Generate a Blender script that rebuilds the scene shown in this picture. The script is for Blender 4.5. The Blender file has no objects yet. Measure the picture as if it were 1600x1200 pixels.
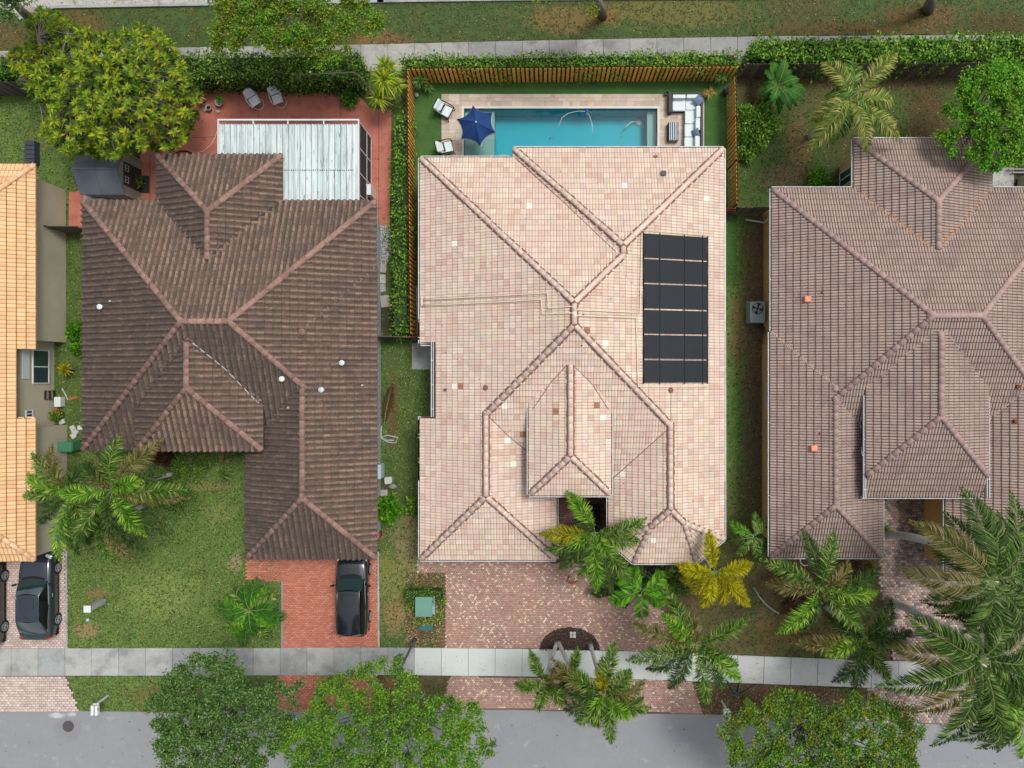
import bpy, bmesh, math, random
import numpy as np
from mathutils import Vector, Matrix
random.seed(7)
RNG = np.random.default_rng(11)
SC = bpy.context.scene
COL = SC.collection

# ------------------------------------------------------------------ camera, sky, sun, exposure
CAM_H = 40.0          # drone height above the street, metres
F = 1120.0            # focal length in photo pixels
NX, NY = 850.0, 590.0 # point of the photo straight below the drone
cd = bpy.data.cameras.new('camera'); cam = bpy.data.objects.new('camera', cd); COL.objects.link(cam)
cam.location = (0, 0, CAM_H)
cd.sensor_width = 36.0; cd.lens = F / 1600 * 36.0
cd.shift_x = (800 - NX) / 1600; cd.shift_y = (NY - 600) / 1600
cd.clip_end = 3000
SC.camera = cam
SUN_EL, SUN_AZ = math.radians(66), math.radians(52)   # azimuth from +Y towards +X
w = bpy.data.worlds.new('World'); SC.world = w; w.use_nodes = True
nt = w.node_tree; nt.nodes.clear()
sky = nt.nodes.new('ShaderNodeTexSky'); sky.sky_type = 'NISHITA'; sky.sun_disc = False
sky.sun_elevation = SUN_EL; sky.sun_rotation = SUN_AZ; sky.dust_density = 4; sky.air_density = 1.0; sky.ozone_density = 1.0
hs = nt.nodes.new('ShaderNodeHueSaturation'); hs.inputs['Saturation'].default_value = 0.30
bg = nt.nodes.new('ShaderNodeBackground'); bg.inputs['Strength'].default_value = 0.13
ow = nt.nodes.new('ShaderNodeOutputWorld')
nt.links.new(sky.outputs[0], hs.inputs['Color']); nt.links.new(hs.outputs[0], bg.inputs['Color']); nt.links.new(bg.outputs[0], ow.inputs['Surface'])
sd = bpy.data.lights.new('sun', 'SUN'); sun = bpy.data.objects.new('sun', sd); COL.objects.link(sun)
sd.energy = 1.5; sd.angle = math.radians(15); sd.color = (1, 0.97, 0.92)
sv = Vector((math.sin(SUN_AZ) * math.cos(SUN_EL), math.cos(SUN_AZ) * math.cos(SUN_EL), math.sin(SUN_EL)))
sun.rotation_euler = sv.to_track_quat('Z', 'Y').to_euler(); sun.location = sv * 60
SC.view_settings.view_transform = 'Standard'; SC.view_settings.look = 'None'
SC.view_settings.exposure = 0.55; SC.view_settings.gamma = 1; SC.view_settings.use_curve_mapping = False
try: SC.cycles.max_bounces = 6; SC.cycles.transparent_max_bounces = 8
except Exception: pass

# ------------------------------------------------------------------ helpers
def P(px, py, h=0.0):
    k = (CAM_H - h) / F
    return ((px - NX) * k, (NY - py) * k)
def P3(px, py, h=0.0):
    x, y = P(px, py, h); return (x, y, h)
def lin(c):
    return tuple(((v / 255 + .055) / 1.055) ** 2.4 if v / 255 > .04045 else v / 255 / 12.92 for v in c)
GAIN = 1.45
def CC(*c):
    return tuple(min(.85, v / GAIN) for v in lin(c)) + (1.0,)

def mk(name, cols, rough=.85, rnd=1.0, var=.15, vscale=2.0, bump=0.0, bscale=30.0, metal=0.0, spec=.3,
       stains=None, transl=0.0, coat=0.0, wave=None, emis=None):
    """procedural material. cols: sRGB list picked at random per piece; var: broad noise; stains: [(col, scale, lo, hi, amount[, stretch])]"""
    m = bpy.data.materials.new(name); m.use_nodes = True
    n = m.node_tree; N = n.nodes; L = n.links; N.clear()
    out = N.new('ShaderNodeOutputMaterial'); bs = N.new('ShaderNodeBsdfPrincipled')
    bs.inputs['Roughness'].default_value = rough; bs.inputs['Metallic'].default_value = metal
    bs.inputs['Specular IOR Level'].default_value = spec
    if coat: bs.inputs['Coat Weight'].default_value = coat; bs.inputs['Coat Roughness'].default_value = .03
    geo = N.new('ShaderNodeNewGeometry'); pos = geo.outputs['Position']
    if len(cols) == 1:
        rgb = N.new('ShaderNodeRGB'); rgb.outputs[0].default_value = CC(*cols[0]); col = rgb.outputs[0]
    else:
        oi = N.new('ShaderNodeObjectInfo'); ad = N.new('ShaderNodeMath'); ad.operation = 'ADD'
        L.new(oi.outputs['Random'], ad.inputs[0]); L.new(geo.outputs['Random Per Island'], ad.inputs[1])
        fr = N.new('ShaderNodeMath'); fr.operation = 'FRACT'; L.new(ad.outputs[0], fr.inputs[0])
        cr = N.new('ShaderNodeValToRGB'); cr.color_ramp.interpolation = 'CONSTANT' if rnd else 'LINEAR'
        el = cr.color_ramp.elements
        for i, c in enumerate(cols):
            e = el[i] if i < 2 else el.new(i / len(cols))
            e.position = i / len(cols); e.color = CC(*c)
        L.new(fr.outputs[0], cr.inputs[0]); col = cr.outputs[0]
    def noise(scale, detail=4, stretch=None):
        t = N.new('ShaderNodeTexNoise'); t.inputs['Scale'].default_value = scale; t.inputs['Detail'].default_value = detail
        t.inputs['Roughness'].default_value = .6
        if stretch:
            mp = N.new('ShaderNodeMapping'); mp.inputs['Scale'].default_value = stretch; L.new(pos, mp.inputs[0]); L.new(mp.outputs[0], t.inputs['Vector'])
        else: L.new(pos, t.inputs['Vector'])
        return t.outputs['Fac']
    if var:
        for sc_, am in ((vscale, var), (vscale * 9, var * .8)):
            mr = N.new('ShaderNodeMapRange'); mr.inputs['From Min'].default_value = .3; mr.inputs['From Max'].default_value = .7
            mr.inputs['To Min'].default_value = 1 - am; mr.inputs['To Max'].default_value = 1 + am
            L.new(noise(sc_), mr.inputs[0])
            mx = N.new('ShaderNodeMix'); mx.data_type = 'RGBA'; mx.blend_type = 'MULTIPLY'; mx.inputs[0].default_value = 1
            L.new(col, mx.inputs[6]); L.new(mr.outputs[0], mx.inputs[7]); col = mx.outputs[2]
    for s in (stains or []):
        sc_, lo, hi, am = s[1:5]
        mr = N.new('ShaderNodeMapRange'); mr.inputs['From Min'].default_value = lo; mr.inputs['From Max'].default_value = hi; mr.inputs['To Max'].default_value = am
        L.new(noise(sc_, 5, s[5] if len(s) > 5 else None), mr.inputs[0])
        mx = N.new('ShaderNodeMix'); mx.data_type = 'RGBA'; L.new(mr.outputs[0], mx.inputs[0]); L.new(col, mx.inputs[6]); mx.inputs[7].default_value = CC(*s[0]); col = mx.outputs[2]
    for b in (SPOTS.get(name) or []):   # worn bare patches, (px, py, rx, ry, colour, amount)
        x, y = P(b[0], b[1]); rx, ry = b[2] / 28, b[3] / 28
        mp = N.new('ShaderNodeMapping'); mp.inputs['Location'].default_value = (-x / rx, -y / ry, 0); mp.inputs['Scale'].default_value = (1 / rx, 1 / ry, 0)
        L.new(pos, mp.inputs[0]); ln = N.new('ShaderNodeVectorMath'); ln.operation = 'LENGTH'; L.new(mp.outputs[0], ln.inputs[0])
        ad = N.new('ShaderNodeMath'); ad.operation = 'MULTIPLY_ADD'; L.new(noise(2.2, 6), ad.inputs[0]); ad.inputs[1].default_value = 1.9; L.new(ln.outputs['Value'], ad.inputs[2])
        mr = N.new('ShaderNodeMapRange'); mr.inputs['From Min'].default_value = 1.55; mr.inputs['From Max'].default_value = 2.1
        mr.inputs['To Min'].default_value = b[5]; mr.inputs['To Max'].default_value = 0; L.new(ad.outputs[0], mr.inputs[0])
        mx = N.new('ShaderNodeMix'); mx.data_type = 'RGBA'; L.new(mr.outputs[0], mx.inputs[0]); L.new(col, mx.inputs[6]); mx.inputs[7].default_value = CC(*b[4]); col = mx.outputs[2]
    L.new(col, bs.inputs['Base Color'])
    if bump:
        bp = N.new('ShaderNodeBump'); bp.inputs['Strength'].default_value = bump; bp.inputs['Distance'].default_value = .03
        L.new(noise(bscale, 3), bp.inputs['Height']); L.new(bp.outputs[0], bs.inputs['Normal'])
    if transl:
        tr = N.new('ShaderNodeBsdfTranslucent'); L.new(col, tr.inputs['Color'])
        ms = N.new('ShaderNodeMixShader'); ms.inputs[0].default_value = transl
        L.new(bs.outputs[0], ms.inputs[1]); L.new(tr.outputs[0], ms.inputs[2]); L.new(ms.outputs[0], out.inputs[0])
    else: L.new(bs.outputs[0], out.inputs[0])
    return m
BR = (118, 84, 52); BR2 = (140, 110, 70); RD = (105, 62, 42)
SPOTS = {
 'weathered_asphalt': [(88, 1118, 12, 5, (222, 222, 222), .6), (113, 1117, 9, 4, (214, 214, 214), .55), (106, 1139, 24, 18, (134, 134, 140), .55), (1250, 1122, 70, 7, (120, 112, 104), .5), (1155, 1122, 26, 6, (140, 96, 70), .6), (940, 1150, 160, 12, (144, 147, 150), .5), (300, 1175, 260, 10, (146, 149, 152), .5)],
 'ground_cover': [(1130, 60, 0.1, .1, BR, 0)],
 'verge_grass': [(120, 45, 50, 34, (118, 84, 45), .6), (10, 60, 40, 30, (110, 80, 45), .6), (590, 62, 55, 14, (135, 95, 60), .7), (880, 30, 60, 25, (140, 105, 60), .55), (945, 25, 26, 14, (140, 90, 50), .7),
                 (1050, 15, 120, 30, (130, 115, 60), .5), (1440, 28, 70, 26, (112, 78, 42), .75), (1300, 45, 120, 14, (110, 75, 42), .6), (1560, 40, 60, 25, (85, 65, 35), .75), (1250, 10, 60, 25, (95, 85, 45), .6)],
 'backyard_grass': [(1450, 180, 40, 60, (92, 64, 42), .75), (1248, 225, 24, 45, (135, 100, 68), .65), (1265, 150, 40, 40, (100, 80, 48), .5), (1225, 275, 40, 22, (120, 95, 75), .7),
                    (1330, 235, 50, 40, (70, 58, 35), .7), (1390, 130, 120, 14, (110, 85, 60), .7), (1570, 270, 60, 40, (60, 50, 35), .8), (1170, 140, 22, 40, (95, 70, 50), .7), (1300, 120, 50, 15, (110, 85, 60), .7)],
 'front_lawn': [(345, 800, 30, 18, (140, 138, 84), .35), (330, 760, 50, 8, (160, 132, 98), .4), (135, 985, 22, 14, (165, 130, 100), .6), (365, 880, 14, 14, (170, 150, 120), .6),
                (150, 928, 20, 9, (140, 105, 75), .7), (120, 420, 12, 60, (70, 80, 40), .4), (90, 210, 60, 30, (110, 90, 50), .3), (250, 1085, 60, 16, (120, 90, 55), .5), (250, 930, 60, 40, (150, 165, 90), .35)],
 'side_grass': [(614, 640, 8, 60, (110, 75, 55), .85), (618, 960, 26, 30, (160, 125, 90), .7), (640, 850, 26, 60, (150, 130, 95), .7), (610, 900, 30, 40, (150, 145, 80), .5), (605, 770, 20, 30, (85, 70, 55), .7), (605, 500, 14, 40, (60, 55, 40), .8)],
 'strip_grass': [(1190, 500, 32, 260, (120, 92, 74), .97), (1186, 720, 26, 170, (104, 88, 70), .97), (1155, 800, 40, 80, (98, 96, 58), .7), (1152, 520, 14, 70, (130, 104, 70), .8), (1150, 900, 60, 90, (100, 94, 56), .8)],
 'front_ground': [(1250, 990, 90, 25, (120, 100, 50), .8), (1120, 990, 60, 40, (90, 85, 45), .6), (1260, 900, 70, 40, (92, 50, 38), .85), (1155, 1090, 60, 26, (98, 72, 48), .95), (1250, 1080, 60, 15, (110, 80, 60), .8), (655, 950, 40, 60, (95, 72, 52), .9),
                  (940, 900, 90, 26, (50, 42, 34), .9), (1000, 900, 60, 26, (50, 42, 34), .9), (620, 1075, 40, 18, (170, 110, 80), .6)],
}

def emp(name, loc=(0, 0, 0), rz=0):
    o = bpy.data.objects.new(name, None); COL.objects.link(o); o.location = loc; o.rotation_euler = (0, 0, rz); o.empty_display_size = .2
    return o
def tag(o, label=None, cat=None, group=None, kind=None):
    if label: o['label'] = label
    if cat: o['category'] = cat
    if group: o['group'] = group
    if kind: o['kind'] = kind
    return o
def thing(name, label, cat, loc=(0, 0, 0), rz=0, group=None):
    return tag(emp(name, loc, rz), label, cat, group)
def link(name, me, mat=None, parent=None, M=None):
    o = bpy.data.objects.new(name, me); COL.objects.link(o)
    if mat is not None and not me.materials: me.materials.append(mat)
    if parent is not None: o.parent = parent
    if M is not None: o.matrix_local = M
    return o
def npmesh(name, V, Fc, smooth=False):
    V = np.asarray(V, dtype=np.float32).reshape(-1, 3); Fc = np.asarray(Fc, dtype=np.int32); k = Fc.shape[1]
    me = bpy.data.meshes.new(name); me.vertices.add(len(V)); me.vertices.foreach_set('co', V.ravel())
    me.loops.add(Fc.size); me.loops.foreach_set('vertex_index', Fc.ravel())
    me.polygons.add(len(Fc)); me.polygons.foreach_set('loop_start', np.arange(0, Fc.size, k, dtype=np.int32))
    me.polygons.foreach_set('loop_total', np.full(len(Fc), k, dtype=np.int32))
    if smooth: me.polygons.foreach_set('use_smooth', np.ones(len(Fc), dtype=bool))
    me.update(calc_edges=True); me.validate()
    return me
class MB:
    def __init__(s): s.v = []; s.f = []
    def add(s, vs, fs):
        b = len(s.v); s.v += [tuple(p) for p in vs]; s.f += [tuple(i + b for i in f) for f in fs]; return s
    def box(s, x0, y0, z0, x1, y1, z1):
        return s.add([(x0, y0, z0), (x1, y0, z0), (x1, y1, z0), (x0, y1, z0), (x0, y0, z1), (x1, y0, z1), (x1, y1, z1), (x0, y1, z1)],
                     [(0, 3, 2, 1), (4, 5, 6, 7), (0, 1, 5, 4), (1, 2, 6, 5), (2, 3, 7, 6), (3, 0, 4, 7)])
    def cbox(s, c, d, rz=0, rx=0, ry=0, bev=0):
        a, b, h = d[0] / 2, d[1] / 2, d[2] / 2
        R = Matrix.Rotation(rz, 3, 'Z') @ Matrix.Rotation(ry, 3, 'Y') @ Matrix.Rotation(rx, 3, 'X')
        if not bev:
            vs = [(-a, -b, -h), (a, -b, -h), (a, b, -h), (-a, b, -h), (-a, -b, h), (a, -b, h), (a, b, h), (-a, b, h)]
            fs = [(0, 3, 2, 1), (4, 5, 6, 7), (0, 1, 5, 4), (1, 2, 6, 5), (2, 3, 7, 6), (3, 0, 4, 7)]
        else:
            e = bev; vs = []; 
            def ring(z, i, q=e):
                return [(-a + i, -b + i + q, z), (-a + i + q, -b + i, z), (a - i - q, -b + i, z), (a - i, -b + i + q, z), (a - i, b - i - q, z), (a - i - q, b - i, z), (-a + i + q, b - i, z), (-a + i, b - i - q, z)]
            vs = ring(-h, e * .5) + ring(-h + e * .6, 0) + ring(h - e * .6, 0) + ring(h, e * .7)
            fs = [tuple(range(7, -1, -1)), tuple(range(24, 32))]
            for r in range(3):
                for i in range(8): fs.append((r * 8 + i, r * 8 + (i + 1) % 8, r * 8 + 8 + (i + 1) % 8, r * 8 + 8 + i))
        return s.add([tuple(R @ Vector(v) + Vector(c)) for v in vs], fs)
    def prism(s, poly, z0, z1):
        n = len(poly)
        A = sum(poly[i][0] * poly[(i + 1) % n][1] - poly[(i + 1) % n][0] * poly[i][1] for i in range(n))
        if A < 0: poly = poly[::-1]
        return s.add([(p[0], p[1], z0) for p in poly] + [(p[0], p[1], z1) for p in poly],
                     [tuple(range(n - 1, -1, -1)), tuple(range(n, 2 * n))] + [(i, (i + 1) % n, n + (i + 1) % n, n + i) for i in range(n)])
    def sheet(s, poly, z):
        n = len(poly)
        A = sum(poly[i][0] * poly[(i + 1) % n][1] - poly[(i + 1) % n][0] * poly[i][1] for i in range(n))
        if A < 0: poly = poly[::-1]
        return s.add([(p[0], p[1], z) for p in poly], [tuple(range(n))])
    def tube(s, pts, r, n=6, caps=True):
        pts = [Vector(p) for p in pts]; rs = r if isinstance(r, (list, tuple)) else [r] * len(pts); b = len(s.v)
        for i, p in enumerate(pts):
            d = (pts[min(i + 1, len(pts) - 1)] - pts[max(i - 1, 0)]).normalized()
            u = d.cross(Vector((0, 0, 1)))
            if u.length < .05: u = d.cross(Vector((0, 1, 0)))
            u.normalize(); v = u.cross(d)
            for k in range(n):
                a = 2 * math.pi * k / n; s.v.append(tuple(p + (u * math.cos(a) + v * math.sin(a)) * rs[i]))
        for i in range(len(pts) - 1):
            for k in range(n): s.f.append((b + i * n + k, b + i * n + (k + 1) % n, b + (i + 1) * n + (k + 1) % n, b + (i + 1) * n + k))
        if caps: s.f.append(tuple(b + k for k in range(n - 1, -1, -1))); s.f.append(tuple(b + (len(pts) - 1) * n + k for k in range(n)))
        return s
    def lathe(s, prof, c=(0, 0, 0), n=16, sx=1, sy=1):
        b = len(s.v)
        for r, z in prof:
            for k in range(n):
                a = 2 * math.pi * k / n; s.v.append((c[0] + r * math.cos(a) * sx, c[1] + r * math.sin(a) * sy, c[2] + z))
        for i in range(len(prof) - 1):
            for k in range(n): s.f.append((b + i * n + k, b + i * n + (k + 1) % n, b + (i + 1) * n + (k + 1) % n, b + (i + 1) * n + k))
        s.f.append(tuple(b + k for k in range(n - 1, -1, -1))); s.f.append(tuple(b + (len(prof) - 1) * n + k for k in range(n)))
        return s
    def grid(s, fn, nu, nv):
        b = len(s.v)
        for i in range(nu + 1):
            for j in range(nv + 1): s.v.append(tuple(fn(i / nu, j / nv)))
        for i in range(nu):
            for j in range(nv): a = b + i * (nv + 1) + j; s.f.append((a, a + nv + 1, a + nv + 2, a + 1))
        return s
    def build(s, name, mat, parent=None, smooth=False, sub=0, solid=0):
        me = bpy.data.meshes.new(name); me.from_pydata(s.v, [], s.f); me.materials.append(mat)
        if smooth: me.polygons.foreach_set('use_smooth', [True] * len(me.polygons))
        me.update(); o = link(name, me, None, parent)
        if solid: md = o.modifiers.new('s', 'SOLIDIFY'); md.thickness = solid
        if sub: md = o.modifiers.new('b', 'SUBSURF'); md.levels = sub; md.render_levels = sub
        return o
def poly_px(pts, h=0): return [P(a, b, h) for a, b in pts]
def inside(X, Y, poly):
    X = np.asarray(X, float); Y = np.asarray(Y, float); r = np.zeros(X.shape, bool); n = len(poly); j = n - 1
    for i in range(n):
        xi, yi = poly[i]; xj, yj = poly[j]
        c = ((yi > Y) != (yj > Y)) & (X < (xj - xi) * (Y - yi) / ((yj - yi) or 1e-9) + xi); r ^= c; j = i
    return r

# ------------------------------------------------------------------ materials
MT = {}
MT['ground'] = mk('ground_cover', [(88, 98, 50)], var=.25, vscale=.8, bump=.6, bscale=14, stains=[((110, 80, 50), .5, .5, .62, .7), ((60, 70, 35), 3, .5, .6, .5)])
gk = dict(var=.2, vscale=1.6, bump=.9, bscale=16)
MT['verge'] = mk('verge_grass', [(70, 92, 42)], stains=[((96, 92, 48), .6, .52, .68, .55), ((54, 76, 34), 2.2, .5, .64, .5), ((112, 118, 66), 13, .58, .68, .5), ((44, 54, 28), 11, .56, .66, .5)], **gk)
MT['backyard'] = mk('backyard_grass', [(72, 98, 40)], stains=[((88, 76, 46), .8, .52, .64, .45), ((60, 98, 34), 1.6, .5, .62, .7), ((112, 112, 66), 13, .58, .68, .45), ((42, 50, 28), 11, .56, .66, .5)], **gk)
MT['lawn'] = mk('front_lawn', [(94, 122, 52)], stains=[((82, 106, 46), 1.2, .45, .62, .7), ((128, 138, 78), 3.5, .56, .68, .4), ((160, 162, 100), 15, .56, .66, .7), ((50, 76, 28), 10, .52, .6, .75)], **gk)
MT['side'] = mk('side_grass', [(84, 106, 48)], stains=[((64, 94, 38), 1.4, .48, .6, .6), ((128, 112, 76), 2.5, .58, .7, .5), ((130, 136, 82), 14, .58, .68, .45), ((50, 66, 32), 12, .54, .64, .55)], **gk)
MT['strip'] = mk('strip_grass', [(92, 128, 56)], stains=[((76, 108, 44), 1.4, .48, .6, .6), ((130, 110, 78), 2.5, .56, .68, .5), ((132, 140, 84), 14, .58, .68, .45), ((60, 74, 40), 12, .56, .66, .5)], **gk)
MT['front'] = mk('front_ground', [(88, 92, 50)], stains=[((112, 88, 62), 1.0, .45, .6, .8), ((150, 125, 95), 12, .6, .68, .5), ((56, 48, 36), 10, .54, .64, .6)], **gk)
MT['turf'] = mk('artificial_turf', [(70, 108, 48)], var=.10, vscale=1.0, bump=.5, bscale=40, stains=[((56, 94, 40), .9, .48, .62, .6)])
MT['blade'] = mk('grass_blade', [(100, 130, 54), (74, 104, 38), (142, 156, 84), (52, 80, 28), (172, 168, 108), (86, 118, 44)], var=.1, transl=.3)
MT['blade_dry'] = mk('dry_grass_blade', [(80, 100, 46), (104, 100, 58), (56, 80, 32), (128, 122, 76), (78, 72, 42), (66, 90, 36)], var=.1, transl=.2)
MT['asphalt'] = mk('weathered_asphalt', [(146, 148, 149)], var=.05, vscale=.35, bump=.3, bscale=60, stains=[((142, 144, 151), .25, .45, .65, .8, (.4, 1.6, 1)), ((178, 179, 182), 1.3, .6, .72, .5), ((128, 128, 134), 14, .63, .72, .4)])
MT['backroad'] = mk('back_road_concrete', [(185, 182, 176)], var=.08, stains=[((140, 122, 100), 1.2, .55, .66, .7)])
MT['slab_old'] = mk('stained_concrete', [(170, 172, 168), (160, 162, 160), (178, 179, 174), (166, 170, 168)], var=.08, vscale=.7, bump=.25, bscale=50, stains=[((132, 134, 134), 1.0, .48, .66, .75), ((200, 198, 190), 3.2, .6, .7, .5)])
MT['slab_clean'] = mk('washed_concrete', [(206, 212, 207), (202, 208, 203), (210, 215, 209)], var=.03, vscale=.6, bump=.2, bscale=50, stains=[((172, 178, 172), 1.0, .62, .74, .7)])
MT['slab_back'] = mk('old_path_concrete', [(165, 163, 160), (155, 154, 152), (172, 170, 165)], var=.1, vscale=.7, bump=.25, bscale=50, stains=[((120, 116, 110), 1.2, .5, .66, .7)])
MT['slab_mid'] = mk('pale_concrete', [(196, 198, 196), (188, 190, 188), (202, 203, 200)], var=.05, vscale=.7, bump=.25, bscale=50, stains=[((164, 165, 163), 1.2, .55, .7, .6)])
MT['joint'] = mk('dark_joint', [(95, 92, 86)])
MT['sandj'] = mk('sanded_joint', [(128, 104, 92)])
MT['pav_main'] = mk('mixed_clay_paver', [(190, 152, 136), (178, 140, 126), (202, 170, 150), (188, 158, 148), (170, 138, 130), (196, 154, 138), (184, 146, 134), (192, 154, 140), (204, 172, 158), (176, 150, 140), (194, 160, 144), (240, 222, 192), (182, 144, 130), (234, 206, 180), (198, 164, 148), (174, 138, 128), (198, 166, 152)],
   var=.08, vscale=.5, stains=[((200, 146, 128), .45, .5, .66, .35), ((158, 130, 122), .8, .56, .7, .5)])
MT['pav_red'] = mk('terracotta_paver', [(206, 126, 102), (200, 120, 98), (214, 136, 110), (204, 124, 100), (194, 116, 98), (218, 142, 118)], var=.06, vscale=.6, stains=[((160, 92, 84), .9, .6, .74, .8), ((215, 150, 130), 3, .6, .72, .35)])
MT['pav_beige'] = mk('beige_pink_paver', [(212, 194, 184), (204, 182, 172), (222, 204, 192), (196, 178, 170), (216, 196, 182)], var=.08, vscale=.7, stains=[((160, 142, 134), 1, .56, .7, .6)])
MT['pav_mix'] = mk('tumbled_grey_paver', [(178, 156, 148), (150, 138, 136), (196, 176, 160), (126, 118, 120), (186, 150, 138), (206, 186, 168), (160, 132, 122), (170, 160, 154)], var=.08)
MT['pav_porch'] = mk('dark_porch_brick', [(96, 66, 58), (84, 60, 54), (110, 78, 66), (76, 56, 52)], var=.1)
MT['redpatio'] = mk('red_patio_concrete', [(198, 122, 104)], var=.06, vscale=.6, bump=.2, stains=[((172, 98, 84), 1.3, .5, .66, .7), ((200, 128, 112), 3, .58, .7, .5), ((90, 60, 55), 9, .66, .74, .7)])
MT['travertine'] = mk('travertine', [(206, 190, 172), (196, 180, 164), (214, 200, 182), (200, 182, 160), (208, 186, 172), (188, 172, 156)], rough=.6, var=.07, vscale=3, stains=[((184, 160, 140), 2.5, .55, .68, .5)])
MT['tile_main'] = mk('blended_clay_tile', [(227, 204, 186), (223, 196, 177), (231, 211, 189), (217, 192, 175), (234, 214, 196), (221, 192, 175), (227, 200, 186), (214, 198, 181), (229, 207, 192), (223, 193, 175), (225, 207, 183), (213, 181, 164), (231, 207, 186), (219, 198, 186)],
   rough=.8, var=.04, vscale=.5, bump=.1, bscale=60, stains=[((220, 190, 176), .35, .5, .64, .5), ((232, 220, 200), .8, .56, .7, .4), ((206, 190, 174), 1.5, .58, .7, .4)])
MT['pan_tile_main'] = mk('clay_tile_pan', [(204, 184, 168), (210, 188, 172), (198, 178, 164)], var=.06, vscale=3)  # pan colours are darker, painting the shade between rolls into the tile
MT['pan_tile_brown'] = mk('shaded_lichen_brown_pan', [(100, 83, 72), (92, 77, 68), (106, 87, 76)], var=.2, vscale=5)
MT['pan_tile_mildew'] = mk('shaded_lichen_dark_pan', [(90, 77, 68), (84, 73, 65), (96, 82, 72)], var=.2, vscale=5)
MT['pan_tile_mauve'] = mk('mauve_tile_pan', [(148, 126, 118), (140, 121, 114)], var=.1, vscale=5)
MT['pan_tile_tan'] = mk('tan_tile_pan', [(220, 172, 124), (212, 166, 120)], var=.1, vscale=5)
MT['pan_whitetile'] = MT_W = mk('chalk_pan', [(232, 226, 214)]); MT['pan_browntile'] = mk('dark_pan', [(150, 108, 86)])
MT['nose_main'] = mk('shaded_clay_tile_nose', [(176, 146, 130)], var=.15, vscale=4)  # dark tone paints the shadow line of each course into the tile nose
MT['nose_brown'] = mk('shaded_brown_tile_nose', [(84, 70, 66)], var=.2, vscale=6)
MT['nose_mauve'] = mk('shaded_mauve_tile_nose', [(128, 106, 98)], var=.15, vscale=4)
MT['nose_tan'] = mk('shaded_tan_tile_nose', [(170, 126, 86)], var=.15, vscale=4)
MT['cap_main'] = mk('pale_clay_ridge', [(230, 206, 189), (226, 200, 183), (234, 212, 195), (222, 196, 181)], rough=.8, var=.05)
MT['mortar_main'] = mk('red_brown_mortar', [(134, 98, 86)], var=.15, vscale=6)
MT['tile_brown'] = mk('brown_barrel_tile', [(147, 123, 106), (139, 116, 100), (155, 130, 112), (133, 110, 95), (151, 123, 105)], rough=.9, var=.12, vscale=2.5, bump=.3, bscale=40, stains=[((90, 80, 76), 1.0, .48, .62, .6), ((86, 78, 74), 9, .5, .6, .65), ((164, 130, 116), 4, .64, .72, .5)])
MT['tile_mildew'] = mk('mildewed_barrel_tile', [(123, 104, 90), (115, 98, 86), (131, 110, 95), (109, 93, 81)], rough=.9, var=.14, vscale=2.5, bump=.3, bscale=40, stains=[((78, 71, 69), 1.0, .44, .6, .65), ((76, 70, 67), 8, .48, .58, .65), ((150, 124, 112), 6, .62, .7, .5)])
MT['cap_brown'] = mk('brown_ridge_tile', [(158, 126, 114), (148, 117, 106), (164, 132, 120), (142, 112, 102)], rough=.9, var=.14, vscale=4, stains=[((106, 86, 80), 5, .54, .64, .6)])
MT['tile_mauve'] = mk('mauve_clay_tile', [(177, 156, 144), (172, 151, 139), (181, 160, 148), (169, 149, 139), (179, 156, 142), (175, 157, 147)], rough=.85, var=.06, vscale=1, stains=[((140, 118, 114), .8, .52, .66, .5), ((182, 150, 140), 3, .6, .72, .4)])
MT['cap_mauve'] = mk('mauve_ridge_tile', [(178, 150, 142), (172, 146, 140), (184, 156, 148)], rough=.85, var=.06)
MT['tile_tan'] = mk('tan_clay_tile', [(240, 196, 146), (236, 190, 138), (244, 202, 154), (232, 184, 132), (242, 198, 146), (228, 190, 140)], rough=.8, var=.05, vscale=1.2, stains=[((210, 160, 116), 3, .6, .72, .5)])
MT['cap_tan'] = mk('tan_ridge_tile', [(238, 196, 152), (230, 184, 140), (244, 206, 164)], rough=.8, var=.06)
MT['whitetile'] = mk('chalky_replacement_tile', [(246, 238, 226)], var=.04)
MT['browntile'] = mk('dark_replacement_tile', [(168, 122, 98)], var=.1)
MT['deckroof'] = mk('roof_underlay', [(92, 78, 70)])
MT['white'] = mk('white_metal', [(226, 229, 228)], rough=.45, var=.03)
MT['gutter'] = mk('white_gutter', [(214, 217, 216)], rough=.5, var=.06, vscale=3)
MT['gutterin'] = mk('gutter_inside', [(84, 84, 84)], var=.2)
MT['wall_tan'] = mk('taupe_stucco', [(206, 197, 172)], var=.05, vscale=.8, bump=.3, bscale=50, stains=[((186, 176, 152), .7, .5, .7, .5)])
MT['wall_grey'] = mk('grey_blue_stucco', [(176, 186, 190)], var=.05, bump=.3, bscale=50)
MT['wall_main'] = mk('cream_stucco', [(206, 198, 186)], var=.05, bump=.3, bscale=50)
MT['wall_ochre'] = mk('ochre_stucco', [(226, 186, 120)], var=.06, vscale=1, bump=.3, bscale=50, stains=[((206, 164, 102), .8, .5, .7, .5)])
MT['glass'] = mk('dark_window_glass', [(52, 70, 78)], rough=.08, spec=.8, var=.1)
MT['frame'] = mk('window_frame', [(222, 228, 232)], rough=.5, var=.02)
MT['fence_or'] = mk('stained_cedar_board', [(239, 180, 80), (231, 171, 74), (245, 188, 91), (222, 161, 69), (237, 175, 78)], var=.1, vscale=3, stains=[((166, 108, 44), 8, .58, .68, .5, (1, 1, .2))])
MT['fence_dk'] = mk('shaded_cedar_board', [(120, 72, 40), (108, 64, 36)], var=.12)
MT['fence_gr'] = mk('weathered_grey_board', [(112, 100, 92), (98, 88, 82), (124, 112, 102), (90, 80, 74)], var=.15, vscale=4)
MT['gatewood'] = mk('red_brown_gate_board', [(130, 74, 52), (118, 66, 46)], var=.1)
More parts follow.
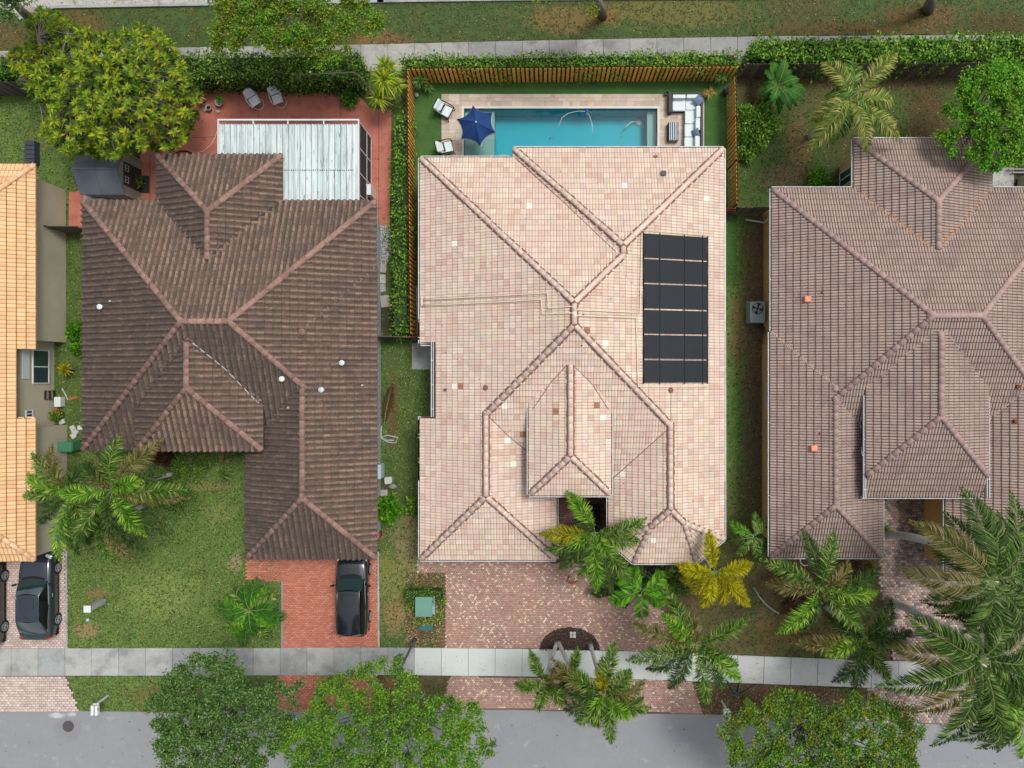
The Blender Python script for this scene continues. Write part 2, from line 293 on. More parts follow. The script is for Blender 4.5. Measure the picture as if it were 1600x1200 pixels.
MT['solar'] = mk('black_solar_mat', [(30, 36, 41)], rough=.45, var=.08, vscale=1.5, spec=.5)
MT['solarbar'] = mk('solar_header_pipe', [(24, 28, 32)], rough=.4)
MT['pipe'] = mk('cream_pvc_pipe', [(240, 226, 196)], rough=.5, var=.04)
MT['pool'] = mk('turquoise_plaster', [(36, 176, 192)], rough=.7, var=.04, vscale=.8, stains=[((32, 160, 186), 1.0, .5, .7, .5)])
MT['shelf'] = mk('pale_shelf_plaster', [(160, 180, 174)], rough=.7, var=.04)
MT['coping'] = mk('pale_coping', [(226, 218, 204)], rough=.6, var=.04)
MT['navy'] = mk('navy_canvas', [(30, 66, 124)], rough=.8, var=.08, vscale=2)
MT['navy_edge'] = mk('pale_umbrella_hem', [(190, 196, 206)])
MT['cushion'] = mk('white_cushion', [(226, 238, 240)], rough=.9, var=.03)
MT['navystripe'] = mk('navy_stripe', [(34, 42, 66)])
MT['bluepillow'] = mk('slate_blue_pillow', [(112, 132, 160)], rough=.9, var=.15, vscale=9)
MT['wicker'] = mk('charcoal_wicker', [(72, 72, 74)], rough=.7, var=.15, vscale=8)
MT['black'] = mk('black_metal', [(30, 31, 34)], rough=.45, var=.05)
MT['mesh_grey'] = mk('grey_sling_mesh', [(232, 238, 246)], var=.12, vscale=14)
MT['tinroof'] = mk('white_aluminium_panel', [(216, 230, 229), (206, 222, 221), (222, 234, 233)], rough=.4, var=.03, vscale=1, stains=[((150, 158, 158), 1.6, .5, .62, .5, (5, .35, 1)), ((96, 102, 102), 2.6, .6, .68, .7, (4, .5, 1))])
MT['screen'] = mk('dark_screen_mesh', [(66, 60, 62)], var=.05)
MT['shedroof'] = mk('slate_resin_roof', [(96, 104, 112)], rough=.6, var=.05, vscale=3)
MT['shedwall'] = mk('grey_resin_wall', [(156, 152, 140)], rough=.7, var=.08)
MT['sheddoor'] = mk('dark_resin_door', [(58, 54, 50)], rough=.7, var=.1)
MT['greenbox'] = mk('utility_green_metal', [(108, 156, 142)], rough=.5, var=.05)
MT['greenlid'] = mk('utility_teal_lid', [(60, 110, 112)], rough=.5, var=.08)
MT['bin'] = mk('bin_green_plastic', [(66, 128, 92)], rough=.5, var=.1)
MT['planter'] = mk('charcoal_plastic', [(62, 70, 78)], rough=.7, var=.1)
MT['acmetal'] = mk('ac_grey_metal', [(160, 176, 182)], rough=.5, var=.05)
MT['boxblue'] = mk('pale_meter_box', [(178, 200, 204)], rough=.5, var=.05)
MT['terracotta'] = mk('terracotta_pot', [(176, 96, 64)], var=.1)
MT['stonewht'] = mk('pale_stone', [(200, 200, 196), (180, 180, 176)], var=.15, vscale=5)
MT['stone'] = mk('grey_stepping_stone', [(168, 164, 158), (184, 180, 172), (150, 148, 144)], var=.15, vscale=4, bump=.3)
MT['soil'] = mk('dark_mulch', [(62, 50, 46)], var=.3, vscale=5, bump=1, bscale=20)
MT['mulchbit'] = mk('mulch_chip', [(54, 44, 40), (84, 62, 50), (40, 34, 32), (110, 84, 66)], var=.1)
MT['litter'] = mk('fallen_leaf', [(196, 128, 54), (160, 100, 50), (214, 160, 80), (130, 84, 48)], var=.1)
MT['palelitter'] = mk('pale_fallen_leaf', [(166, 142, 108), (140, 112, 80), (182, 162, 130), (120, 94, 66)], var=.1)
MT['carpaint'] = mk('dark_blue_grey_paint', [(50, 60, 72)], rough=.25, var=.02, metal=.4, coat=1, spec=.5)
MT['carblack'] = mk('black_paint', [(30, 35, 42)], rough=.25, var=.02, metal=.3, coat=1, spec=.5)
MT['cargrey'] = mk('dark_green_grey_paint', [(40, 46, 44)], rough=.3, var=.02, metal=.3, coat=1, spec=.5)
MT['carglass'] = mk('car_glass', [(36, 60, 60)], rough=.05, spec=1, var=.05, coat=.8)
MT['sideglass'] = mk('car_side_glass', [(14, 16, 18)], rough=.06, spec=.6, var=.05)
MT['rubber'] = mk('tyre_rubber', [(28, 28, 30)], rough=.9, var=.1)
MT['rim'] = mk('alloy_rim', [(190, 194, 198)], rough=.3, metal=.6, var=.03)
MT['red'] = mk('tail_light_red', [(200, 30, 30)], rough=.2, var=.05, spec=.6)
MT['lamp'] = mk('headlight_lens', [(226, 232, 236)], rough=.1, var=.03, spec=.8)
MT['iron'] = mk('cast_iron', [(84, 80, 80)], rough=.6, var=.2, vscale=18)
MT['bark'] = mk('grey_bark', [(132, 122, 112)], var=.2, vscale=4, bump=.6, bscale=20)
MT['palmbark'] = mk('pale_palm_trunk', [(222, 224, 218)], var=.12, vscale=4, bump=.4, bscale=14, stains=[((118, 116, 108), 7, .52, .62, .6, (.3, .3, 4))])
MT['darkpole'] = mk('slate_pole_paint', [(66, 78, 86)], rough=.5)
fk = dict(rough=.6, var=.16, vscale=2.0, transl=.3, spec=.18)
MT['fox'] = mk('foxtail_leaflet', [(95, 136, 40), (64, 109, 28), (135, 166, 73), (41, 81, 21), (104, 144, 54), (173, 185, 101)], **fk)
MT['foxdark'] = mk('foxtail_dark_leaflet', [(67, 98, 38), (83, 113, 47), (48, 75, 30), (111, 130, 70), (57, 87, 36)], **fk)
MT['foxbright'] = mk('foxtail_bright_leaflet', [(112, 171, 36), (84, 146, 26), (152, 193, 64), (61, 123, 18), (181, 207, 85)], **fk)
MT['foxyellow'] = mk('yellowing_leaflet', [(167, 160, 24), (190, 179, 31), (141, 143, 21), (125, 132, 28), (180, 161, 16)], **fk)
MT['foxbrown'] = mk('drying_leaflet', [(131, 129, 59), (109, 109, 52), (153, 141, 82), (91, 100, 41), (162, 148, 108)], **fk)
MT['goldpalm'] = mk('golden_leaflet', [(199, 192, 10), (173, 172, 7), (218, 202, 32), (139, 146, 13)], **fk)
MT['coco'] = mk('coconut_leaflet', [(139, 158, 56), (103, 132, 41), (172, 177, 87), (79, 108, 30), (199, 185, 120)], **fk)
MT['royal'] = mk('royal_leaflet', [(79, 114, 42), (52, 87, 29), (108, 140, 56), (35, 63, 25), (136, 160, 78), (62, 97, 35)], **fk)
MT['cycad'] = mk('cycad_leaflet', [(55, 116, 25), (72, 135, 33), (43, 95, 22)], **fk)
MT['rachis'] = mk('green_leaf_rib', [(128, 150, 82)], var=.1)
MT['oak'] = mk('oak_leaf', [(85, 125, 50), (67, 106, 39), (109, 145, 68), (55, 90, 33), (135, 163, 99)], **fk)
MT['oakbright'] = mk('fresh_oak_leaf', [(104, 154, 30), (81, 135, 23), (126, 172, 45), (65, 116, 21), (150, 184, 71)], **fk)
MT['oakyellow'] = mk('olive_oak_leaf', [(110, 133, 29), (83, 113, 24), (136, 151, 36), (66, 94, 21), (153, 162, 42)], **fk)
MT['lime'] = mk('bright_green_leaf', [(104, 170, 29), (81, 147, 22), (127, 186, 43), (61, 122, 20)], **fk)
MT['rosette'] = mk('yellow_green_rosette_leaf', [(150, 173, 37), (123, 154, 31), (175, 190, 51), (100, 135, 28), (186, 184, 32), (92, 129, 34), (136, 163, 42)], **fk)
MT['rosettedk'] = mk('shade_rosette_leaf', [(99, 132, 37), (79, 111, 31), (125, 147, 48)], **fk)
MT['hedge'] = mk('clusia_leaf', [(101, 155, 39), (78, 132, 32), (132, 179, 56), (61, 108, 29), (164, 196, 78)], **fk)
MT['hedgedk'] = mk('ficus_leaf', [(93, 140, 44), (73, 117, 36), (123, 164, 55), (58, 96, 31), (154, 181, 73)], **fk)
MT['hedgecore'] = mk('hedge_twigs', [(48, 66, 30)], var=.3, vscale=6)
MT['banana'] = mk('banana_leaf', [(65, 125, 40), (51, 106, 35), (80, 140, 48)], **fk)
MT['dracaena'] = mk('striped_dracaena_leaf', [(183, 197, 45), (148, 175, 34), (200, 209, 75), (111, 145, 31)], **fk)
MT['agave'] = mk('agave_leaf', [(106, 145, 61), (85, 124, 51), (127, 159, 77)], **fk)
MT['straw'] = mk('straw_grass_leaf', [(206, 180, 92), (186, 160, 78), (220, 198, 116)], **fk)
MT['variegated'] = mk('variegated_leaf', [(163, 179, 81), (138, 161, 63), (186, 195, 111), (100, 129, 43)], **fk)
MT['redleaf'] = mk('red_bromeliad_leaf', [(120, 60, 48), (96, 48, 42), (86, 80, 44)], **fk)

def water_mat():
    m = bpy.data.materials.new('pool_water'); m.use_nodes = True; N = m.node_tree.nodes; L = m.node_tree.links; N.clear()
    out = N.new('ShaderNodeOutputMaterial'); tr = N.new('ShaderNodeBsdfTransparent'); tr.inputs[0].default_value = (.78, .95, .96, 1)
    gl = N.new('ShaderNodeBsdfGlossy'); gl.inputs['Roughness'].default_value = .04; fr = N.new('ShaderNodeFresnel'); fr.inputs[0].default_value = 1.33
    ms = N.new('ShaderNodeMixShader'); L.new(fr.outputs[0], ms.inputs[0]); L.new(tr.outputs[0], ms.inputs[1]); L.new(gl.outputs[0], ms.inputs[2]); L.new(ms.outputs[0], out.inputs[0])
    ns = N.new('ShaderNodeTexNoise'); ns.inputs['Scale'].default_value = 5; bp = N.new('ShaderNodeBump'); bp.inputs['Strength'].default_value = .25; bp.inputs['Distance'].default_value = .02
    L.new(ns.outputs[0], bp.inputs['Height']); L.new(bp.outputs[0], gl.inputs['Normal']); L.new(bp.outputs[0], fr.inputs['Normal'])
    return m
MT['water'] = water_mat()

def keep(o, root):
    """geometry written in world metres stays where it is under a moved root"""
    o.parent = root; o.matrix_parent_inverse = Matrix.Translation(-Vector(root.location)); return o
def setting(name, mb, mat):
    return tag(mb.build(name, mat), kind='structure')

# ------------------------------------------------------------------ ground, lawns, road
POOL = (725, 170, 1027, 262)
hx0, hy1 = P(POOL[0], POOL[1]); hx1, hy0 = P(POOL[2], POOL[3])
def holed(mb, x0, y0, x1, y1, z):
    for a in ((x0, y0, hx0, y1), (hx1, y0, x1, y1), (hx0, hy1, hx1, y1), (hx0, y0, hx1, hy0)):
        mb.sheet([(a[0], a[1]), (a[2], a[1]), (a[2], a[3]), (a[0], a[3])], z)
    return mb
setting('ground', holed(MB(), -900, -900, 900, 900, -.075), MT['ground'])
def jag(pts, step=.35, amp=.05, seed=1):
    r = random.Random(seed); out = []
    for i in range(len(pts)):
        a = Vector(pts[i]); b = Vector(pts[(i + 1) % len(pts)]); n = max(1, int((b - a).length / step)); nn = Vector((-(b - a).y, (b - a).x)).normalized()
        for k in range(n):
            p = a.lerp(b, k / n); 
            if k: p = p + nn * r.uniform(-amp, amp)
            out.append(tuple(p))
    return out
LAWNS = []
def lawn(name, pts, mat, z=0.0, blades='blade', dens=30, amp=.06, thick=.09):
    pp = jag(poly_px(pts), .4, amp, len(pts))
    mb = MB(); mb.prism(pp, z - thick + .02, z)
    o = setting(name, mb, MT[mat]); LAWNS.append((poly_px(pts), z, blades, dens)); return o
lawn('verge_lawn', [(-160, -60), (1760, -60), (1760, 54), (1600, 54), (1200, 56), (980, 61), (800, 64), (600, 70), (260, 75), (-160, 84)], 'verge', 0.0, 'blade_dry', 26)
lawn('back_lawn', [(-160, 128), (210, 128), (225, 150), (232, 180), (150, 320), (-160, 320)], 'lawn', 0.004, 'blade', 26)
lawn('alley_lawn', [(40, 320), (160, 320), (160, 760), (104, 760), (60, 700)], 'side', .004, 'blade', 30)
lawn('front_lawn', [(104, 690), (440, 690), (440, 1013), (104, 1013)], 'lawn', .008, 'blade', 42)
lawn('kerb_lawn', [(104, 1056), (434, 1056), (426, 1111), (122, 1111)], 'lawn', 0.0, 'blade', 40)
lawn('side_lawn', [(590, 520), (690, 520), (690, 890), (640, 1012), (591, 1012)], 'side', .004, 'blade', 34)
lawn('hedge_ground', [(575, 90), (660, 90), (646, 520), (592, 520)], 'side', -.004, 'blade_dry', 10)
lawn('middle_kerb_lawn', [(586, 1056), (704, 1057), (688, 1109), (590, 1110)], 'front', 0.0, 'blade_dry', 26)
lawn('right_side_lawn', [(1095, 334), (1215, 334), (1215, 880), (1095, 880)], 'strip', .002, 'blade', 26)
lawn('right_backyard', [(1146, 100), (1760, 100), (1760, 330), (1146, 330)], 'backyard', .006, 'blade_dry', 24)
lawn('right_front_garden', [(1000, 872), (1390, 872), (1390, 1036), (1200, 1026), (1145, 1022), (1040, 1018), (1046, 960), (985, 930)], 'front', .012, 'blade_dry', 26)
lawn('right_kerb_garden', [(1082, 1066), (1145, 1068), (1356, 1075), (1350, 1127), (1098, 1116)], 'front', 0.0, 'blade_dry', 26)
lawn('utility_bed', [(634, 893), (696, 893), (696, 1011), (634, 1011)], 'front', .012, 'blade_dry', 20)
mb = MB(); tx0, ty1 = P(640, 118); tx1, ty0 = P(1152, 446)
holed(mb, tx0, ty0, tx1, ty1, .012); setting('artificial_lawn', mb, MT['turf'])

ROADTOP = [(-900, 1120), (-100, 1112), (120, 1111), (250, 1112.5), (600, 1110), (800, 1109), (1000, 1115.5), (1100, 1116), (1380, 1129), (1470, 1132), (1760, 1140), (2600, 1170)]
mb = MB(); rp = poly_px(ROADTOP); mb.sheet(rp + [P(2600, 1750), P(-900, 1750)], -.035); setting('road', mb, MT['asphalt'])
BT = [(-900, -3), (5, 8), (10, 14), (35, 30), (54, 26), (67, 15), (88, 11), (320, 7), (600, 2), (800, -1), (1760, -8)]
mb = MB(); mb.sheet(poly_px(BT) + [P(1760, -300), P(-900, -300)], .02); setting('back_road', mb, MT['backroad'])
def strip_line(pts, wd, z0, z1, mb):
    V = [Vector(p) for p in pts]
    for a, b in zip(V[:-1], V[1:]):
        n = Vector((-(b - a).y, (b - a).x)).normalized() * wd / 2; e = (b - a).normalized() * .0
        mb.prism([tuple(a - n), tuple(b - n + e), tuple(b + n + e), tuple(a + n)], z0, z1)
    return mb
mb = strip_line(poly_px([(2, 10), (9, 14), (20, 19), (29, 25), (35, 31)]), .16, -.05, .12, MB()); strip_line(poly_px([(53, 27), (59, 20), (68, 15), (88, 12), (200, 10), (320, 8), (480, 5), (600, 3)]), .16, -.05, .12, mb)
strip_line(poly_px([(590, 3), (800, 0), (1200, -3)]), .16, -.05, .12, mb)
setting('kerb', mb, MT['slab_old'])
mb = strip_line([(p[0], p[1] + .03) for p in rp[1:-1]], .07, -.06, -.012, MB()); setting('road_edge', mb, MT['joint'])

# ------------------------------------------------------------------ concrete paths: every slab a piece
def slab_path(name, pts, wd, matfn, px_step=None, label_part='paving_slab', z=.045):
    V = [Vector(P(*p)) for p in pts]
    mb = MB()
    for a, b in zip(V[:-1], V[1:]): mb.sheet([tuple(a), tuple(b), (b.x, b.y - wd), (a.x, a.y - wd)], z - .03)
    base = setting(name, mb, MT['joint'])
    x = V[0].x; step = 1.5; me = {}
    while x < V[-1].x - .1:
        xe = min(x + step, V[-1].x)
        def yy(q):
            for a, b in zip(V[:-1], V[1:]):
                if a.x <= q <= b.x: return a.y + (b.y - a.y) * (q - a.x) / (b.x - a.x)
            return V[-1].y
        y0, y1 = yy(x + .02), yy(xe - .02); mat = matfn((x + xe) / 2)
        ang = math.atan2(y1 - y0, xe - x)
        key = (round(xe - x, 2), mat)
        if key not in me:
            L = xe - x - .018; m2 = MB(); m2.cbox((0, -wd / 2, -.05), (L, wd, .1), bev=.012); t = bpy.data.meshes.new('paving_slab'); t.from_pydata(m2.v, [], m2.f); t.materials.append(MT[mat]); me[key] = t
        jz = random.uniform(-.004, .004)
        link('paving_slab', me[key], None, base, Matrix.Translation(((x + xe) / 2, (y0 + y1) / 2, z + jz)) @ Matrix.Rotation(ang, 4, 'Z'))
        x = xe
    return base
SWT = [(-150, 1013), (0, 1013), (620, 1011.5), (850, 1014), (1000, 1018), (1145, 1023.5), (1360, 1031.5), (1760, 1044)]
x640, x1145 = P(634, 0)[0], P(1150, 0)[0]
slab_path('front_sidewalk', SWT, 1.53, lambda x: 'slab_clean' if x640 < x < x1145 else ('slab_old' if x < x640 else 'slab_mid'))
slab_path('back_sidewalk', [(-150, 83), (260, 75), (600, 69.5), (800, 64.5), (980, 61), (1200, 57), (1600, 55), (1760, 54)], 1.5, lambda x: 'slab_back')

# ------------------------------------------------------------------ paver driveways
def pavers(name, poly, mat, l, wd, z, jitter=.004, gap=.012, hole=None, base='sandj', ang=0.0, label=None):
    pp = poly_px(poly); mb = MB(); mb.prism(pp, -.06, z - .012); b = setting(name, mb, MT[base])
    xs = [p[0] for p in pp]; ys = [p[1] for p in pp]
    rows = int((max(ys) - min(ys)) / wd) + 1; cols = int((max(xs) - min(xs)) / l) + 2
    I, J = np.meshgrid(np.arange(cols), np.arange(rows)); cx = min(xs) + (I + .5 * (J % 2)) * l; cy = min(ys) + (J + .5) * wd
    cx = cx.ravel(); cy = cy.ravel(); ok = inside(cx, cy, pp)
    if hole is not None: ok &= ~hole(cx, cy)
    cx = cx[ok]; cy = cy[ok]; n = len(cx)
    hl = (l - gap) / 2 * np.ones(n); hw = (wd - gap) / 2 * np.ones(n); zz = z + RNG.uniform(-jitter, jitter, n)
    tx = RNG.uniform(-.02, .02, n) * l; ty = RNG.uniform(-.02, .02, n) * wd
    V = np.zeros((n, 8, 3)); b_ = .006
    for k, (sx, sy) in enumerate(((-1, -1), (1, -1), (1, 1), (-1, 1))):
        V[:, k, 0] = cx + sx * hl; V[:, k, 1] = cy + sy * hw; V[:, k, 2] = zz - .014
        V[:, 4 + k, 0] = cx + sx * (hl - b_); V[:, 4 + k, 1] = cy + sy * (hw - b_); V[:, 4 + k, 2] = zz + sx * tx + sy * ty * .5
    fs = np.array([(4, 5, 6, 7), (0, 1, 5, 4), (1, 2, 6, 5), (2, 3, 7, 6), (3, 0, 4, 7)])
    Fc = (fs[None] + (np.arange(n) * 8)[:, None, None]).reshape(-1, 4)
    o = link('pavers', npmesh('pavers', V, Fc), MT[mat], b); tag(o, kind='stuff'); return b
cxm, cym = P(890, 1016)
def mulch_hole(x, y): return ((x - cxm) / (47 / 28)) ** 2 + ((y - cym) / (36 / 28)) ** 2 < 1
pavers('main_driveway', [(653, 872), (1000, 872), (990, 925), (1046, 962), (1042, 1018), (850, 1014), (695, 1012), (695, 896), (653, 896)], 'pav_main', .13, .1, .03, hole=mulch_hole)
pavers('main_driveway_apron', [(703, 1057), (1000, 1061), (1082, 1066), (1098, 1115), (800, 1107), (688, 1109)], 'pav_main', .13, .1, .012)
pavers('red_driveway', [(386, 860), (590, 860), (591, 1011), (441, 1012), (441, 908), (386, 906)], 'pav_red', .2, .1, .03)
pavers('red_driveway_apron', [(434, 1056), (588, 1055), (592, 1110), (428, 1111)], 'pav_red', .2, .1, .012)
pavers('beige_driveway', [(-120, 850), (103, 850), (104, 1013), (-120, 1013)], 'pav_beige', .21, .12, .03)
pavers('beige_driveway_apron', [(-120, 1057), (103, 1057), (122, 1111), (-120, 1112)], 'pav_beige', .22, .14, .012)
pavers('grey_walkway', [(1376, 770), (1470, 770), (1475, 880), (1760, 900), (1760, 1043), (1395, 1032), (1385, 960), (1372, 900)], 'pav_mix', .2, .15, .03)
pavers('grey_walkway_apron', [(1356, 1075), (1760, 1087), (1760, 1138), (1480, 1132), (1352, 1127)], 'pav_mix', .2, .15, .012)
pavers('porch_floor', [(862, 740), (968, 740), (968, 880), (862, 880)], 'pav_porch', .2, .1, .05, base='soil')
# pale driveway borders
mb = strip_line(poly_px([(591, 862), (592, 1011)]), .1, -.02, .05, MB()); strip_line(poly_px([(441, 908), (441, 1012)]), .08, -.02, .05, mb); strip_line(poly_px([(104, 860), (104.5, 1013)]), .1, -.02, .05, mb)
setting('driveway_edging', mb, MT['slab_old'])

# red concrete patio behind the brown house
mb = MB(); mb.prism(poly_px([(228, 148), (300, 142), (540, 144), (560, 150), (580, 170), (612, 172), (609, 353), (560, 353), (200, 353), (118, 330), (117, 300), (218, 260), (225, 190)]), -.05, .02); patio = setting('red_patio', mb, MT['redpatio'])
mb = MB()
for a, b in (((532, 145), (532, 183)), ((300, 215), (340, 214)), ((592, 172), (592, 350)), ((404, 150), (404, 184)), ((235, 242), (235, 320))): strip_line([P(*a), P(*b)], .03, .0, .024, mb)
o = mb.build('expansion_joint', MT['joint'], patio)
# concrete pads and stepping stones in the side yards
mb = MB(); mb.prism(poly_px([(643, 446), (690, 446), (690, 530), (644, 530)]), -.05, .05); mb.prism(poly_px([(644, 536), (700, 536), (700, 578), (644, 577)]), -.05, .06)
setting('equipment_pad', mb, MT['slab_old'])
mb = MB(); mb.prism(poly_px([(1392, 246), (1760, 246), (1760, 330), (1392, 330)]), -.05, .012); mb.sheet(poly_px([(1548, 262), (1583, 262), (1583, 300), (1548, 300)]), .03)
setting('grey_patio', MB().add([(p[0], p[1], .03) for p in poly_px([(1548, 261), (1584, 262), (1584, 330), (1548, 330)])], [(0, 3, 2, 1)]), MT['slab_old'])

# mulch half-round bed in the main driveway
mb = MB(); a = [(cxm + 47 / 28 * math.cos(t), cym + 36 / 28 * math.sin(t)) for t in np.linspace(0, math.pi, 20)]
mb.prism(a, -.02, .028); bed = setting('mulch_bed', mb, MT['soil'])
def chips(name, pts_fn, n, mat, z, size, parent=None, kind='stuff', flat=.5):
    """scatter small flat flakes"""
    X, Y = pts_fn(n); n = len(X); a = RNG.uniform(0, 2 * np.pi, n); s = size * RNG.uniform(.5, 1.2, n); tl = RNG.uniform(-flat, flat, n)
    Z = z(X, Y) if callable(z) else np.full(n, z); Z = Z + RNG.uniform(.004, .03, n)
    V = np.zeros((n, 4, 3)); cs, sn = np.cos(a), np.sin(a)
    for k, (u, v) in enumerate(((-1, 0), (0, -.45), (1, 0), (0, .45))):
        V[:, k, 0] = X + s * (u * cs - v * sn); V[:, k, 1] = Y + s * (u * sn + v * cs); V[:, k, 2] = Z + s * u * tl + .01 * abs(v)
    o = link(name, npmesh(name, V, np.arange(4 * n).reshape(n, 4)), MT[mat], parent); tag(o, kind=kind); return o
def in_poly(pp):
    xs = [p[0] for p in pp]; ys = [p[1] for p in pp]
    def f(n):
        X = RNG.uniform(min(xs), max(xs), n); Y = RNG.uniform(min(ys), max(ys), n); k = inside(X, Y, pp); return X[k], Y[k]
    return f
chips('mulch_chips', in_poly(a), 2200, 'mulchbit', .03, .05, bed)
chips('fallen_leaves', in_poly(poly_px([(634, 893), (694, 893), (694, 1010), (634, 1010)])), 900, 'palelitter', .02, .06)
chips('dry_litter', in_poly(poly_px([(1085, 1068), (1340, 1077), (1340, 1120), (1100, 1114)])), 1300, 'palelitter', .01, .05)
chips('leaf_litter', in_poly(poly_px([(1130, 130), (1500, 120), (1500, 300), (1130, 300)])), 900, 'palelitter', .012, .045)
chips('path_litter', in_poly(poly_px([(592, 800), (655, 800), (655, 1010), (592, 1010)])), 700, 'palelitter', .01, .045)
chips('verge_litter', in_poly(poly_px([(0, 0), (1600, 0), (1600, 54), (0, 70)])), 700, 'palelitter', .006, .05)
chips('lawn_litter', in_poly(poly_px([(110, 880), (440, 880), (440, 1010), (110, 1010)])), 260, 'palelitter', .012, .05)
chips('turf_litter', in_poly(poly_px([(645, 130), (1140, 130), (1140, 230), (645, 230)])), 120, 'palelitter', .016, .04)
chips('dark_leaves', in_poly(poly_px([(230, 150), (600, 150), (605, 340), (230, 340)])), 260, 'mulchbit', .024, .05)
chips('gutter_litter', in_poly(poly_px([(240, 1113), (760, 1111), (760, 1119), (240, 1121)])), 420, 'palelitter', -.034, .04)
chips('kerb_litter', in_poly(poly_px([(1100, 1118), (1420, 1131), (1420, 1140), (1100, 1127)])), 420, 'litter', -.034, .04)
chips('path_leaf_litter', in_poly(poly_px([(240, 1016), (1380, 1034), (1380, 1070), (240, 1052)])), 260, 'mulchbit', .048, .035)
chips('street_litter', in_poly(poly_px([(0, 1120), (1600, 1135), (1600, 1200), (0, 1200)])), 120, 'mulchbit', -.03, .05)

# grass blades
def blades():
    groups = {}
    for pp, z, mat, dens in LAWNS:
        ar = 0
        for i in range(len(pp)): ar += pp[i][0] * pp[(i + 1) % len(pp)][1] - pp[(i + 1) % len(pp)][0] * pp[i][1]
        xs = [p[0] for p in pp]; ys = [p[1] for p in pp]; bb = (max(xs) - min(xs)) * (max(ys) - min(ys))
        X, Y = in_poly(pp)(int(bb * dens * 1.5)); groups.setdefault(mat, []).append((X, Y, np.full(len(X), z)))
    for mat, g in groups.items():
        X = np.concatenate([q[0] for q in g]); Y = np.concatenate([q[1] for q in g]); Z = np.concatenate([q[2] for q in g]); n = len(X)
        V = np.zeros((n, 3, 3, 3))
        for k in range(3):
            a = RNG.uniform(0, 2 * np.pi, n); L = RNG.uniform(.05, .13, n); w_ = L * .28; h = RNG.uniform(.015, .06, n); cs, sn = np.cos(a), np.sin(a)
            V[:, k, 0] = np.stack([X - w_ * sn, Y + w_ * cs, Z], 1); V[:, k, 1] = np.stack([X + w_ * sn, Y - w_ * cs, Z], 1)
            V[:, k, 2] = np.stack([X + L * cs, Y + L * sn, Z + h], 1)
        o = link('grass_tufts' if mat == 'blade' else 'dry_grass_tufts', npmesh('grass', V, np.arange(9 * n).reshape(-1, 3)), MT[mat]); tag(o, kind='stuff')
blades()

# ------------------------------------------------------------------ swimming pool
pool = thing('swimming_pool', 'rectangular turquoise pool with a pale sun shelf at its left end, behind the middle house', 'swimming pool', (*P(900, 210), 0))
mb = MB(); D = 1.25
sx = P(772, 0)[0]; bx = P(1013, 0)[0]
mb.add([(hx0, hy0, 0.0), (hx1, hy0, 0), (hx1, hy1, 0), (hx0, hy1, 0), (hx0, hy0, -D), (hx1, hy0, -D), (hx1, hy1, -D), (hx0, hy1, -D)], [(4, 5, 6, 7), (0, 1, 5, 4), (1, 2, 6, 5), (2, 3, 7, 6), (3, 0, 4, 7)])
keep(mb.build('pool_shell', MT['pool']), pool)
keep(MB().box(hx0 + .01, hy0 + .01, -D + .01, sx, hy1 - .01, -.32).build('sun_shelf', MT['shelf']), pool)
keep(MB().box(bx, hy0 + .01, -D + .01, hx1 - .01, hy1 - .01, -.45).build('bench', MT['shelf']), pool)
for i, (r, zz) in enumerate(((1.0, -.55), (.72, -.42))):
    c = P(786, 258); a = [(sx + .01, c[1])] + [(max(sx + .01, c[0] + r * math.cos(t) * 1.05), c[1] + r * math.sin(t) * 1.05) for t in np.linspace(0, math.pi * .9, 16)]
    keep(MB().prism(a, -D + .02, zz).build('step', MT['shelf' if i else 'pool']), pool)
wsub = 8
keep(MB().grid(lambda u, v: (hx0 + (hx1 - hx0) * u, hy0 + (hy1 - hy0) * v, -.1), 6, 4).build('water_surface', MT['water']), pool)
for q in ((hx0 - .12, hy1, hx1 + .12, hy1 + .12), (hx0 - .12, hy0, hx0, hy1), (hx1, hy0, hx1 + .12, hy1)):
    keep(MB().box(q[0], q[1], -.06, q[2], q[3], .075).build('coping', MT['coping']), pool)
hose = tag(MB().tube([P3(873, 197, -.02), P3(878, 184, -.05), P3(888, 177, -.05), P3(903, 173.5, -.05), P3(915, 174, -.03), P3(921, 181, -.05), P3(925, 193, -.05), P3(926, 207, -.06)], .014, 6).build('cleaner_hose', MT['white'], smooth=True), 'thin white hose floating in an arc on the pool water', 'hose')
tag(MB().lathe([(.02, -.14), (.09, -.1), (.1, -.02), (.05, .03), (.01, .04)], P3(917, 173, 0), 12).build('float', mk('blue_float_plastic', [(30, 90, 200)], rough=.4)), 'small bright blue float at the back edge of the pool', 'float')
cl = thing('pool_cleaner', 'small pale robot cleaner under the water near the right end of the pool', 'pool cleaner', P3(998, 193, -1.35))
MB().lathe([(.1, 0), (.22, .03), (.24, .1), (.14, .17), (.05, .19)], (0, 0, 0), 12).build('body', MT['boxblue'], cl, smooth=True)
MB().tube([(-.1, .02, .16), (-.45, -.05, .4), (-.75, -.35, .6), (-.9, -.5, .5)], .03, 6).build('hose', MT['pipe'], cl, smooth=True)
for i_, (px_, py_) in enumerate(((897, 226), (925, 226), (944, 217), (950, 219), (975, 203), (860, 205), (842, 222))):
    keep(MB().lathe([(.05, -1.24), (.05, -1.23), (.01, -1.228)], P3(px_, py_, 0), 6, 1.3, .7).build('floor_leaf', MT['mulchbit']), pool)
for s in (-1, 1): MB().tube([(.05, s * .2, .05), (.3, s * .26, .05)], .05, 6).build('brush', MT['boxblue'], cl)

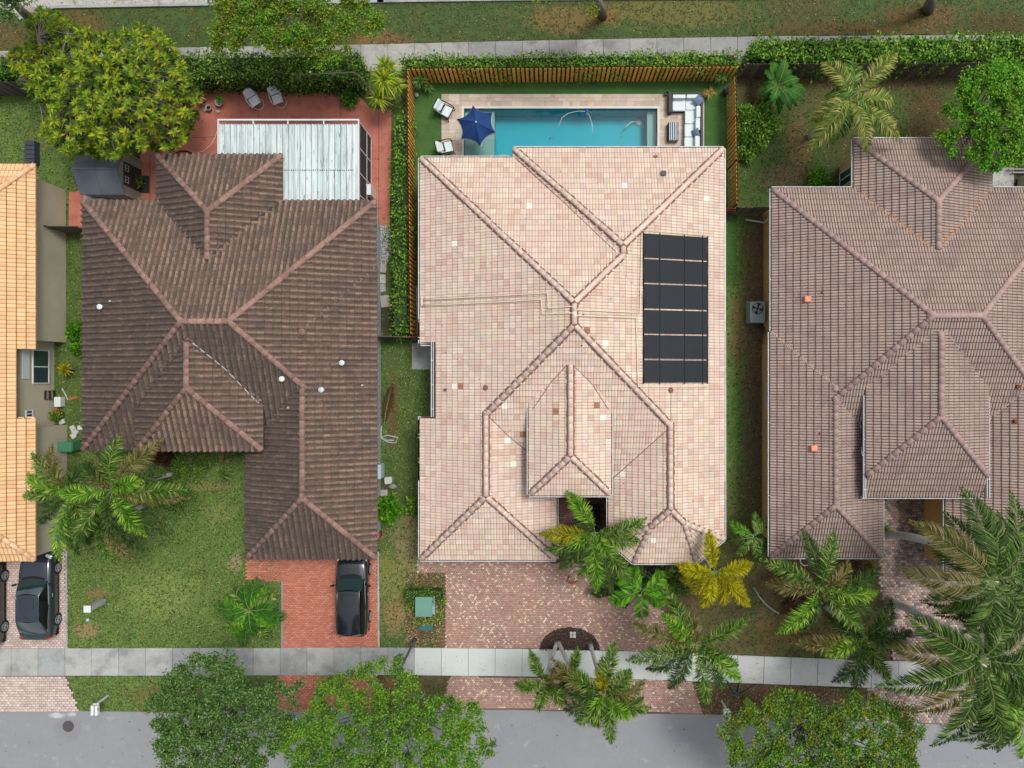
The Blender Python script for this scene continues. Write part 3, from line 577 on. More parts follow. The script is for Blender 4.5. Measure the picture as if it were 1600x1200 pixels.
# travertine deck, each stone a piece
mb = MB()
dx0, dy1 = P(690, 147.5); dx1, dy0 = P(1100, 262)
for a in ((dx0, dy0, hx0 - .12, dy1), (hx1 + .12, dy0, dx1, dy1), (hx0 - .12, hy1 + .12, hx1 + .12, dy1)): mb.sheet([(a[0], a[1]), (a[2], a[1]), (a[2], a[3]), (a[0], a[3])], .035)
deck = setting('pool_deck', mb, MT['sandj'])
rr = random.Random(5)
def stones(x0, y0, x1, y1):
    y = y1
    while y > y0 + .05:
        h = rr.choice((.2, .4, .4)); h = min(h, y - y0); x = x0
        while x < x1 - .02:
            l = rr.choice((.2, .4, .4, .6, .6)); l = min(l, x1 - x)
            if x1 - x - l < .1: l = x1 - x
            g = .005
            MB().cbox((x + l / 2, y - h / 2, .045 + rr.uniform(-.003, .003)), (l - g, h - g, .03), bev=.004).build('deck_stone', MT['travertine'], deck)
            x += l
        y -= h
stones(dx0, dy0, hx0 - .12, dy1); stones(hx0 - .12, hy1 + .12, hx1 + .12, dy1); stones(hx1 + .12, dy0, dx1, dy1)

# ------------------------------------------------------------------ tiled hip roofs
PITCH = .42
class Part:
    def __init__(s, poly, z0=3.0, drops=None, cut=None, slope=PITCH, z_px=None):
        """poly in photo px at the eave height; drops {edge: dz}; cut px rect removed"""
        s.z0 = z0; s.sl = slope; zp = z0 if z_px is None else z_px
        p = [P(a, b, zp) for a, b in poly]
        A = sum(p[i][0] * p[(i + 1) % len(p)][1] - p[(i + 1) % len(p)][0] * p[i][1] for i in range(len(p)))
        assert A > 0, 'poly must run counterclockwise in the world'
        s.p = p; s.n = len(p); s.edges = []
        for i in range(s.n):
            a = Vector(p[i]); b = Vector(p[(i + 1) % s.n]); u = (b - a).normalized(); d = Vector((-u.y, u.x))
            s.edges.append((a, b, u, d, z0 + (drops or {}).get(i, 0.0)))
        s.cut = None
        if cut:
            x0, y1 = P(cut[0], cut[1], zp); x1, y0 = P(cut[2], cut[3], zp); s.cut = (x0, y0, x1, y1)
    def zi(s, i, X, Y): a, b, u, d, z = s.edges[i]; return z + s.sl * ((X - a.x) * d.x + (Y - a.y) * d.y)
    def z(s, X, Y, tol=0.0):
        X = np.asarray(X, float); Y = np.asarray(Y, float)
        zz = np.full(X.shape, 1e9); ok = np.ones(X.shape, bool)
        for i in range(s.n):
            a, b, u, d, z = s.edges[i]; dist = (X - a.x) * d.x + (Y - a.y) * d.y
            zz = np.minimum(zz, z + s.sl * dist); ok &= dist >= -tol
        if s.cut: x0, y0, x1, y1 = s.cut; ok &= ~((X > x0) & (X < x1) & (Y > y0) & (Y < y1))
        return np.where(ok, zz, -1e9)
    def face(s, i):
        poly = [Vector(q) for q in s.p]
        for j in range(s.n):
            if j == i: continue
            f = lambda q: s.zi(j, q.x, q.y) - s.zi(i, q.x, q.y)
            out = []
            for k in range(len(poly)):
                A, B = poly[k], poly[(k + 1) % len(poly)]; fa, fb = f(A), f(B)
                if fa >= -1e-6: out.append(A)
                if (fa > 1e-6 and fb < -1e-6) or (fa < -1e-6 and fb > 1e-6): out.append(A.lerp(B, fa / (fa - fb)))
            poly = out
            if len(poly) < 3: return []
        r = []
        for q in poly:
            if not r or (q - r[-1]).length > 1e-4: r.append(q)
        if len(r) > 1 and (r[0] - r[-1]).length < 1e-4: r.pop()
        return r if len(r) >= 3 else []
def zmax(parts, X, Y, skip=None):
    zz = np.full(np.asarray(X, float).shape, -1e9)
    for k, p in enumerate(parts):
        if k != skip: zz = np.maximum(zz, p.z(X, Y))
    return zz
def on_roof(parts, px, py, off=0.0):
    h = 4.0
    for _ in range(12):
        x, y = P(px, py, h); z = float(zmax(parts, x, y))
        h = z + off if z > 0 else 3.0 + off
    return Vector((*P(px, py, h), h))
def tile_shape(kind, wd, ex):
    prof = []
    if kind == 's':      # one tall barrel and a pan
        us = [0, .08, .2, .32, .44, .54, .64, .82, 1.0]; zs = [.035, .07, .105, .11, .08, .03, .006, .002, .03]; pans = (5, 6, 7)
    elif kind == 'roll2':
        us = [0, .12, .25, .38, .5, .62, .75, .88, 1.0]; zs = [.012, .048, .062, .048, .010, .048, .062, .048, .012]; pans = ()
        us = [0, .08, .25, .40, .5, .58, .75, .90, 1.0]; pans = (0, 3, 4, 7)
    elif kind == 'flat2':
        us = [0, .1, .25, .4, .5, .6, .75, .9, 1.0]; zs = [.012, .030, .036, .030, .010, .030, .036, .030, .012]; pans = (4,); us = [0, .1, .25, .42, .48, .56, .75, .9, 1.0]
    else:                # gentle
        us = [0, .15, .5, .85, 1.0]; zs = [.012, .03, .04, .03, .012]; pans = (3,)
    t = {'s': .04, 'roll2': .042, 'flat2': .036, 'gentle': .045}[kind]; gw = {'s': .985, 'roll2': .975, 'flat2': .965, 'gentle': .955}[kind]
    V = []; n = len(us); nb = {'s': .012, 'roll2': .03, 'flat2': .016, 'gentle': .03}[kind]
    for u, z in zip(us, zs): V.append(((u * gw) * wd, nb, z + t - .003))
    for u, z in zip(us, zs): V.append(((u * gw) * wd, ex * 1.04, z + .004))
    for u, z in zip(us, zs): V.append(((u * gw) * wd, -.01, z + t))
    for u, z in zip(us, zs): V.append(((u * gw) * wd, -.004, z - .012))
    Fq = []
    for i in range(n - 1): Fq.append((i, i + 1, n + i + 1, n + i)); Fq.append((3 * n + i, 3 * n + i + 1, 2 * n + i + 1, 2 * n + i)); Fq.append((2 * n + i, 2 * n + i + 1, i + 1, i))
    global MIDX
    MIDX = []
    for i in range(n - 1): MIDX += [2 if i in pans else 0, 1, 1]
    return np.array(V), Fq
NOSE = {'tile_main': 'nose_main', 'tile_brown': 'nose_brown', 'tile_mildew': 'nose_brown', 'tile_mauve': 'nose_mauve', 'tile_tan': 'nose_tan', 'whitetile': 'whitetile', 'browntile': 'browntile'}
def odd_tiles_for(house): return ODD.get(house, [])

def build_roof(root, parts, kind, wd, ex, mat_fn, capmat, capr, mortar, hname, nparts=300, odd=(), frame=(-60, -60, 1665, 1265), gut=True, wallmat=None, walls=True, inset=.45, gcut=()):
    tv, tf = tile_shape(kind, wd, ex); tfa = np.array(tf); nv = len(tv)
    cand = []; bulk = {}
    odd_w = [(on_roof(parts, a, b), m, l) for a, b, m, l in odd]
    for pi, part in enumerate(parts):
        for fi in range(part.n):
            poly = part.face(fi)
            if not poly: continue
            a, b, u, d, z0 = part.edges[fi]; s = part.sl; L = math.sqrt(1 + s * s)
            cosx = 1 / L
            o_u = a.x * u.x + a.y * u.y; us = [q.x * u.x + q.y * u.y for q in poly]; vs = [((q.x - a.x) * d.x + (q.y - a.y) * d.y) * L for q in poly]
            i0, i1 = math.floor(min(us) / wd) - 1, math.ceil(max(us) / wd) + 1; j1 = math.ceil(max(vs) / ex) + 1
            I, J = np.meshgrid(np.arange(i0, i1), np.arange(0, j1)); I = I.ravel(); J = J.ravel()
            mat = mat_fn(pi, fi, d)
            U0 = I * wd; V0 = J * ex - .04
            def plan(U, V): # in-plane coords to plan
                dd = V * cosx; k = U - o_u
                return a.x + u.x * k + d.x * dd, a.y + u.y * k + d.y * dd
            corners = [plan(U0 + q * wd, V0 + r * ex) for q in (.02, .98) for r in (.14, .98)]
            cx, cy = plan(U0 + wd / 2, V0 + ex / 2)
            pl = [(q.x, q.y) for q in poly]
            n_in = sum(np.where(inside(*c, pl), 1, 0) for c in corners)
            zc = part.zi(fi, cx, cy)
            vis = np.zeros(len(I), bool)
            allvis = np.ones(len(I), bool)
            for k, other in enumerate(parts):
                if k == pi: continue
            for c in corners + [(cx, cy)]:
                zz = part.zi(fi, *c)
                m = np.ones(len(I), bool)
                for k, other in enumerate(parts):
                    if k == pi: continue
                    zo = other.z(*c)
                    m &= (zz > zo + .004) | ((np.abs(zz - zo) <= .004) & (pi < k)) 
                vis |= m; allvis &= m
            sel = (n_in > 0) & vis
            if part.cut:
                x0, y0, x1, y1 = part.cut; sel &= ~((cx > x0) & (cx < x1) & (cy > y0) & (cy < y1))
            kk = F / (CAM_H - zc); px = NX + cx * kk; py = NY - cy * kk
            sel &= (px > frame[0]) & (px < frame[2]) & (py > frame[1]) & (py < frame[3])
            full = (n_in == 4) & allvis
            for ow, om, ol in odd_w:
                hit = np.where(sel & full & (np.abs((cx - ow.x) * u.x + (cy - ow.y) * u.y) < wd / 2) & (np.abs((cx - ow.x) * d.x + (cy - ow.y) * d.y) < ex * cosx / 2))[0]
                if len(hit): cand.append((1e9, pi, fi, float(U0[hit[0]]), float(V0[hit[0]]), om)); sel[hit] = False
            # transform
            X3 = Vector((u.x, u.y, 0)); Y3 = Vector((d.x, d.y, s)) / L; Z3 = Vector((-d.x * s, -d.y * s, 1)) / L
            O = Vector((a.x - u.x * o_u, a.y - u.y * o_u, z0))
            R = np.array([list(X3), list(Y3), list(Z3)])
            def place(U, V):
                n = len(U); jz = RNG.uniform(0, .008, n); tl = RNG.uniform(-.006, .006, n)
                base = np.zeros((n, nv, 3)); base += tv[None]; base[:, :, 0] += U[:, None]; base[:, :, 1] += V[:, None] + tl[:, None]; base[:, :, 2] += jz[:, None]
                return base @ R + np.array(list(O))
            idx = np.where(sel & full)[0]
            for q in idx:
                cand.append((float(zc[q]) + (0 if 0 < px[q] < 1600 and 0 < py[q] < 1200 else -50), pi, fi, float(U0[q]), float(V0[q]), mat))
            # clipped border tiles
            idx = np.where(sel & ~full)[0]
            if len(idx):
                W = place(U0[idx], V0[idx]).reshape(-1, 3); Fc = (tfa[None] + (np.arange(len(idx)) * nv)[:, None, None]).reshape(-1, 4)
                bm = bmesh.new(); vv = [bm.verts.new(p) for p in W.tolist()]
                for q_, f in enumerate(Fc.tolist()): bm.faces.new([vv[t] for t in f]).material_index = MIDX[q_ % len(MIDX)]
                for k in range(len(poly)):
                    A = poly[k]; B = poly[(k + 1) % len(poly)]; e = (B - A)
                    if e.length < 1e-5: continue
                    nn = Vector((e.y, -e.x)).normalized()  # outward (poly is ccw)
                    if nn.dot(d) < -.999: continue          # the eave edge itself
                    bmesh.ops.bisect_plane(bm, geom=bm.verts[:] + bm.edges[:] + bm.faces[:], plane_co=(A.x + nn.x * .004, A.y + nn.y * .004, 0), plane_no=(nn.x, nn.y, 0), clear_outer=True)
                bm.verts.index_update()
                bulk.setdefault(mat, []).append(('ng', [tuple(v.co) for v in bm.verts], [tuple(v.index for v in f.verts) for f in bm.faces], [f.material_index for f in bm.faces])); bm.free()
            part_frames.setdefault(id(part), {})[fi] = (R, O)
    cand.sort(key=lambda c: -c[0])
    tops, rest = cand[:nparts], cand[nparts:]
    meshes = {}
    for zc, pi, fi, U, V, mat in tops:
        R, O = part_frames[id(parts[pi])][fi]
        if mat not in meshes:
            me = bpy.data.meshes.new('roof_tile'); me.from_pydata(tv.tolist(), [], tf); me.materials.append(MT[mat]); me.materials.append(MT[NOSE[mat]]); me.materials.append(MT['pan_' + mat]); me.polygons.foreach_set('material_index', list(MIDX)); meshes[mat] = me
        Mx = Matrix(R.tolist()).transposed().to_4x4(); org = O + Vector((Matrix(R.tolist()).transposed()) @ Vector((U, V, random.uniform(0, .008))))
        Mx.translation = org
        o = link('roof_tile', meshes[mat]); o.matrix_basis = Mx; keep(o, root)
        if zc > 1e8: o['label'] = 'chalk white replacement tile' if mat == 'whitetile' else 'darker brown replacement tile'
    byf = {}
    for zc, pi, fi, U, V, mat in rest: byf.setdefault((pi, fi, mat), []).append((U, V))
    for (pi, fi, mat), uv in byf.items():
        R, O = part_frames[id(parts[pi])][fi]; uv = np.array(uv); n = len(uv)
        base = np.zeros((n, nv, 3)) + tv[None]; base[:, :, 0] += uv[:, 0:1]; base[:, :, 1] += uv[:, 1:2] + RNG.uniform(-.006, .006, (n, 1)); base[:, :, 2] += RNG.uniform(0, .008, (n, 1))
        W = base @ R + np.array(list(O)); bulk.setdefault(mat, []).append(('np', W.reshape(-1, 3), (tfa[None] + (np.arange(n) * nv)[:, None, None]).reshape(-1, 4), list(MIDX) * n))
    for mat, L_ in bulk.items():
        V = []; Fl = []; MI = []; b = 0
        for t, v, f, mi in L_:
            MI += mi
            v = v.tolist() if t == 'np' else v; f = f.tolist() if t == 'np' else f
            V += v; Fl += [tuple(i + b for i in q) for q in f]; b += len(v)
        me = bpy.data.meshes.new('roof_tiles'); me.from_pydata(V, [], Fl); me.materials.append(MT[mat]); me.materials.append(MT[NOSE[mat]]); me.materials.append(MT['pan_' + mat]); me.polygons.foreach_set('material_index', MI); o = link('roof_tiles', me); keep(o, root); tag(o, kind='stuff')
    # underlay, fascia, soffit
    mb = MB()
    for k, part in enumerate(parts):
        dz = -.003 * k
        for fi in range(part.n):
            poly = part.face(fi)
            if not poly: continue
            pcs = [[(q.x, q.y) for q in poly]]
            if part.cut:
                x0, y0, x1, y1 = part.cut
                def clipp(pp, f):
                    out = []
                    for t in range(len(pp)):
                        A, B = pp[t], pp[(t + 1) % len(pp)]; fa, fb = f(A), f(B)
                        if fa >= 0: out.append(A)
                        if (fa > 0) != (fb > 0) and abs(fa - fb) > 1e-9: q = fa / (fa - fb); out.append((A[0] + (B[0] - A[0]) * q, A[1] + (B[1] - A[1]) * q))
                    return out
                p0 = pcs[0]; up = clipp(p0, lambda q: q[1] - y1); dn = clipp(p0, lambda q: y0 - q[1]); mid = clipp(clipp(p0, lambda q: y1 - q[1]), lambda q: q[1] - y0)
                side = clipp(mid, lambda q: (q[0] - x1)) if x0 < min(q[0] for q in part.p) + .1 else clipp(mid, lambda q: (x0 - q[0]))
                pcs = [q for q in (up, dn, side) if len(q) >= 3]
            for pp in pcs: mb.add([(q[0], q[1], float(part.zi(fi, q[0], q[1])) + dz) for q in pp], [tuple(range(len(pp)))])
        if not part.cut:
            n = part.n; c = Vector((sum(q[0] for q in part.p) / n, sum(q[1] for q in part.p) / n)); e = .004 * k
            zs = [min(part.edges[i][4], part.edges[i - 1][4]) for i in range(n)]
            pts = [(q[0] + (c.x - q[0]) * e / 5, q[1] + (c.y - q[1]) * e / 5) for q in part.p]
            mb.add([(q[0], q[1], zs[i] - .004) for i, q in enumerate(pts)] + [(q[0], q[1], zs[i] - .17 - e) for i, q in enumerate(pts)],
                   [(i, n + i, n + (i + 1) % n, (i + 1) % n) for i in range(n)] + [tuple(range(n, 2 * n))])
    keep(mb.build('roof_deck', MT['deckroof']), root)
    # ridge and hip caps, one object each
    cm = MB(); n = 6; Lc = .40 if capr > .12 else .36
    for (yy, r) in ((0, capr), (Lc * 1.08, capr * .86)):
        for k in range(n + 1): t = math.pi * k / n; cm.v.append((math.cos(t) * r * 1.05, yy, math.sin(t) * r * .75 + (.02 if yy == 0 else 0)))
    for k in range(n): cm.f.append((k, k + 1, n + 2 + k, n + 1 + k))
    cm.f.append(tuple(range(n, -1, -1)))
    cme = bpy.data.meshes.new('ridge_cap'); cme.from_pydata(cm.v, [], cm.f); cme.materials.append(MT[capmat]); cme.polygons.foreach_set('use_smooth', [True] * n + [False])
    mm = MB(); nodes = []
    for pi, part in enumerate(parts):
        fp = [part.face(i) for i in range(part.n)]
        for i in range(part.n):
            for j in range(i + 1, part.n):
                if not fp[i] or not fp[j]: continue
                sh = []
                for q in fp[i]:
                    for r in fp[j]:
                        if (q - r).length < .01 and all((q - t).length > .01 for t in sh): sh.append(q)
                if len(sh) != 2: continue
                A, B = [Vector((q.x, q.y, float(part.zi(i, q.x, q.y)))) for q in sh]
                if A.z > B.z: A, B = B, A
                if abs((A - B).z) < 1e-3 and A.y > B.y: A, B = B, A
                if (B - A).length < .25: continue
                dirv = (B - A).normalized(); N_ = int((B - A).length / Lc); start = (B - A).length - N_ * Lc
                up = Vector((0, 0, 1)); xx = dirv.cross(up).normalized(); zz = xx.cross(dirv)
                runs = []
                for k in range(-1 if start > .12 else 0, N_):
                    t = start + k * Lc
                    if t < 0: t = 0.02
                    pc = A + dirv * (t + Lc / 2)
                    if float(zmax(parts, pc.x, pc.y, pi)) > pc.z + .02: continue
                    if max(float(zmax(parts, pc.x + sg * xx.x * .3, pc.y + sg * xx.y * .3)) for sg in (-1, 1)) > pc.z - .03: continue
                    kx = F / (CAM_H - pc.z); ppx = NX + pc.x * kx; ppy = NY - pc.y * kx
                    if not (frame[0] < ppx < frame[2] and frame[1] < ppy < frame[3]): continue
                    Mx = Matrix((xx, dirv, zz)).transposed().to_4x4(); Mx.translation = A + dirv * t + zz * (.06 + random.uniform(0, .006))
                    Mx = Mx @ Matrix.Rotation(random.uniform(-.02, .02), 4, 'Z')
                    keep_o = link('ridge_cap', cme); keep_o.matrix_basis = Mx; keep(keep_o, root); runs.append((A + dirv * t, A + dirv * (t + Lc)))
                if mortar and runs:
                    a_, b_ = runs[0][0], runs[-1][1]; wv = xx * (capr + .075); up_ = zz * .05
                    b0 = len(mm.v); segs = max(1, int((b_ - a_).length / .12)); rj = random.Random(pi * 7 + i)
                    for q in range(segs + 1):
                        c_ = a_.lerp(b_, q / segs)
                        mm.v += [tuple(c_ - wv * rj.uniform(.9, 1.12) + up_ * .15), tuple(c_ + up_ * 1.6), tuple(c_ + wv * rj.uniform(.9, 1.12) + up_ * .15)]
                    for q in range(segs):
                        g = b0 + q * 3; mm.f += [(g, g + 3, g + 4, g + 1), (g + 1, g + 4, g + 5, g + 2)]
                if runs: nodes.append(B)
    if mm.v: keep(mm.build('hip_mortar', MT[mortar]), root)
    mb = MB(); done = []
    for q in nodes:
        if any((q - t).length < .3 for t in done) or float(zmax(parts, q.x, q.y)) > q.z + .05: continue
        done.append(q); mb.lathe([(capr * 1.25, 0.0), (capr * 1.15, .09), (capr * .6, .14), (.02, .15)], tuple(q), 8)
    if mb.v: keep(mb.build('ridge_joint', MT[mortar or capmat]), root)
    # gutters
    if gut:
        for pi, part in enumerate(parts):
            for i in range(part.n):
                a, b, u, d, z0 = part.edges[i]; L = (b - a).length; st = .25; runs = []; cur = None; N_ = int(L / st)
                for k in range(N_ + 1):
                    t = min(k * st, L); q = a + u * t - d * .12; q2 = a + u * t + d * .1
                    ok = float(zmax(parts, q.x, q.y)) < z0 - .15
                    if part.cut: x0, y0, x1, y1 = part.cut; ok &= not (x0 - .2 < q2.x < x1 and y0 < q2.y < y1)
                    if ok: cur = [t, t] if cur is None else [cur[0], t]
                    elif cur: runs.append(cur); cur = None
                if cur: runs.append([cur[0], L])
                for r in runs:
                    if r[1] - r[0] < .3: continue
                    gutter(root, a + u * r[0], a + u * r[1], d, z0)
        for g in gcut: gutter(root, Vector(g[0]), Vector(g[1]), Vector(g[2]), g[3])
    if walls:
        for k, part in enumerate(parts):
            ins = inset + .004 * k; q = []
            for i in range(part.n):
                a1, b1, u1, d1, _ = part.edges[i - 1]; a2, b2, u2, d2, _ = part.edges[i]
                den = u1.x * u2.y - u1.y * u2.x
                A = a1 + d1 * ins; B = a2 + d2 * ins; t = ((B.x - A.x) * u2.y - (B.y - A.y) * u2.x) / den; q.append(tuple(A + u1 * t))
            mb = MB(); mb.prism(q, -.02, min(e[4] for e in part.edges) - .18); keep(mb.build('wall', MT[wallmat]), root)
part_frames = {}
def gutter(root, A, B, d, z0):
    u = (B - A).normalized(); o1 = -d * .035; o2 = -d * .155; zt = z0 + .01
    mb = MB(); e0 = A - u * .0; e1 = B + u * .0
    sec = [(-.02, zt - .02), (-.02, zt - .14), (-.14, zt - .14), (-.15, zt), (-.115, zt), (-.115, zt - .10), (-.05, zt - .10), (-.05, zt - .02)]
    m = len(sec)
    for e in (e0 - u * .03, e1 + u * .03):
        for s_, z in sec: q = e + d * s_; mb.v.append((q.x, q.y, z))
    for k in range(m): mb.f.append((k, (k + 1) % m, m + (k + 1) % m, m + k))
    mb.f.append(tuple(range(m))); mb.f.append(tuple(range(2 * m - 1, m - 1, -1)))
    g = keep(mb.build('gutter', MT['gutter']), root)
    mb = MB(); a, b = e0 + d * -.052, e1 + d * -.052; c, f = e1 + d * -.113, e0 + d * -.113
    mb.add([(a.x, a.y, zt - .07), (b.x, b.y, zt - .07), (c.x, c.y, zt - .07), (f.x, f.y, zt - .07)], [(0, 1, 2, 3)])
    L = (B - A).length; k = .9
    o = keep(mb.build('gutter_trough', MT['gutterin']), root)
    mb = MB()
    while k < L: q = e0 + u * k; mb.cbox((q.x - d.x * .08, q.y - d.y * .08, zt + .005), (.03 if abs(u.x) > .5 else .15, .15 if abs(u.x) > .5 else .03, .012)); k += 1.25
    if mb.v: keep(mb.build('gutter_bracket', MT['white']), root)

def rect(x0, y0, x1, y1): return [(x0, y1), (x1, y1), (x1, y0), (x0, y0)]   # edges: 0 front, 1 right, 2 back, 3 left

# --- middle house, pale blended clay tiles
main_root = thing('tiled_house', 'middle house with pale pink and cream clay tile roof and black solar panels', 'house', (*P(892, 560), 0))
ME = 3.0
PM = Part(rect(658, 248, 1128.5, 750), ME, cut=(640, 536, 679.5, 650))
PE = Part(rect(803, 233, 1129.5, 600), ME)
PW1 = Part(rect(658, 500, 868, 873), ME, cut=(640, 536, 679.5, 650))
PW2 = Part([(952, 846), (990, 878), (1088, 878), (1130, 842), (1130, 520), (952, 520)], ME)
PP = Part(rect(828, 420, 953, 772), 4.7)
mainP = [PM, PE, PW1, PW2, PP]
nx0, ny1 = P(679.5, 536, ME); _, ny0 = P(679.5, 650, ME); lx = P(658, 0, ME)[0]; zn = ME + PITCH * (nx0 - lx)
W_, D_ = 'whitetile', 'browntile'
ODDM = [(x, y, m, '') for x, y, m in ((708, 378, W_), (979, 288, W_), (1104, 310, W_), (1095, 268, D_), (913, 520, D_), (947, 533, W_), (789, 635, W_), (787, 666, W_), (789, 684, W_), (797, 722, W_), (850, 606, W_), (950, 628, W_),
        (937, 650, W_), (929, 635, D_), (1000, 707, W_), (971, 738, W_), (1025, 844, W_), (725, 604, D_), (716, 600, W_), (816, 680, D_), (830, 327, W_), (872, 643, D_))]
build_roof(main_root, mainP, 'flat2', .30, .32, lambda p, f, d: 'tile_main', 'cap_main', .125, 'mortar_main', 'main', odd=ODDM, wallmat='wall_main',
           gcut=[((nx0, ny1), (nx0, ny0), (1, 0), zn), ((lx - .0, ny1 + .0), (nx0 - .1, ny1), (0, 1), ME + .02)])
# raised porch cheek window and brick-red panel
q = on_roof(mainP, 823, 660)
keep(MB().box(P(831, 0, 4)[0] - .06, P(0, 672, 4)[1], 3.9, P(831, 0, 4)[0] - .02, P(0, 648, 4)[1], 4.45).build('cheek_panel', MT['gatewood']), main_root)
def vent(root, parts, px, py, size, h, mat, lab=None, round_=False):
    p = on_roof(parts, px, py); mb = MB()
    if round_: mb.lathe([(size / 2, -.1), (size / 2, h), (size * .35, h + .02), (.01, h + .02)], tuple(p), 10)
    else: mb.cbox((p.x, p.y, p.z + h / 2 - .05), (size, size * .9, h + .1), bev=.02)
    o = keep(mb.build('roof_vent', MT[mat]), root)
    if lab: o['label'] = lab
    return o
vent(main_root, mainP, 1036, 272, .26, .22, 'iron', 'dark square roof vent'); vent(main_root, mainP, 1024, 246, .2, .1, 'mortar_main'); vent(main_root, mainP, 696, 609, .16, .12, 'iron')
vent(main_root, mainP, 909, 540, .07, .12, 'iron'); vent(main_root, mainP, 911, 493, .1, .1, 'solarbar')
# solar mats
PY = [(364.5, 371), (404.5, 409.5), (443.5, 447.5), (484, 486.5), (523.5, 525), (562.5, 563.5), (600.5, 600)]
root = main_root
for i in range(6):
    y0l, y0r = PY[i]; y1l, y1r = PY[i + 1][0] - 2.4, PY[i + 1][1] - 2.3
    c = [on_roof(mainP, 1005.5, y0l, .11), on_roof(mainP, 1105.5, y0r, .11), on_roof(mainP, 1105.5, y1r, .11), on_roof(mainP, 1005.5, y1l, .11)]
    mb = MB(); nr = 44; nrm = (c[1] - c[0]).cross(c[3] - c[0]).normalized(); nrm = nrm if nrm.z > 0 else -nrm
    # ribbed absorber: shallow tubes running up the slope
    for k in range(nr + 1):
        for e, (A, B) in enumerate(((c[0], c[3]), (c[1], c[2]))): q = A.lerp(B, k / nr) + nrm * (.012 if k % 2 else 0); mb.v.append(tuple(q))
    for k in range(nr): g = 2 * k; mb.f.append((g, g + 1, g + 3, g + 2))
    b0 = len(mb.v); mb.add([tuple(q) for q in c] + [tuple(q - nrm * .03) for q in c], [(0, 4, 5, 1), (1, 5, 6, 2), (2, 6, 7, 3), (3, 7, 4, 0)])
    pn = keep(mb.build('solar_panel', MT['solar']), root)
    for A, B in ((c[0], c[3]), (c[1], c[2])):
        dd = (B - A).normalized() * .05; keep(MB().tube([A - dd, B + dd], .035, 8).build('header_pipe', MT['solarbar'], smooth=True), root)
    mb = MB()
    for t in (.245, .63, .92):
        A = c[0].lerp(c[1], t); B = c[3].lerp(c[2], t); mb.tube([A + nrm * .02, B + nrm * .02], .006, 4)
        mb.cbox(tuple(A - (B - A).normalized() * .03 + nrm * .01), (.05, .09, .04)); mb.cbox(tuple(B + (B - A).normalized() * .03 + nrm * .01), (.05, .09, .04))
    keep(mb.build('strap', MT['solarbar']), root)
def roofpipe(pts, r=.026, off=.16, mat='pipe'):
    V = []
    for a, b in zip(pts[:-1], pts[1:]):
        for k in range(6): V.append(on_roof(mainP, a[0] + (b[0] - a[0]) * k / 6, a[1] + (b[1] - a[1]) * k / 6, off))
    V.append(on_roof(mainP, *pts[-1], off)); keep(MB().tube(V, r, 6).build('water_pipe', MT[mat], smooth=True), main_root)
roofpipe([(659, 468.5), (800, 461), (855.5, 457.5), (856.5, 481.5), (897, 478.5), (899, 484), (930, 485.5), (1000, 488.5), (1003, 364)])
roofpipe([(659, 477.5), (800, 471), (846, 467.5), (847, 491), (895, 489), (898, 493), (994, 496.5), (997, 604), (1106, 604.5)])
roofpipe([(1003, 360), (1105, 368)], .012); roofpipe([(659, 463), (659, 478)], .05)
# flat black rectangle under the porch roof
mb = MB(); mb.box(*P(903, 826), .05, *P(938, 787), .09)
tag(mb.build('black_rect', MT['sideglass']), 'flat black square on the dark brick porch of the middle house', 'mat')

# --- left-middle brown house
brown_root = thing('tiled_house', 'house with dark brown barrel tile roof, left of the middle house', 'house', (*P(360, 540), 0))
brP = [Part(rect(131, 315, 587, 702), 3.0), Part(rect(385.5, 420, 588, 872), 3.0), Part(rect(246.5, 243, 440.5, 640), 3.0), Part(rect(215, 390, 410, 703), 4.0)]
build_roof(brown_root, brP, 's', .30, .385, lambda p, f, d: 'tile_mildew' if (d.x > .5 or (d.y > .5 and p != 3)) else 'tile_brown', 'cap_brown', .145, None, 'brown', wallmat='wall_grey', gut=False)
keep(MB().box(P(588, 0, 3)[0] - .02, P(0, 868, 3)[1], 2.84, P(588, 0, 3)[0] + .03, P(0, 318, 3)[1], 3.0).build('fascia', MT['wall_grey']), brown_root)
for px, py in ((160, 480), (443, 592), (536, 567), (504, 609)):
    p = on_roof(brP, px, py); mb = MB(); mb.lathe([(.11, -.05), (.11, .22), (.14, .22), (.14, .26), (.02, .3)], tuple(p), 10); keep(mb.build('roof_vent', MT['tinroof']), brown_root)
for px, py in ((175, 471), (452, 637), (567, 602)): vent(brown_root, brP, px, py, .1, .2, 'stonewht', None, True)
def valley(root, parts, pts, mat, r=.035, off=.11):
    V = []
    for a, b in zip(pts[:-1], pts[1:]):
        for k in range(10): V.append(on_roof(parts, a[0] + (b[0] - a[0]) * k / 10, a[1] + (b[1] - a[1]) * k / 10, off))
    V.append(on_roof(parts, *pts[-1], off)); return keep(MB().tube(V, r, 4).build('valley_flashing', MT[mat]), root)
valley(brown_root, brP, [(246, 317), (285, 355), (320, 398)], 'iron'); valley(brown_root, brP, [(330, 398), (372, 357), (438, 318)], 'iron')
valley(brown_root, brP, [(300, 535), (350, 575), (404, 630)], 'gutter', .018); valley(brown_root, brP, [(288, 542), (245, 592), (214, 637)], 'iron')
valley(brown_root, brP, [(466, 604), (438, 635), (412, 662)], 'iron', .02)

for pts in ([(763, 650), (795, 682), (827, 708)], [(1041, 673), (1000, 710), (957, 748)], [(886, 570), (862, 596), (832, 640)], [(895, 570), (925, 600), (951, 640)], [(805, 246), (885, 320), (962, 393)]):
    valley(main_root, mainP, pts, 'mortar_main', .016, .075)
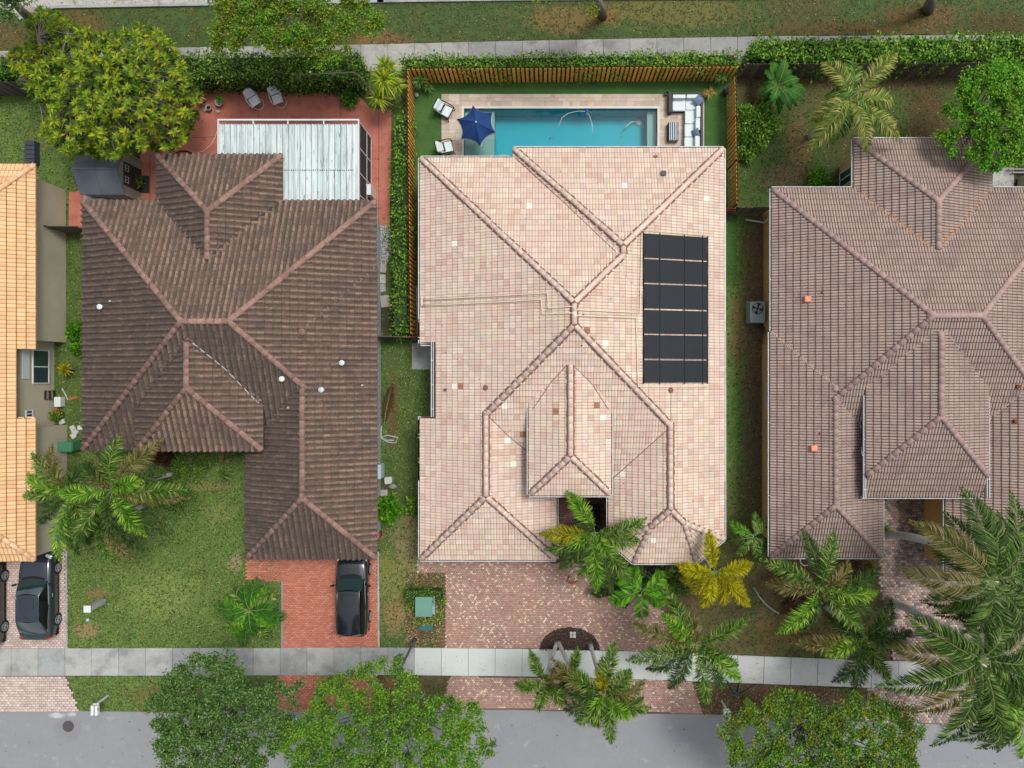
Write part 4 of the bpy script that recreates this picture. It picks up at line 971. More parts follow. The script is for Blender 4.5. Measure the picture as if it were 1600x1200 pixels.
# --- right mauve house
right_root = thing('tiled_house', 'house with mauve grey tile roof and ochre walls at the right edge', 'house', (*P(1450, 560), 0))
rtP = [Part(rect(1207, 296, 1686, 705), 3.0), Part(rect(1204.5, 520, 1377, 869), 3.0), Part(rect(1335, 219, 1547.5, 620), 3.0), Part(rect(1478, 470, 1690, 905), 3.0), Part(rect(1354, 430, 1542, 777), 4.4, drops={0: -.46})]
build_roof(right_root, rtP, 'roll2', .29, .355, lambda p, f, d: 'tile_mauve', 'cap_mauve', .14, None, 'right', wallmat='wall_ochre')
for px, py in ((1260, 468), (1270, 700)):
    p = on_roof(rtP, px, py); mb = MB(); mb.cbox((p.x, p.y, p.z + .1), (.32, .3, .3), bev=.04); o = keep(mb.build('roof_vent', mk('salmon_vent', [(236, 150, 120)])), right_root)
for px, py in ((1588, 604), (1584, 658)): vent(right_root, rtP, px, py, .2, .2, 'gatewood')
for px, py in ((1283, 457), (1280, 677)): vent(right_root, rtP, px, py, .1, .14, 'mortar_main', None, True)
def along(parts, pts, wd, n, off=.07):
    def f(_):
        A = []
        for a, b in zip(pts[:-1], pts[1:]):
            for t in RNG.uniform(0, 1, n): A.append((a[0] + (b[0] - a[0]) * t + RNG.normal(0, wd), a[1] + (b[1] - a[1]) * t + RNG.normal(0, wd)))
        Q = [on_roof(parts, *q, off) for q in A]; f.z = np.array([q.z for q in Q]); return np.array([q.x for q in Q]), np.array([q.y for q in Q])
    return f
f = along(rtP, [(1341, 298), (1400, 345), (1456, 388)], 1.5, 95); o = chips('valley_litter', f, 1, 'litter', lambda x, y: f.z, .06); keep(o, right_root)
f = along(rtP, [(1462, 388), (1500, 352), (1546, 299)], 1.5, 95); o = chips('valley_litter', f, 1, 'litter', lambda x, y: f.z, .06); keep(o, right_root)
f = along(rtP, [(1405, 215), (1530, 228), (1500, 275), (1450, 270)], 9, 50); o = chips('roof_litter', f, 1, 'litter', lambda x, y: f.z, .04); keep(o, right_root)
p1, p2, p3, p4 = [on_roof(rtP, a, b, .12) for a, b in ((1342, 664), (1353, 664), (1354, 722), (1348, 712))]
mb = MB(); mb.grid(lambda u, v: (p1.lerp(p2, u)).lerp(p4.lerp(p3, u), v) + Vector((0, 0, .08 * math.sin(u * 9 + v * 5))), 5, 9)
tag(mb.build('crumpled_tarp', mk('grey_tarp', [(150, 158, 162)], var=.25, vscale=8)), 'crumpled grey tarp wedged beside the raised porch roof of the right house', 'tarp')
for pts in ([(1458, 520), (1410, 555), (1372, 592)], [(1478, 522), (1510, 560), (1540, 598)], [(1308, 622), (1325, 640), (1340, 662)], [(1596, 618), (1575, 636), (1550, 656)]): valley(right_root, rtP, pts, 'nose_mauve', .02, .075)
# ochre house windows
mb = MB(); wx = right_root
bx_ = P(1335, 0, 3)[0] + .45
def wall_window(root, x, y0, y1, z0, z1, nx, split=2, frame_='frame'):
    """window on a wall facing +-x"""
    f = MB(); t = .05 * nx
    X0, X1 = sorted((x, x + t))
    f.box(X0, y0, z0, X1, y1, z0 + .07); f.box(X0, y0, z1 - .07, X1, y1, z1)
    f.box(X0, y0, z0 + .07, X1, y0 + .07, z1 - .07); f.box(X0, y1 - .07, z0 + .07, X1, y1, z1 - .07)
    for k in range(1, split): yy = y0 + (y1 - y0) * k / split; f.box(X0, yy - .03, z0 + .07, X1, yy + .03, z1 - .07)
    w_ = keep(f.build('window', MT[frame_]), root)
    X2 = x + .02 * nx; A, B = sorted((x + .003 * nx, X2))
    g = MB().box(A, y0 + .07, z0 + .07, B, y1 - .07, z1 - .07).build('pane', MT['glass']); g.parent = w_; g.matrix_parent_inverse = Matrix.Identity(4)
    return w_
yb0, yb1 = P(0, 293, .5)[1], P(0, 268, .5)[1]
wall_window(right_root, bx_ - .003, yb0, yb1, .1, 2.2, -1, 2)
rx_ = P(1204.5, 0, 3)[0] + .45
wall_window(right_root, rx_ - .003, P(0, 640, 1.5)[1], P(0, 600, 1.5)[1], .9, 2.2, -1, 1)

# --- tan house at the left edge
tan_root = thing('tiled_house', 'house with bright tan tile roof and taupe walls at the left edge', 'house', (*P(-60, 560), 0))
tnP = [Part(rect(-560, 258, 55.5, 875), 2.95, cut=(29.5, 543, 70, 653))]
build_roof(tan_root, tnP, 'gentle', .21, .42, lambda p, f, d: 'tile_tan', 'cap_tan', .13, None, 'tan', nparts=290, wallmat='wall_tan', gut=False, walls=False)
tz = 2.76
wl = [P(103, 297), P(103, 535), P(85, 535), P(85, 664), P(105, 664), P(105, 852), P(-500, 852), P(-500, 297)]
keep(MB().prism(wl, -.02, 2.62).build('wall', MT['wall_tan']), tan_root)
xw = P(85, 0)[0] + .003
wall_window(tan_root, xw, P(0, 600, 1.2)[1], P(0, 546, 1.2)[1], .45, 1.75, 1, 2)
wall_window(tan_root, xw, P(0, 652.5, 1.9)[1], P(0, 640, 1.9)[1], 1.7, 2.25, 1, 2)
keep(MB().box(xw, P(0, 592, 2.3)[1], 2.0, xw + .05, P(0, 546, 2.3)[1], 2.5).build('window_awning', MT['frame']), tan_root)
mb = MB(); zc_ = 2.95
x0_, y1_ = P(29.5, 543, 2.95); x1_, y0_ = P(56, 653, 2.95)
for yy, sg in ((y1_, 1), (y0_, -1)):
    for k in range(2): mb.cbox((x0_ + .2 + k * .42, yy + sg * .06, 2.95 + .18 - k * .16), (.42, .24, .1), bev=.03)
keep(mb.build('rake_tile', MT['cap_tan']), tan_root)

def roof_specks(root, parts, x0, y0, x1, y1, n, mat, size):
    A = [(random.uniform(x0, x1), random.uniform(y0, y1)) for _ in range(n)]; Q = [on_roof(parts, *q, .075) for q in A]; Q = [q for q in Q if q.z > 2.9]
    zz_ = np.array([q.z for q in Q]); o = chips('roof_litter', lambda _: (np.array([q.x for q in Q]), np.array([q.y for q in Q])), 1, mat, lambda x, y: zz_, size, flat=.2); keep(o, root)
roof_specks(main_root, mainP, 665, 260, 1120, 860, 150, 'mulchbit', .035)
roof_specks(brown_root, brP, 140, 320, 580, 860, 160, 'palelitter', .035)
roof_specks(right_root, rtP, 1215, 300, 1590, 860, 160, 'palelitter', .035)

# ------------------------------------------------------------------ vegetation
def kites(C, D, N_, L, W, droop=.0):
    """leaf quads: base C, direction D (unit), side from normal N_; lengths L, widths W -> verts (n,4,3)"""
    S = np.cross(D, N_); S /= np.linalg.norm(S, axis=1, keepdims=True) + 1e-9
    V = np.zeros((len(C), 4, 3)); L = L[:, None]; W = W[:, None]
    V[:, 0] = C; V[:, 2] = C + D * L; V[:, 2, 2] -= droop * L[:, 0]
    mid = C + D * L * .45 + N_ * L * .06; V[:, 1] = mid + S * W / 2; V[:, 3] = mid - S * W / 2
    return V
def leafmesh(name, V, mat, parent=None, root=None, kind=None):
    n = len(V); me = npmesh(name, V, np.arange(4 * n).reshape(n, 4)); o = link(name, me, MT[mat])
    if root is not None: keep(o, root)
    elif parent is not None: o.parent = parent
    if kind: o['kind'] = kind
    return o
def unit(V): return V / (np.linalg.norm(V, axis=1, keepdims=True) + 1e-9)

def tree(px, py, hc, rx, ry, label, mat='oak', group=None, n=130, per=95, leaf=.13, crown_h=1.5, cat='tree', name='shade_tree', trunk_px=None, clus=.55, seed=1, keepfn=None, tr=.16, lob=.22, mats=None):
    rg = np.random.default_rng(seed); cx, cy = P(px, py, hc); k = (CAM_H - hc) / F; rx *= k; ry *= k
    bx, by = (cx, cy) if trunk_px is None else P(*trunk_px)
    root = thing(name, label, cat, (bx, by, 0), 0, group)
    th = rg.uniform(0, 2 * np.pi, n); ph = rg.uniform(0, 2 * np.pi, 5)
    lobf = 1 + lob * (np.sin(3 * th + ph[0]) * .5 + np.sin(5 * th + ph[1]) * .4 + np.sin(8 * th + ph[2]) * .4)
    r = np.sqrt(rg.uniform(0, 1, n)) * lobf
    zr = np.clip(1 - (r / 1.25) ** 2, .05, 1); zz = hc + crown_h * (zr - .5) * rg.uniform(.2, 1.15, n) * 1.1
    X = cx + np.cos(th) * r * rx; Y = cy + np.sin(th) * r * ry
    if keepfn is not None: m = keepfn(X, Y); X, Y, zz = X[m], Y[m], zz[m]
    n = len(X)
    # limbs
    tb = MB(); top = Vector((bx + (cx - bx) * .35, by + (cy - by) * .35, hc * .45)); tb.tube([(bx, by, -.05), ((bx * 2 + top.x) / 3, (by * 2 + top.y) / 3, hc * .2), top], [tr * 1.3, tr, tr * .8], 8)
    keep(tb.build('trunk', MT['bark'], smooth=True), root)
    lm = MB(); order = rg.permutation(n)[:26]
    for i in order:
        e = Vector((X[i], Y[i], zz[i] - .1)); m = top.lerp(e, .5) + Vector((rg.uniform(-.2, .2), rg.uniform(-.2, .2), -.15)); lm.tube([top, m, e], [tr * .4, tr * .22, .015], 5, False)
    keep(lm.build('limbs', MT['bark'], smooth=True), root)
    # leaves in twiggy clumps
    cr = clus * rg.uniform(.55, 1.25, n)
    ids = np.repeat(np.arange(n), per); m = len(ids)
    off = rg.normal(0, 1, (m, 3)); off = unit(off) * (rg.uniform(0, 1, (m, 1)) ** .45); off[:, 2] *= .55
    # sprays: pull leaves onto a few twig directions per clump
    tw = unit(rg.normal(0, 1, (n, 9, 3))); tw[:, :, 2] *= .5; pick = tw[ids, rg.integers(0, 9, m)]
    off = off * .55 + pick * rg.uniform(.1, 1.0, (m, 1)) * .8
    C = np.stack([X[ids], Y[ids], zz[ids]], 1) + off * cr[ids][:, None]
    D = unit(pick * .7 + rg.normal(0, .6, (m, 3)) * np.array([1, 1, .5])); N_ = unit(rg.normal(0, .45, (m, 3)) + np.array([0, 0, 1]))
    N_ = unit(N_ - D * np.sum(N_ * D, 1, keepdims=True))
    L = leaf * rg.uniform(.6, 1.3, m); V = kites(C, D, N_, L, L * .62)
    if mats:
        sel = rg.integers(0, len(mats), n)[ids]
        for q, mt in enumerate(mats): leafmesh('crown', V[sel == q], mt, root=root, kind='stuff')
    else: leafmesh('crown', V, mat, root=root, kind='stuff')
    return root

def hedge(name, label, poly, z1, mat, group=None, leaf=.13, dens=240, rag=.2, cat='hedge', core=True, zpx=0.0, seed=3, z0=.05):
    rg = np.random.default_rng(seed); pp = poly_px(poly, zpx); c = np.mean(pp, 0); root = thing(name, label, cat, (c[0], c[1], 0), 0, group)
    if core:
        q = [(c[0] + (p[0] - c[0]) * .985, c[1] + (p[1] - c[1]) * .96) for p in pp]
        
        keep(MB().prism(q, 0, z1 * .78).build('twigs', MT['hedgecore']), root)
    xs = [p[0] for p in pp]; ys = [p[1] for p in pp]; n = int((max(xs) - min(xs)) * (max(ys) - min(ys)) * dens)
    X = rg.uniform(min(xs), max(xs), n); Y = rg.uniform(min(ys), max(ys), n); m = inside(X, Y, pp); X, Y = X[m], Y[m]
    bump = (np.sin(X * 2.3 + seed) * np.cos(Y * 3.1) + np.sin(X * 5.7 + Y * 4)) * rag * .6
    Z = z1 + bump - np.abs(rg.normal(0, rag, len(X)))
    Cs = [np.stack([X, Y, Z], 1)]; Ns = [np.tile([0, 0, 1.0], (len(X), 1))]
    for i in range(len(pp)):
        a = np.array(pp[i]); b = np.array(pp[(i + 1) % len(pp)]); L = np.linalg.norm(b - a); k = int(L * z1 * dens * .6)
        t = rg.uniform(0, 1, k); A = sum(pp[j][0] * pp[(j + 1) % len(pp)][1] - pp[(j + 1) % len(pp)][0] * pp[j][1] for j in range(len(pp)))
        e = (b - a) / L; nn = np.array([e[1], -e[0]]) * (1 if A > 0 else -1)
        w_ = np.sin(t * L * 3 + i) * .06 + np.sin(t * L * 1.1 + seed) * .07 + rg.normal(0, rag * .5, k); Q = a + (b - a) * t[:, None] + nn * w_[:, None]
        Cs.append(np.stack([Q[:, 0], Q[:, 1], rg.uniform(z0, z1, k)], 1)); Ns.append(np.tile([nn[0], nn[1], .5], (k, 1)))
    C = np.concatenate(Cs); N_ = np.concatenate(Ns); m = len(C)
    D = unit(rg.normal(0, 1, (m, 3)) * np.array([1, 1, .45]) + N_ * .35); N_ = unit(N_ + rg.normal(0, .4, (m, 3)))
    N_ = unit(N_ - D * np.sum(N_ * D, 1, keepdims=True)); L = leaf * rg.uniform(.6, 1.3, m)
    leafmesh('foliage', kites(C, D, N_, L, L * .6), mat, root=root, kind='stuff'); return root
def shrub(px, py, r_px, h, label, mat, name='shrub', cat='shrub', n=900, leaf=.14, group=None, seed=2, flat=.8):
    rg = np.random.default_rng(seed + int(px)); cx, cy = P(px, py, h * .6); r = r_px / 28.5; root = thing(name, label, cat, (cx, cy, 0), 0, group)
    sm = MB()
    for k in range(7):
        a = k * .9; sm.tube([(cx, cy, 0), (cx + math.cos(a) * r * .5, cy + math.sin(a) * r * .5, h * .7)], [.03, .012], 5)
    keep(sm.build('stems', MT['bark']), root)
    d = unit(rg.normal(0, 1, (n, 3))); d[:, 2] = np.abs(d[:, 2]); rr_ = rg.uniform(.25, 1, (n, 1)) ** .5
    lob = 1 + .2 * np.sin(np.arctan2(d[:, 1], d[:, 0]) * 5 + seed)
    C = np.array([cx, cy, h * .25]) + d * rr_ * np.array([r, r, h * flat]) * lob[:, None]
    D = unit(d + rg.normal(0, .7, (n, 3))); N_ = unit(np.array([0, 0, 1.0]) + rg.normal(0, .5, (n, 3))); N_ = unit(N_ - D * np.sum(N_ * D, 1, keepdims=True)); L = leaf * rg.uniform(.6, 1.3, n)
    leafmesh('foliage', kites(C, D, N_, L, L * .6), mat, root=root, kind='stuff'); return root
def bez(a, b, c, t):
    t = t[:, None]; return a * (1 - t) ** 2 + b * 2 * t * (1 - t) + c * t ** 2
def frond(root, A, T, arch, style, mat, rg, width, parent=None):
    A = np.array(A); T = np.array(T); Lh = np.linalg.norm(T - A)
    mid = A * .5 + T * .5; side = np.cross(T - A, [0, 0, 1.0]); side /= np.linalg.norm(side) + 1e-9
    B = mid + np.array([0, 0, arch]) + side * rg.uniform(-.1, .1) * Lh
    if style == 'fox': st, ar = 50, 9
    elif style == 'flat': st, ar = 140, 2
    elif style == 'broad': st, ar = 16, 2
    else: st, ar = 40, 2
    t0 = .07
    t = np.repeat(np.linspace(t0, 1, st), ar) + rg.uniform(-.008, .008, st * ar); t = np.clip(t, 0, 1); n = len(t)
    C = bez(A, B, T, t); Tg = unit(bez(A, B, T, np.clip(t + .02, 0, 1.05)) - bez(A, B, T, t - .02))
    S = unit(np.cross(Tg, np.array([0, 0, 1.0]))); U = np.cross(S, Tg)
    env = np.sin(np.clip((t - t0) / (1 - t0), 0, 1) * math.pi * .86 + .34); env = np.clip(env, .25, 1) * np.where(t > .9, 1 - (t - .9) * 3.5, 1)
    if style == 'fox':
        a = rg.uniform(0, 2 * np.pi, n); fwd = .5; D = unit(S * np.cos(a)[:, None] + U * (np.sin(a) * .85)[:, None] + Tg * fwd + rg.normal(0, .16, (n, 3))); dr = .16; wl = .044
    elif style == 'broad':
        sg = np.where(np.arange(n) % 2, 1, -1); D = unit(S * sg[:, None] + U * .1 + Tg * .85); dr = .12; wl = .13
    else:
        sg = np.where(np.arange(n) % 2, 1, -1); D = unit(S * sg[:, None] + U * rg.uniform(-.15, .35, n)[:, None] + Tg * (.55 + .5 * t)[:, None] + rg.normal(0, .06, (n, 3))); dr = .3 if style == 'flat' else .15; wl = .05 if style == 'flat' else .05
    L = width * env * rg.uniform(.8, 1.15, n); Nn = unit(U + rg.normal(0, .35, (n, 3))); Nn = unit(Nn - D * np.sum(Nn * D, 1, keepdims=True))
    V = kites(C, D, Nn, L, np.full(n, wl) * (1 if style != 'broad' else 1) * rg.uniform(.8, 1.2, n), dr)
    o = leafmesh('frond', V, mat, root=root)
    pts = bez(A, B, T, np.linspace(0, .97, 9)); rb = MB().tube([tuple(p) for p in pts], [.024 if style != 'flat' else .04] * 2 + [.02] * 3 + [.01] * 4, 4, False).build('leaf_rib', MT['rachis']); rb.parent = o
    return o
def palm(px, py, h, tips, label, style='fox', base=None, mats='fox', width=.5, arch=.9, group=None, name='foxtail_palm', cat='palm tree', tr=.11, seed=1, shaft=True, trunk='palmbark', curve=0):
    """crown at photo px at height h; tips: (px, py, dz, mat)"""
    rg = np.random.default_rng(seed + int(px) * 3); c = Vector((*P(px, py, h), h))
    b = Vector((c.x, c.y, 0)) if base is None else Vector((*P(*base), 0))
    root = thing(name, label, cat, tuple(b), 0, group)
    pts = []
    for k in range(9):
        t = k / 8; p = b.lerp(c, t); p.z = h * t * .93; off = math.sin(t * math.pi) * curve; p.x += off * .4; p.y += off; pts.append(p)
    rs = [tr * 1.35, tr * 1.05] + [tr] * 4 + [tr * .9] * 3
    keep(MB().tube(pts, rs, 10).build('trunk', MT[trunk], smooth=True), root)
    if shaft: keep(MB().tube([pts[-1], c + Vector((0, 0, .1))], [tr * 1.05, tr * .5], 8).build('crownshaft', MT['lime'], smooth=True), root)
    for i, tp in enumerate(tips):
        tx, ty = tp[0], tp[1]; dz = tp[2] if len(tp) > 2 else 0; mt = tp[3] if len(tp) > 3 else mats
        ht = h + dz; T = Vector((*P(tx, ty, ht), ht)); d = (T - c); d.z = 0
        A = c + d.normalized() * .06 + Vector((0, 0, .05 + .02 * i % .1))
        frond(root, tuple(A), tuple(T), arch * rg.uniform(.8, 1.2) + max(0, -dz) * .4, style, mt, rg, width * rg.uniform(.95, 1.15) * (1.12 if style == 'fox' else 1))
    return root
Y_, B_, K_, G_ = 'foxyellow', 'foxbrown', 'foxdark', 'foxbright'
palm(178, 764, 5.6, [(190, 681, -.1), (94, 768, -.1, G_), (303, 764, -.6), (228, 838, -.3, G_), (118, 852, -.5), (255, 686, -.8, B_), (135, 722, -.9, K_), (224, 752, .5, G_), (296, 778, -1.2, B_), (262, 836, -1.2, K_), (150, 825, -1.1, K_), (205, 842, -1.4, K_), (160, 728, -1.1, B_), (258, 742, -1.3, K_)],
     'tall foxtail palm with a full green crown on the front lawn of the brown house', width=.52)
palm(118, 770, 4.6, [(50, 708, -.2), (44, 739, -.3, G_), (37, 775, -.4), (82, 695, -.7, B_), (61, 820, -.5, K_), (95, 878, -.4, G_), (140, 722, -.9, K_), (75, 790, -1, K_), (150, 826, -.8), (125, 868, -1.2, K_)],
     'lower foxtail palm leaning over the tan roof edge, beside the taller lawn palm', width=.5)
palm(165, 810, 3.4, [(212, 876, -.5, B_), (180, 880, -.4), (205, 845, -.6), (140, 850, -.8, K_), (225, 860, -.9, K_)], 'short foxtail palm half hidden under the taller lawn palm, fronds towards the street', width=.45)
palm(928, 832, 5.0, [(886, 768, .1, G_), (1010, 810, -.1), (843, 834, -.2, Y_), (852, 858, -.8), (874, 888, -.9, K_), (905, 902, -.5), (930, 925, -.6, G_), (985, 905, -.5), (955, 930, -1.1, K_), (900, 800, -1.2, K_), (1000, 845, -1.0), (880, 845, -.7, G_), (960, 870, -.5, G_)],
     'green foxtail palm in front of the middle porch floor', width=.52)
palm(1002, 922, 2.6, [(953, 940, -.2), (1003, 966, -.2), (1038, 946, -.3), (1036, 893, -.3), (966, 897, -.2), (985, 885, -.3), (1044, 915, -.5)], 'small bright green palm with broad leaflets beside the middle driveway', style='broad', mats='lime', width=.62, name='young_palm', tr=.07, arch=.5, shaft=False)
palm(1116, 892, 4.2, [(1108, 828, 0, 'goldpalm'), (1176, 880, -.2, 'goldpalm'), (1057, 882, -.3, 'goldpalm'), (1078, 925, -.5, Y_), (1096, 950, -.4, 'goldpalm'), (1172, 948, -.5, 'goldpalm'), (1062, 905, -.9, Y_), (1130, 945, -.9, Y_), (1160, 915, -.7, Y_)],
     'golden yellow palm at the right front corner of the middle house', width=.46, arch=.6)
palm(1086, 1004, 5.2, [(1036, 916, -.5), (1033, 958, .3, G_), (1171, 966, -.2), (984, 972, -.6, B_), (979, 1032, -.2), (1044, 1076, -.7, K_), (1106, 1100, -.3), (1157, 1064, -.2, G_), (1152, 1040, -1, K_), (1075, 955, -1.0, B_), (1010, 1045, -1.1, K_), (1130, 1075, -1.1, K_)],
     'tall foxtail palm over the sidewalk at the right end of the middle driveway', width=.5)
palm(942, 1080, 5.8, [(962, 1002, -.2), (884, 1046, 0), (862, 1028, -.5, B_), (985, 1046, 0), (1008, 1062, -.7, B_), (1016, 1106, -.3), (955, 1161, -.1), (985, 1120, .3, G_), (898, 1126, -.7), (926, 1130, -.6), (882, 1108, -.9, K_), (1005, 1090, -1.1, K_), (940, 1028, -1.0, Y_), (915, 1100, -.4, G_), (875, 1070, -1.2, K_)],
     'largest foxtail palm of the mulch bed, crown over the driveway apron', base=(922, 1006), width=.5)
palm(853, 1062, 5.0, [(827, 1013, -.1), (805, 1068, -.1), (838, 1106, -.2), (884, 1098, -.3), (876, 1038, -.4, B_), (880, 1072, -.6, K_), (842, 1085, -.8, K_)], 'slender foxtail palm rising from the left of the mulch bed over the apron', base=(870, 1004), width=.38)
palm(893, 1050, 4.4, [(903, 1010, -.1), (880, 1062, -.4, K_), (915, 1075, -.5, K_), (868, 1042, -.4, Y_), (905, 1090, -.6)], 'smallest foxtail palm of the mulch bed with one upright frond over the sidewalk', base=(872, 1003), width=.34)
palm(1278, 918, 5.4, [(1188, 874, -.3), (1253, 828, -.5, K_), (1303, 828, 0), (1372, 924, -.1, G_), (1212, 990, -.2, G_), (1348, 988, -.4), (1192, 912, -1.0, B_), (1376, 886, -1.2, K_), (1325, 875, -1.2, B_), (1250, 985, -1.0, K_), (1360, 955, -1.1, K_)],
     'foxtail palm in front of the left wing of the mauve roofed house', width=.52)
palm(1346, 994, 4.6, [(1238, 1004, -.3, B_), (1282, 1022, 0, G_), (1330, 1078, -.7, K_), (1300, 1065, -.9, K_), (1388, 1062, -.6), (1372, 1045, -.3), (1392, 938, -.6, K_), (1424, 985, -.7, K_), (1290, 960, -1.0, K_), (1415, 1010, -1.0, K_)],
     'dark foxtail palm beside the right sidewalk, below and right of the brighter one', width=.5)
RK = dict(style='flat', mats='royal', arch=1.5, tr=.2, name='royal_palm', shaft=True, width=.85)
palm(1545, 905, 8.5, [(1503, 762, -.2, K_), (1422, 815, -.8, B_), (1405, 888, -1.0, B_), (1440, 940, -1.2, K_), (1607, 820, 0), (1660, 905, 0), (1505, 990, -.8), (1590, 990, -.6), (1560, 800, -1, K_), (1450, 850, -1.5, K_), (1640, 950, -.5), (1530, 780, -.5), (1475, 800, -1.2, K_), (1580, 770, -.6), (1460, 960, -1.5, K_), (1540, 1000, -1.2, K_), (1620, 860, -1), (1600, 960, -1.5, K_)],
     'tall royal palm with curved pale trunk by the ochre wall', base=(1378, 834), curve=.5, **RK)
palm(1528, 1028, 8.2, [(1370, 1072, -.3), (1418, 962, -.3), (1385, 1010, -1.3, B_), (1455, 1166, -.6), (1418, 1112, -1.5, B_), (1580, 935, 0), (1650, 1015, 0), (1640, 1080, -.4), (1530, 1150, -.4), (1490, 930, -1.2, K_), (1470, 1000, -1.8, K_), (1560, 1175, -1), (1500, 1080, -1.5, K_), (1440, 1040, -1.6, K_), (1410, 1060, -1.2), (1550, 940, -.8), (1600, 960, -.9, K_), (1610, 1110, -1.2), (1540, 1130, -1.4, K_), (1480, 1140, -1.2, K_), (1450, 985, -.9)],
     'tall royal palm whose long left frond hangs over the right sidewalk', base=(1388, 940), curve=.3, **RK)
palm(1572, 1076, 7.4, [(1540, 1046, .4, G_), (1531, 1135, 0, G_), (1596, 1185, -.3, G_), (1650, 1120, 0, G_), (1640, 1040, 0, G_), (1600, 1010, .2, G_), (1480, 1155, -1), (1500, 1120, -1.3, K_), (1560, 1165, -1.2, K_), (1510, 1060, -.8), (1620, 1160, -.8), (1525, 1170, -1.0), (1605, 1065, .3, G_), (1560, 1020, 0), (1635, 1090, -.7, K_)],
     'bright green royal palm at the lower right corner by the street', **dict(RK, width=.75))
palm(1326, 158, 5.2, [(1402, 84, .1), (1284, 98, -.3), (1268, 190, -.6), (1260, 238, -.9), (1356, 240, -.8), (1408, 222, -1.2), (1396, 162, -.6), (1290, 150, -1.0, 'fox'), (1330, 95, -.8, 'fox'), (1370, 200, -1.2, 'fox'), (1300, 225, -1.3, 'fox')],
     'pale feathery coconut palm in the backyard left of the mauve roof', style='flat', mats='coco', width=.62, arch=1.0, name='coconut_palm', tr=.14, shaft=False)
cy_t = [(390 + 58 * math.cos(a) * s, 955 + 58 * math.sin(a) * s * .95, -.3 + .5 * (s < .8), m) for a, s, m in [(k * .4 + .1, (1, .82, .93, .7)[k % 4], ('cycad', 'lime', 'fox', 'cycad')[k % 4]) for k in range(22)]]
palm(390, 952, 1.3, cy_t, 'round bushy green cycad at the lower right corner of the front lawn', style='mid', mats='cycad', width=.42, arch=.45, name='cycad', cat='plant', tr=.12, shaft=False, trunk='bark')
palm(1178, 838, 2.4, [(1140, 815, -.2, 'lime'), (1205, 808, -.3), (1150, 870, -.4), (1205, 852, -.4, K_), (1135, 845, -.5, K_), (1180, 800, -.4), (1185, 872, -.4)], 'short dark green clumping palm between the middle and mauve houses', style='mid', width=.4, arch=.4, name='clumping_palm', tr=.06, shaft=False)
palm(1020, 905, 1.5, [(985, 925, -.3, K_), (1025, 940, -.3, K_), (1055, 925, -.3), (1055, 890, -.3), (990, 882, -.3, K_)], 'low dark palm under the roof edge beside the golden palm', style='mid', width=.35, arch=.3, name='low_palm', cat='plant', tr=.05, shaft=False)

# broadleaf trees
tree(338, 1132, 6.0, 110, 104, 'broad oak with open grey green crown over the sidewalk and street at lower left', 'oak', trunk_px=(388, 1080), seed=5, n=430, per=105, crown_h=2.4, clus=.5, leaf=.105, lob=.2)
tree(598, 1164, 6.2, 164, 108, 'wide fresh green oak overhanging the red apron and street at bottom centre', mats=['oakbright', 'oakbright', 'oak'], trunk_px=(632, 1082), seed=9, n=620, per=105, crown_h=2.6, clus=.52, leaf=.105, lob=.18)
tree(1288, 1176, 6.0, 154, 92, 'broad green oak at the lower right over the kerb', mats=['oakyellow', 'oak', 'oakbright'], trunk_px=(1228, 1100), seed=12, n=560, per=105, crown_h=2.4, clus=.5, leaf=.105, lob=.2)
tree(455, 15, 6.5, 130, 78, 'yellow green oak at the top edge over the back sidewalk, behind the red patio', mats=['oakyellow', 'oakbright', 'oakyellow'], seed=15, n=330, per=95, crown_h=2.2, leaf=.11, lob=.2, trunk_px=(500, 32))
tree(1560, 178, 5.0, 82, 84, 'bright green tree in the backyard at the right edge', mats=['lime', 'lime', 'oakbright'], seed=21, n=250, per=110, crown_h=2.6, leaf=.13, clus=.42, lob=.1, name='backyard_tree')
tree(905, -40, 7.0, 100, 42, 'tree at the top edge behind the pool with only its lowest leaves in view', 'oakyellow', seed=25, n=60, per=90, crown_h=2, trunk_px=(942, 26), tr=.2)
tree(1420, -80, 7.0, 60, 40, 'tree at the top right whose leaning bare trunk stands on the verge', 'oakyellow', seed=26, n=40, per=80, crown_h=2, trunk_px=(1450, 16), tr=.26)
tree(0, -30, 7.5, 60, 60, 'tree at the top left corner with a dark leaning trunk beside the kerb', 'oak', seed=27, n=60, per=80, crown_h=2, trunk_px=(55, 35), tr=.24)

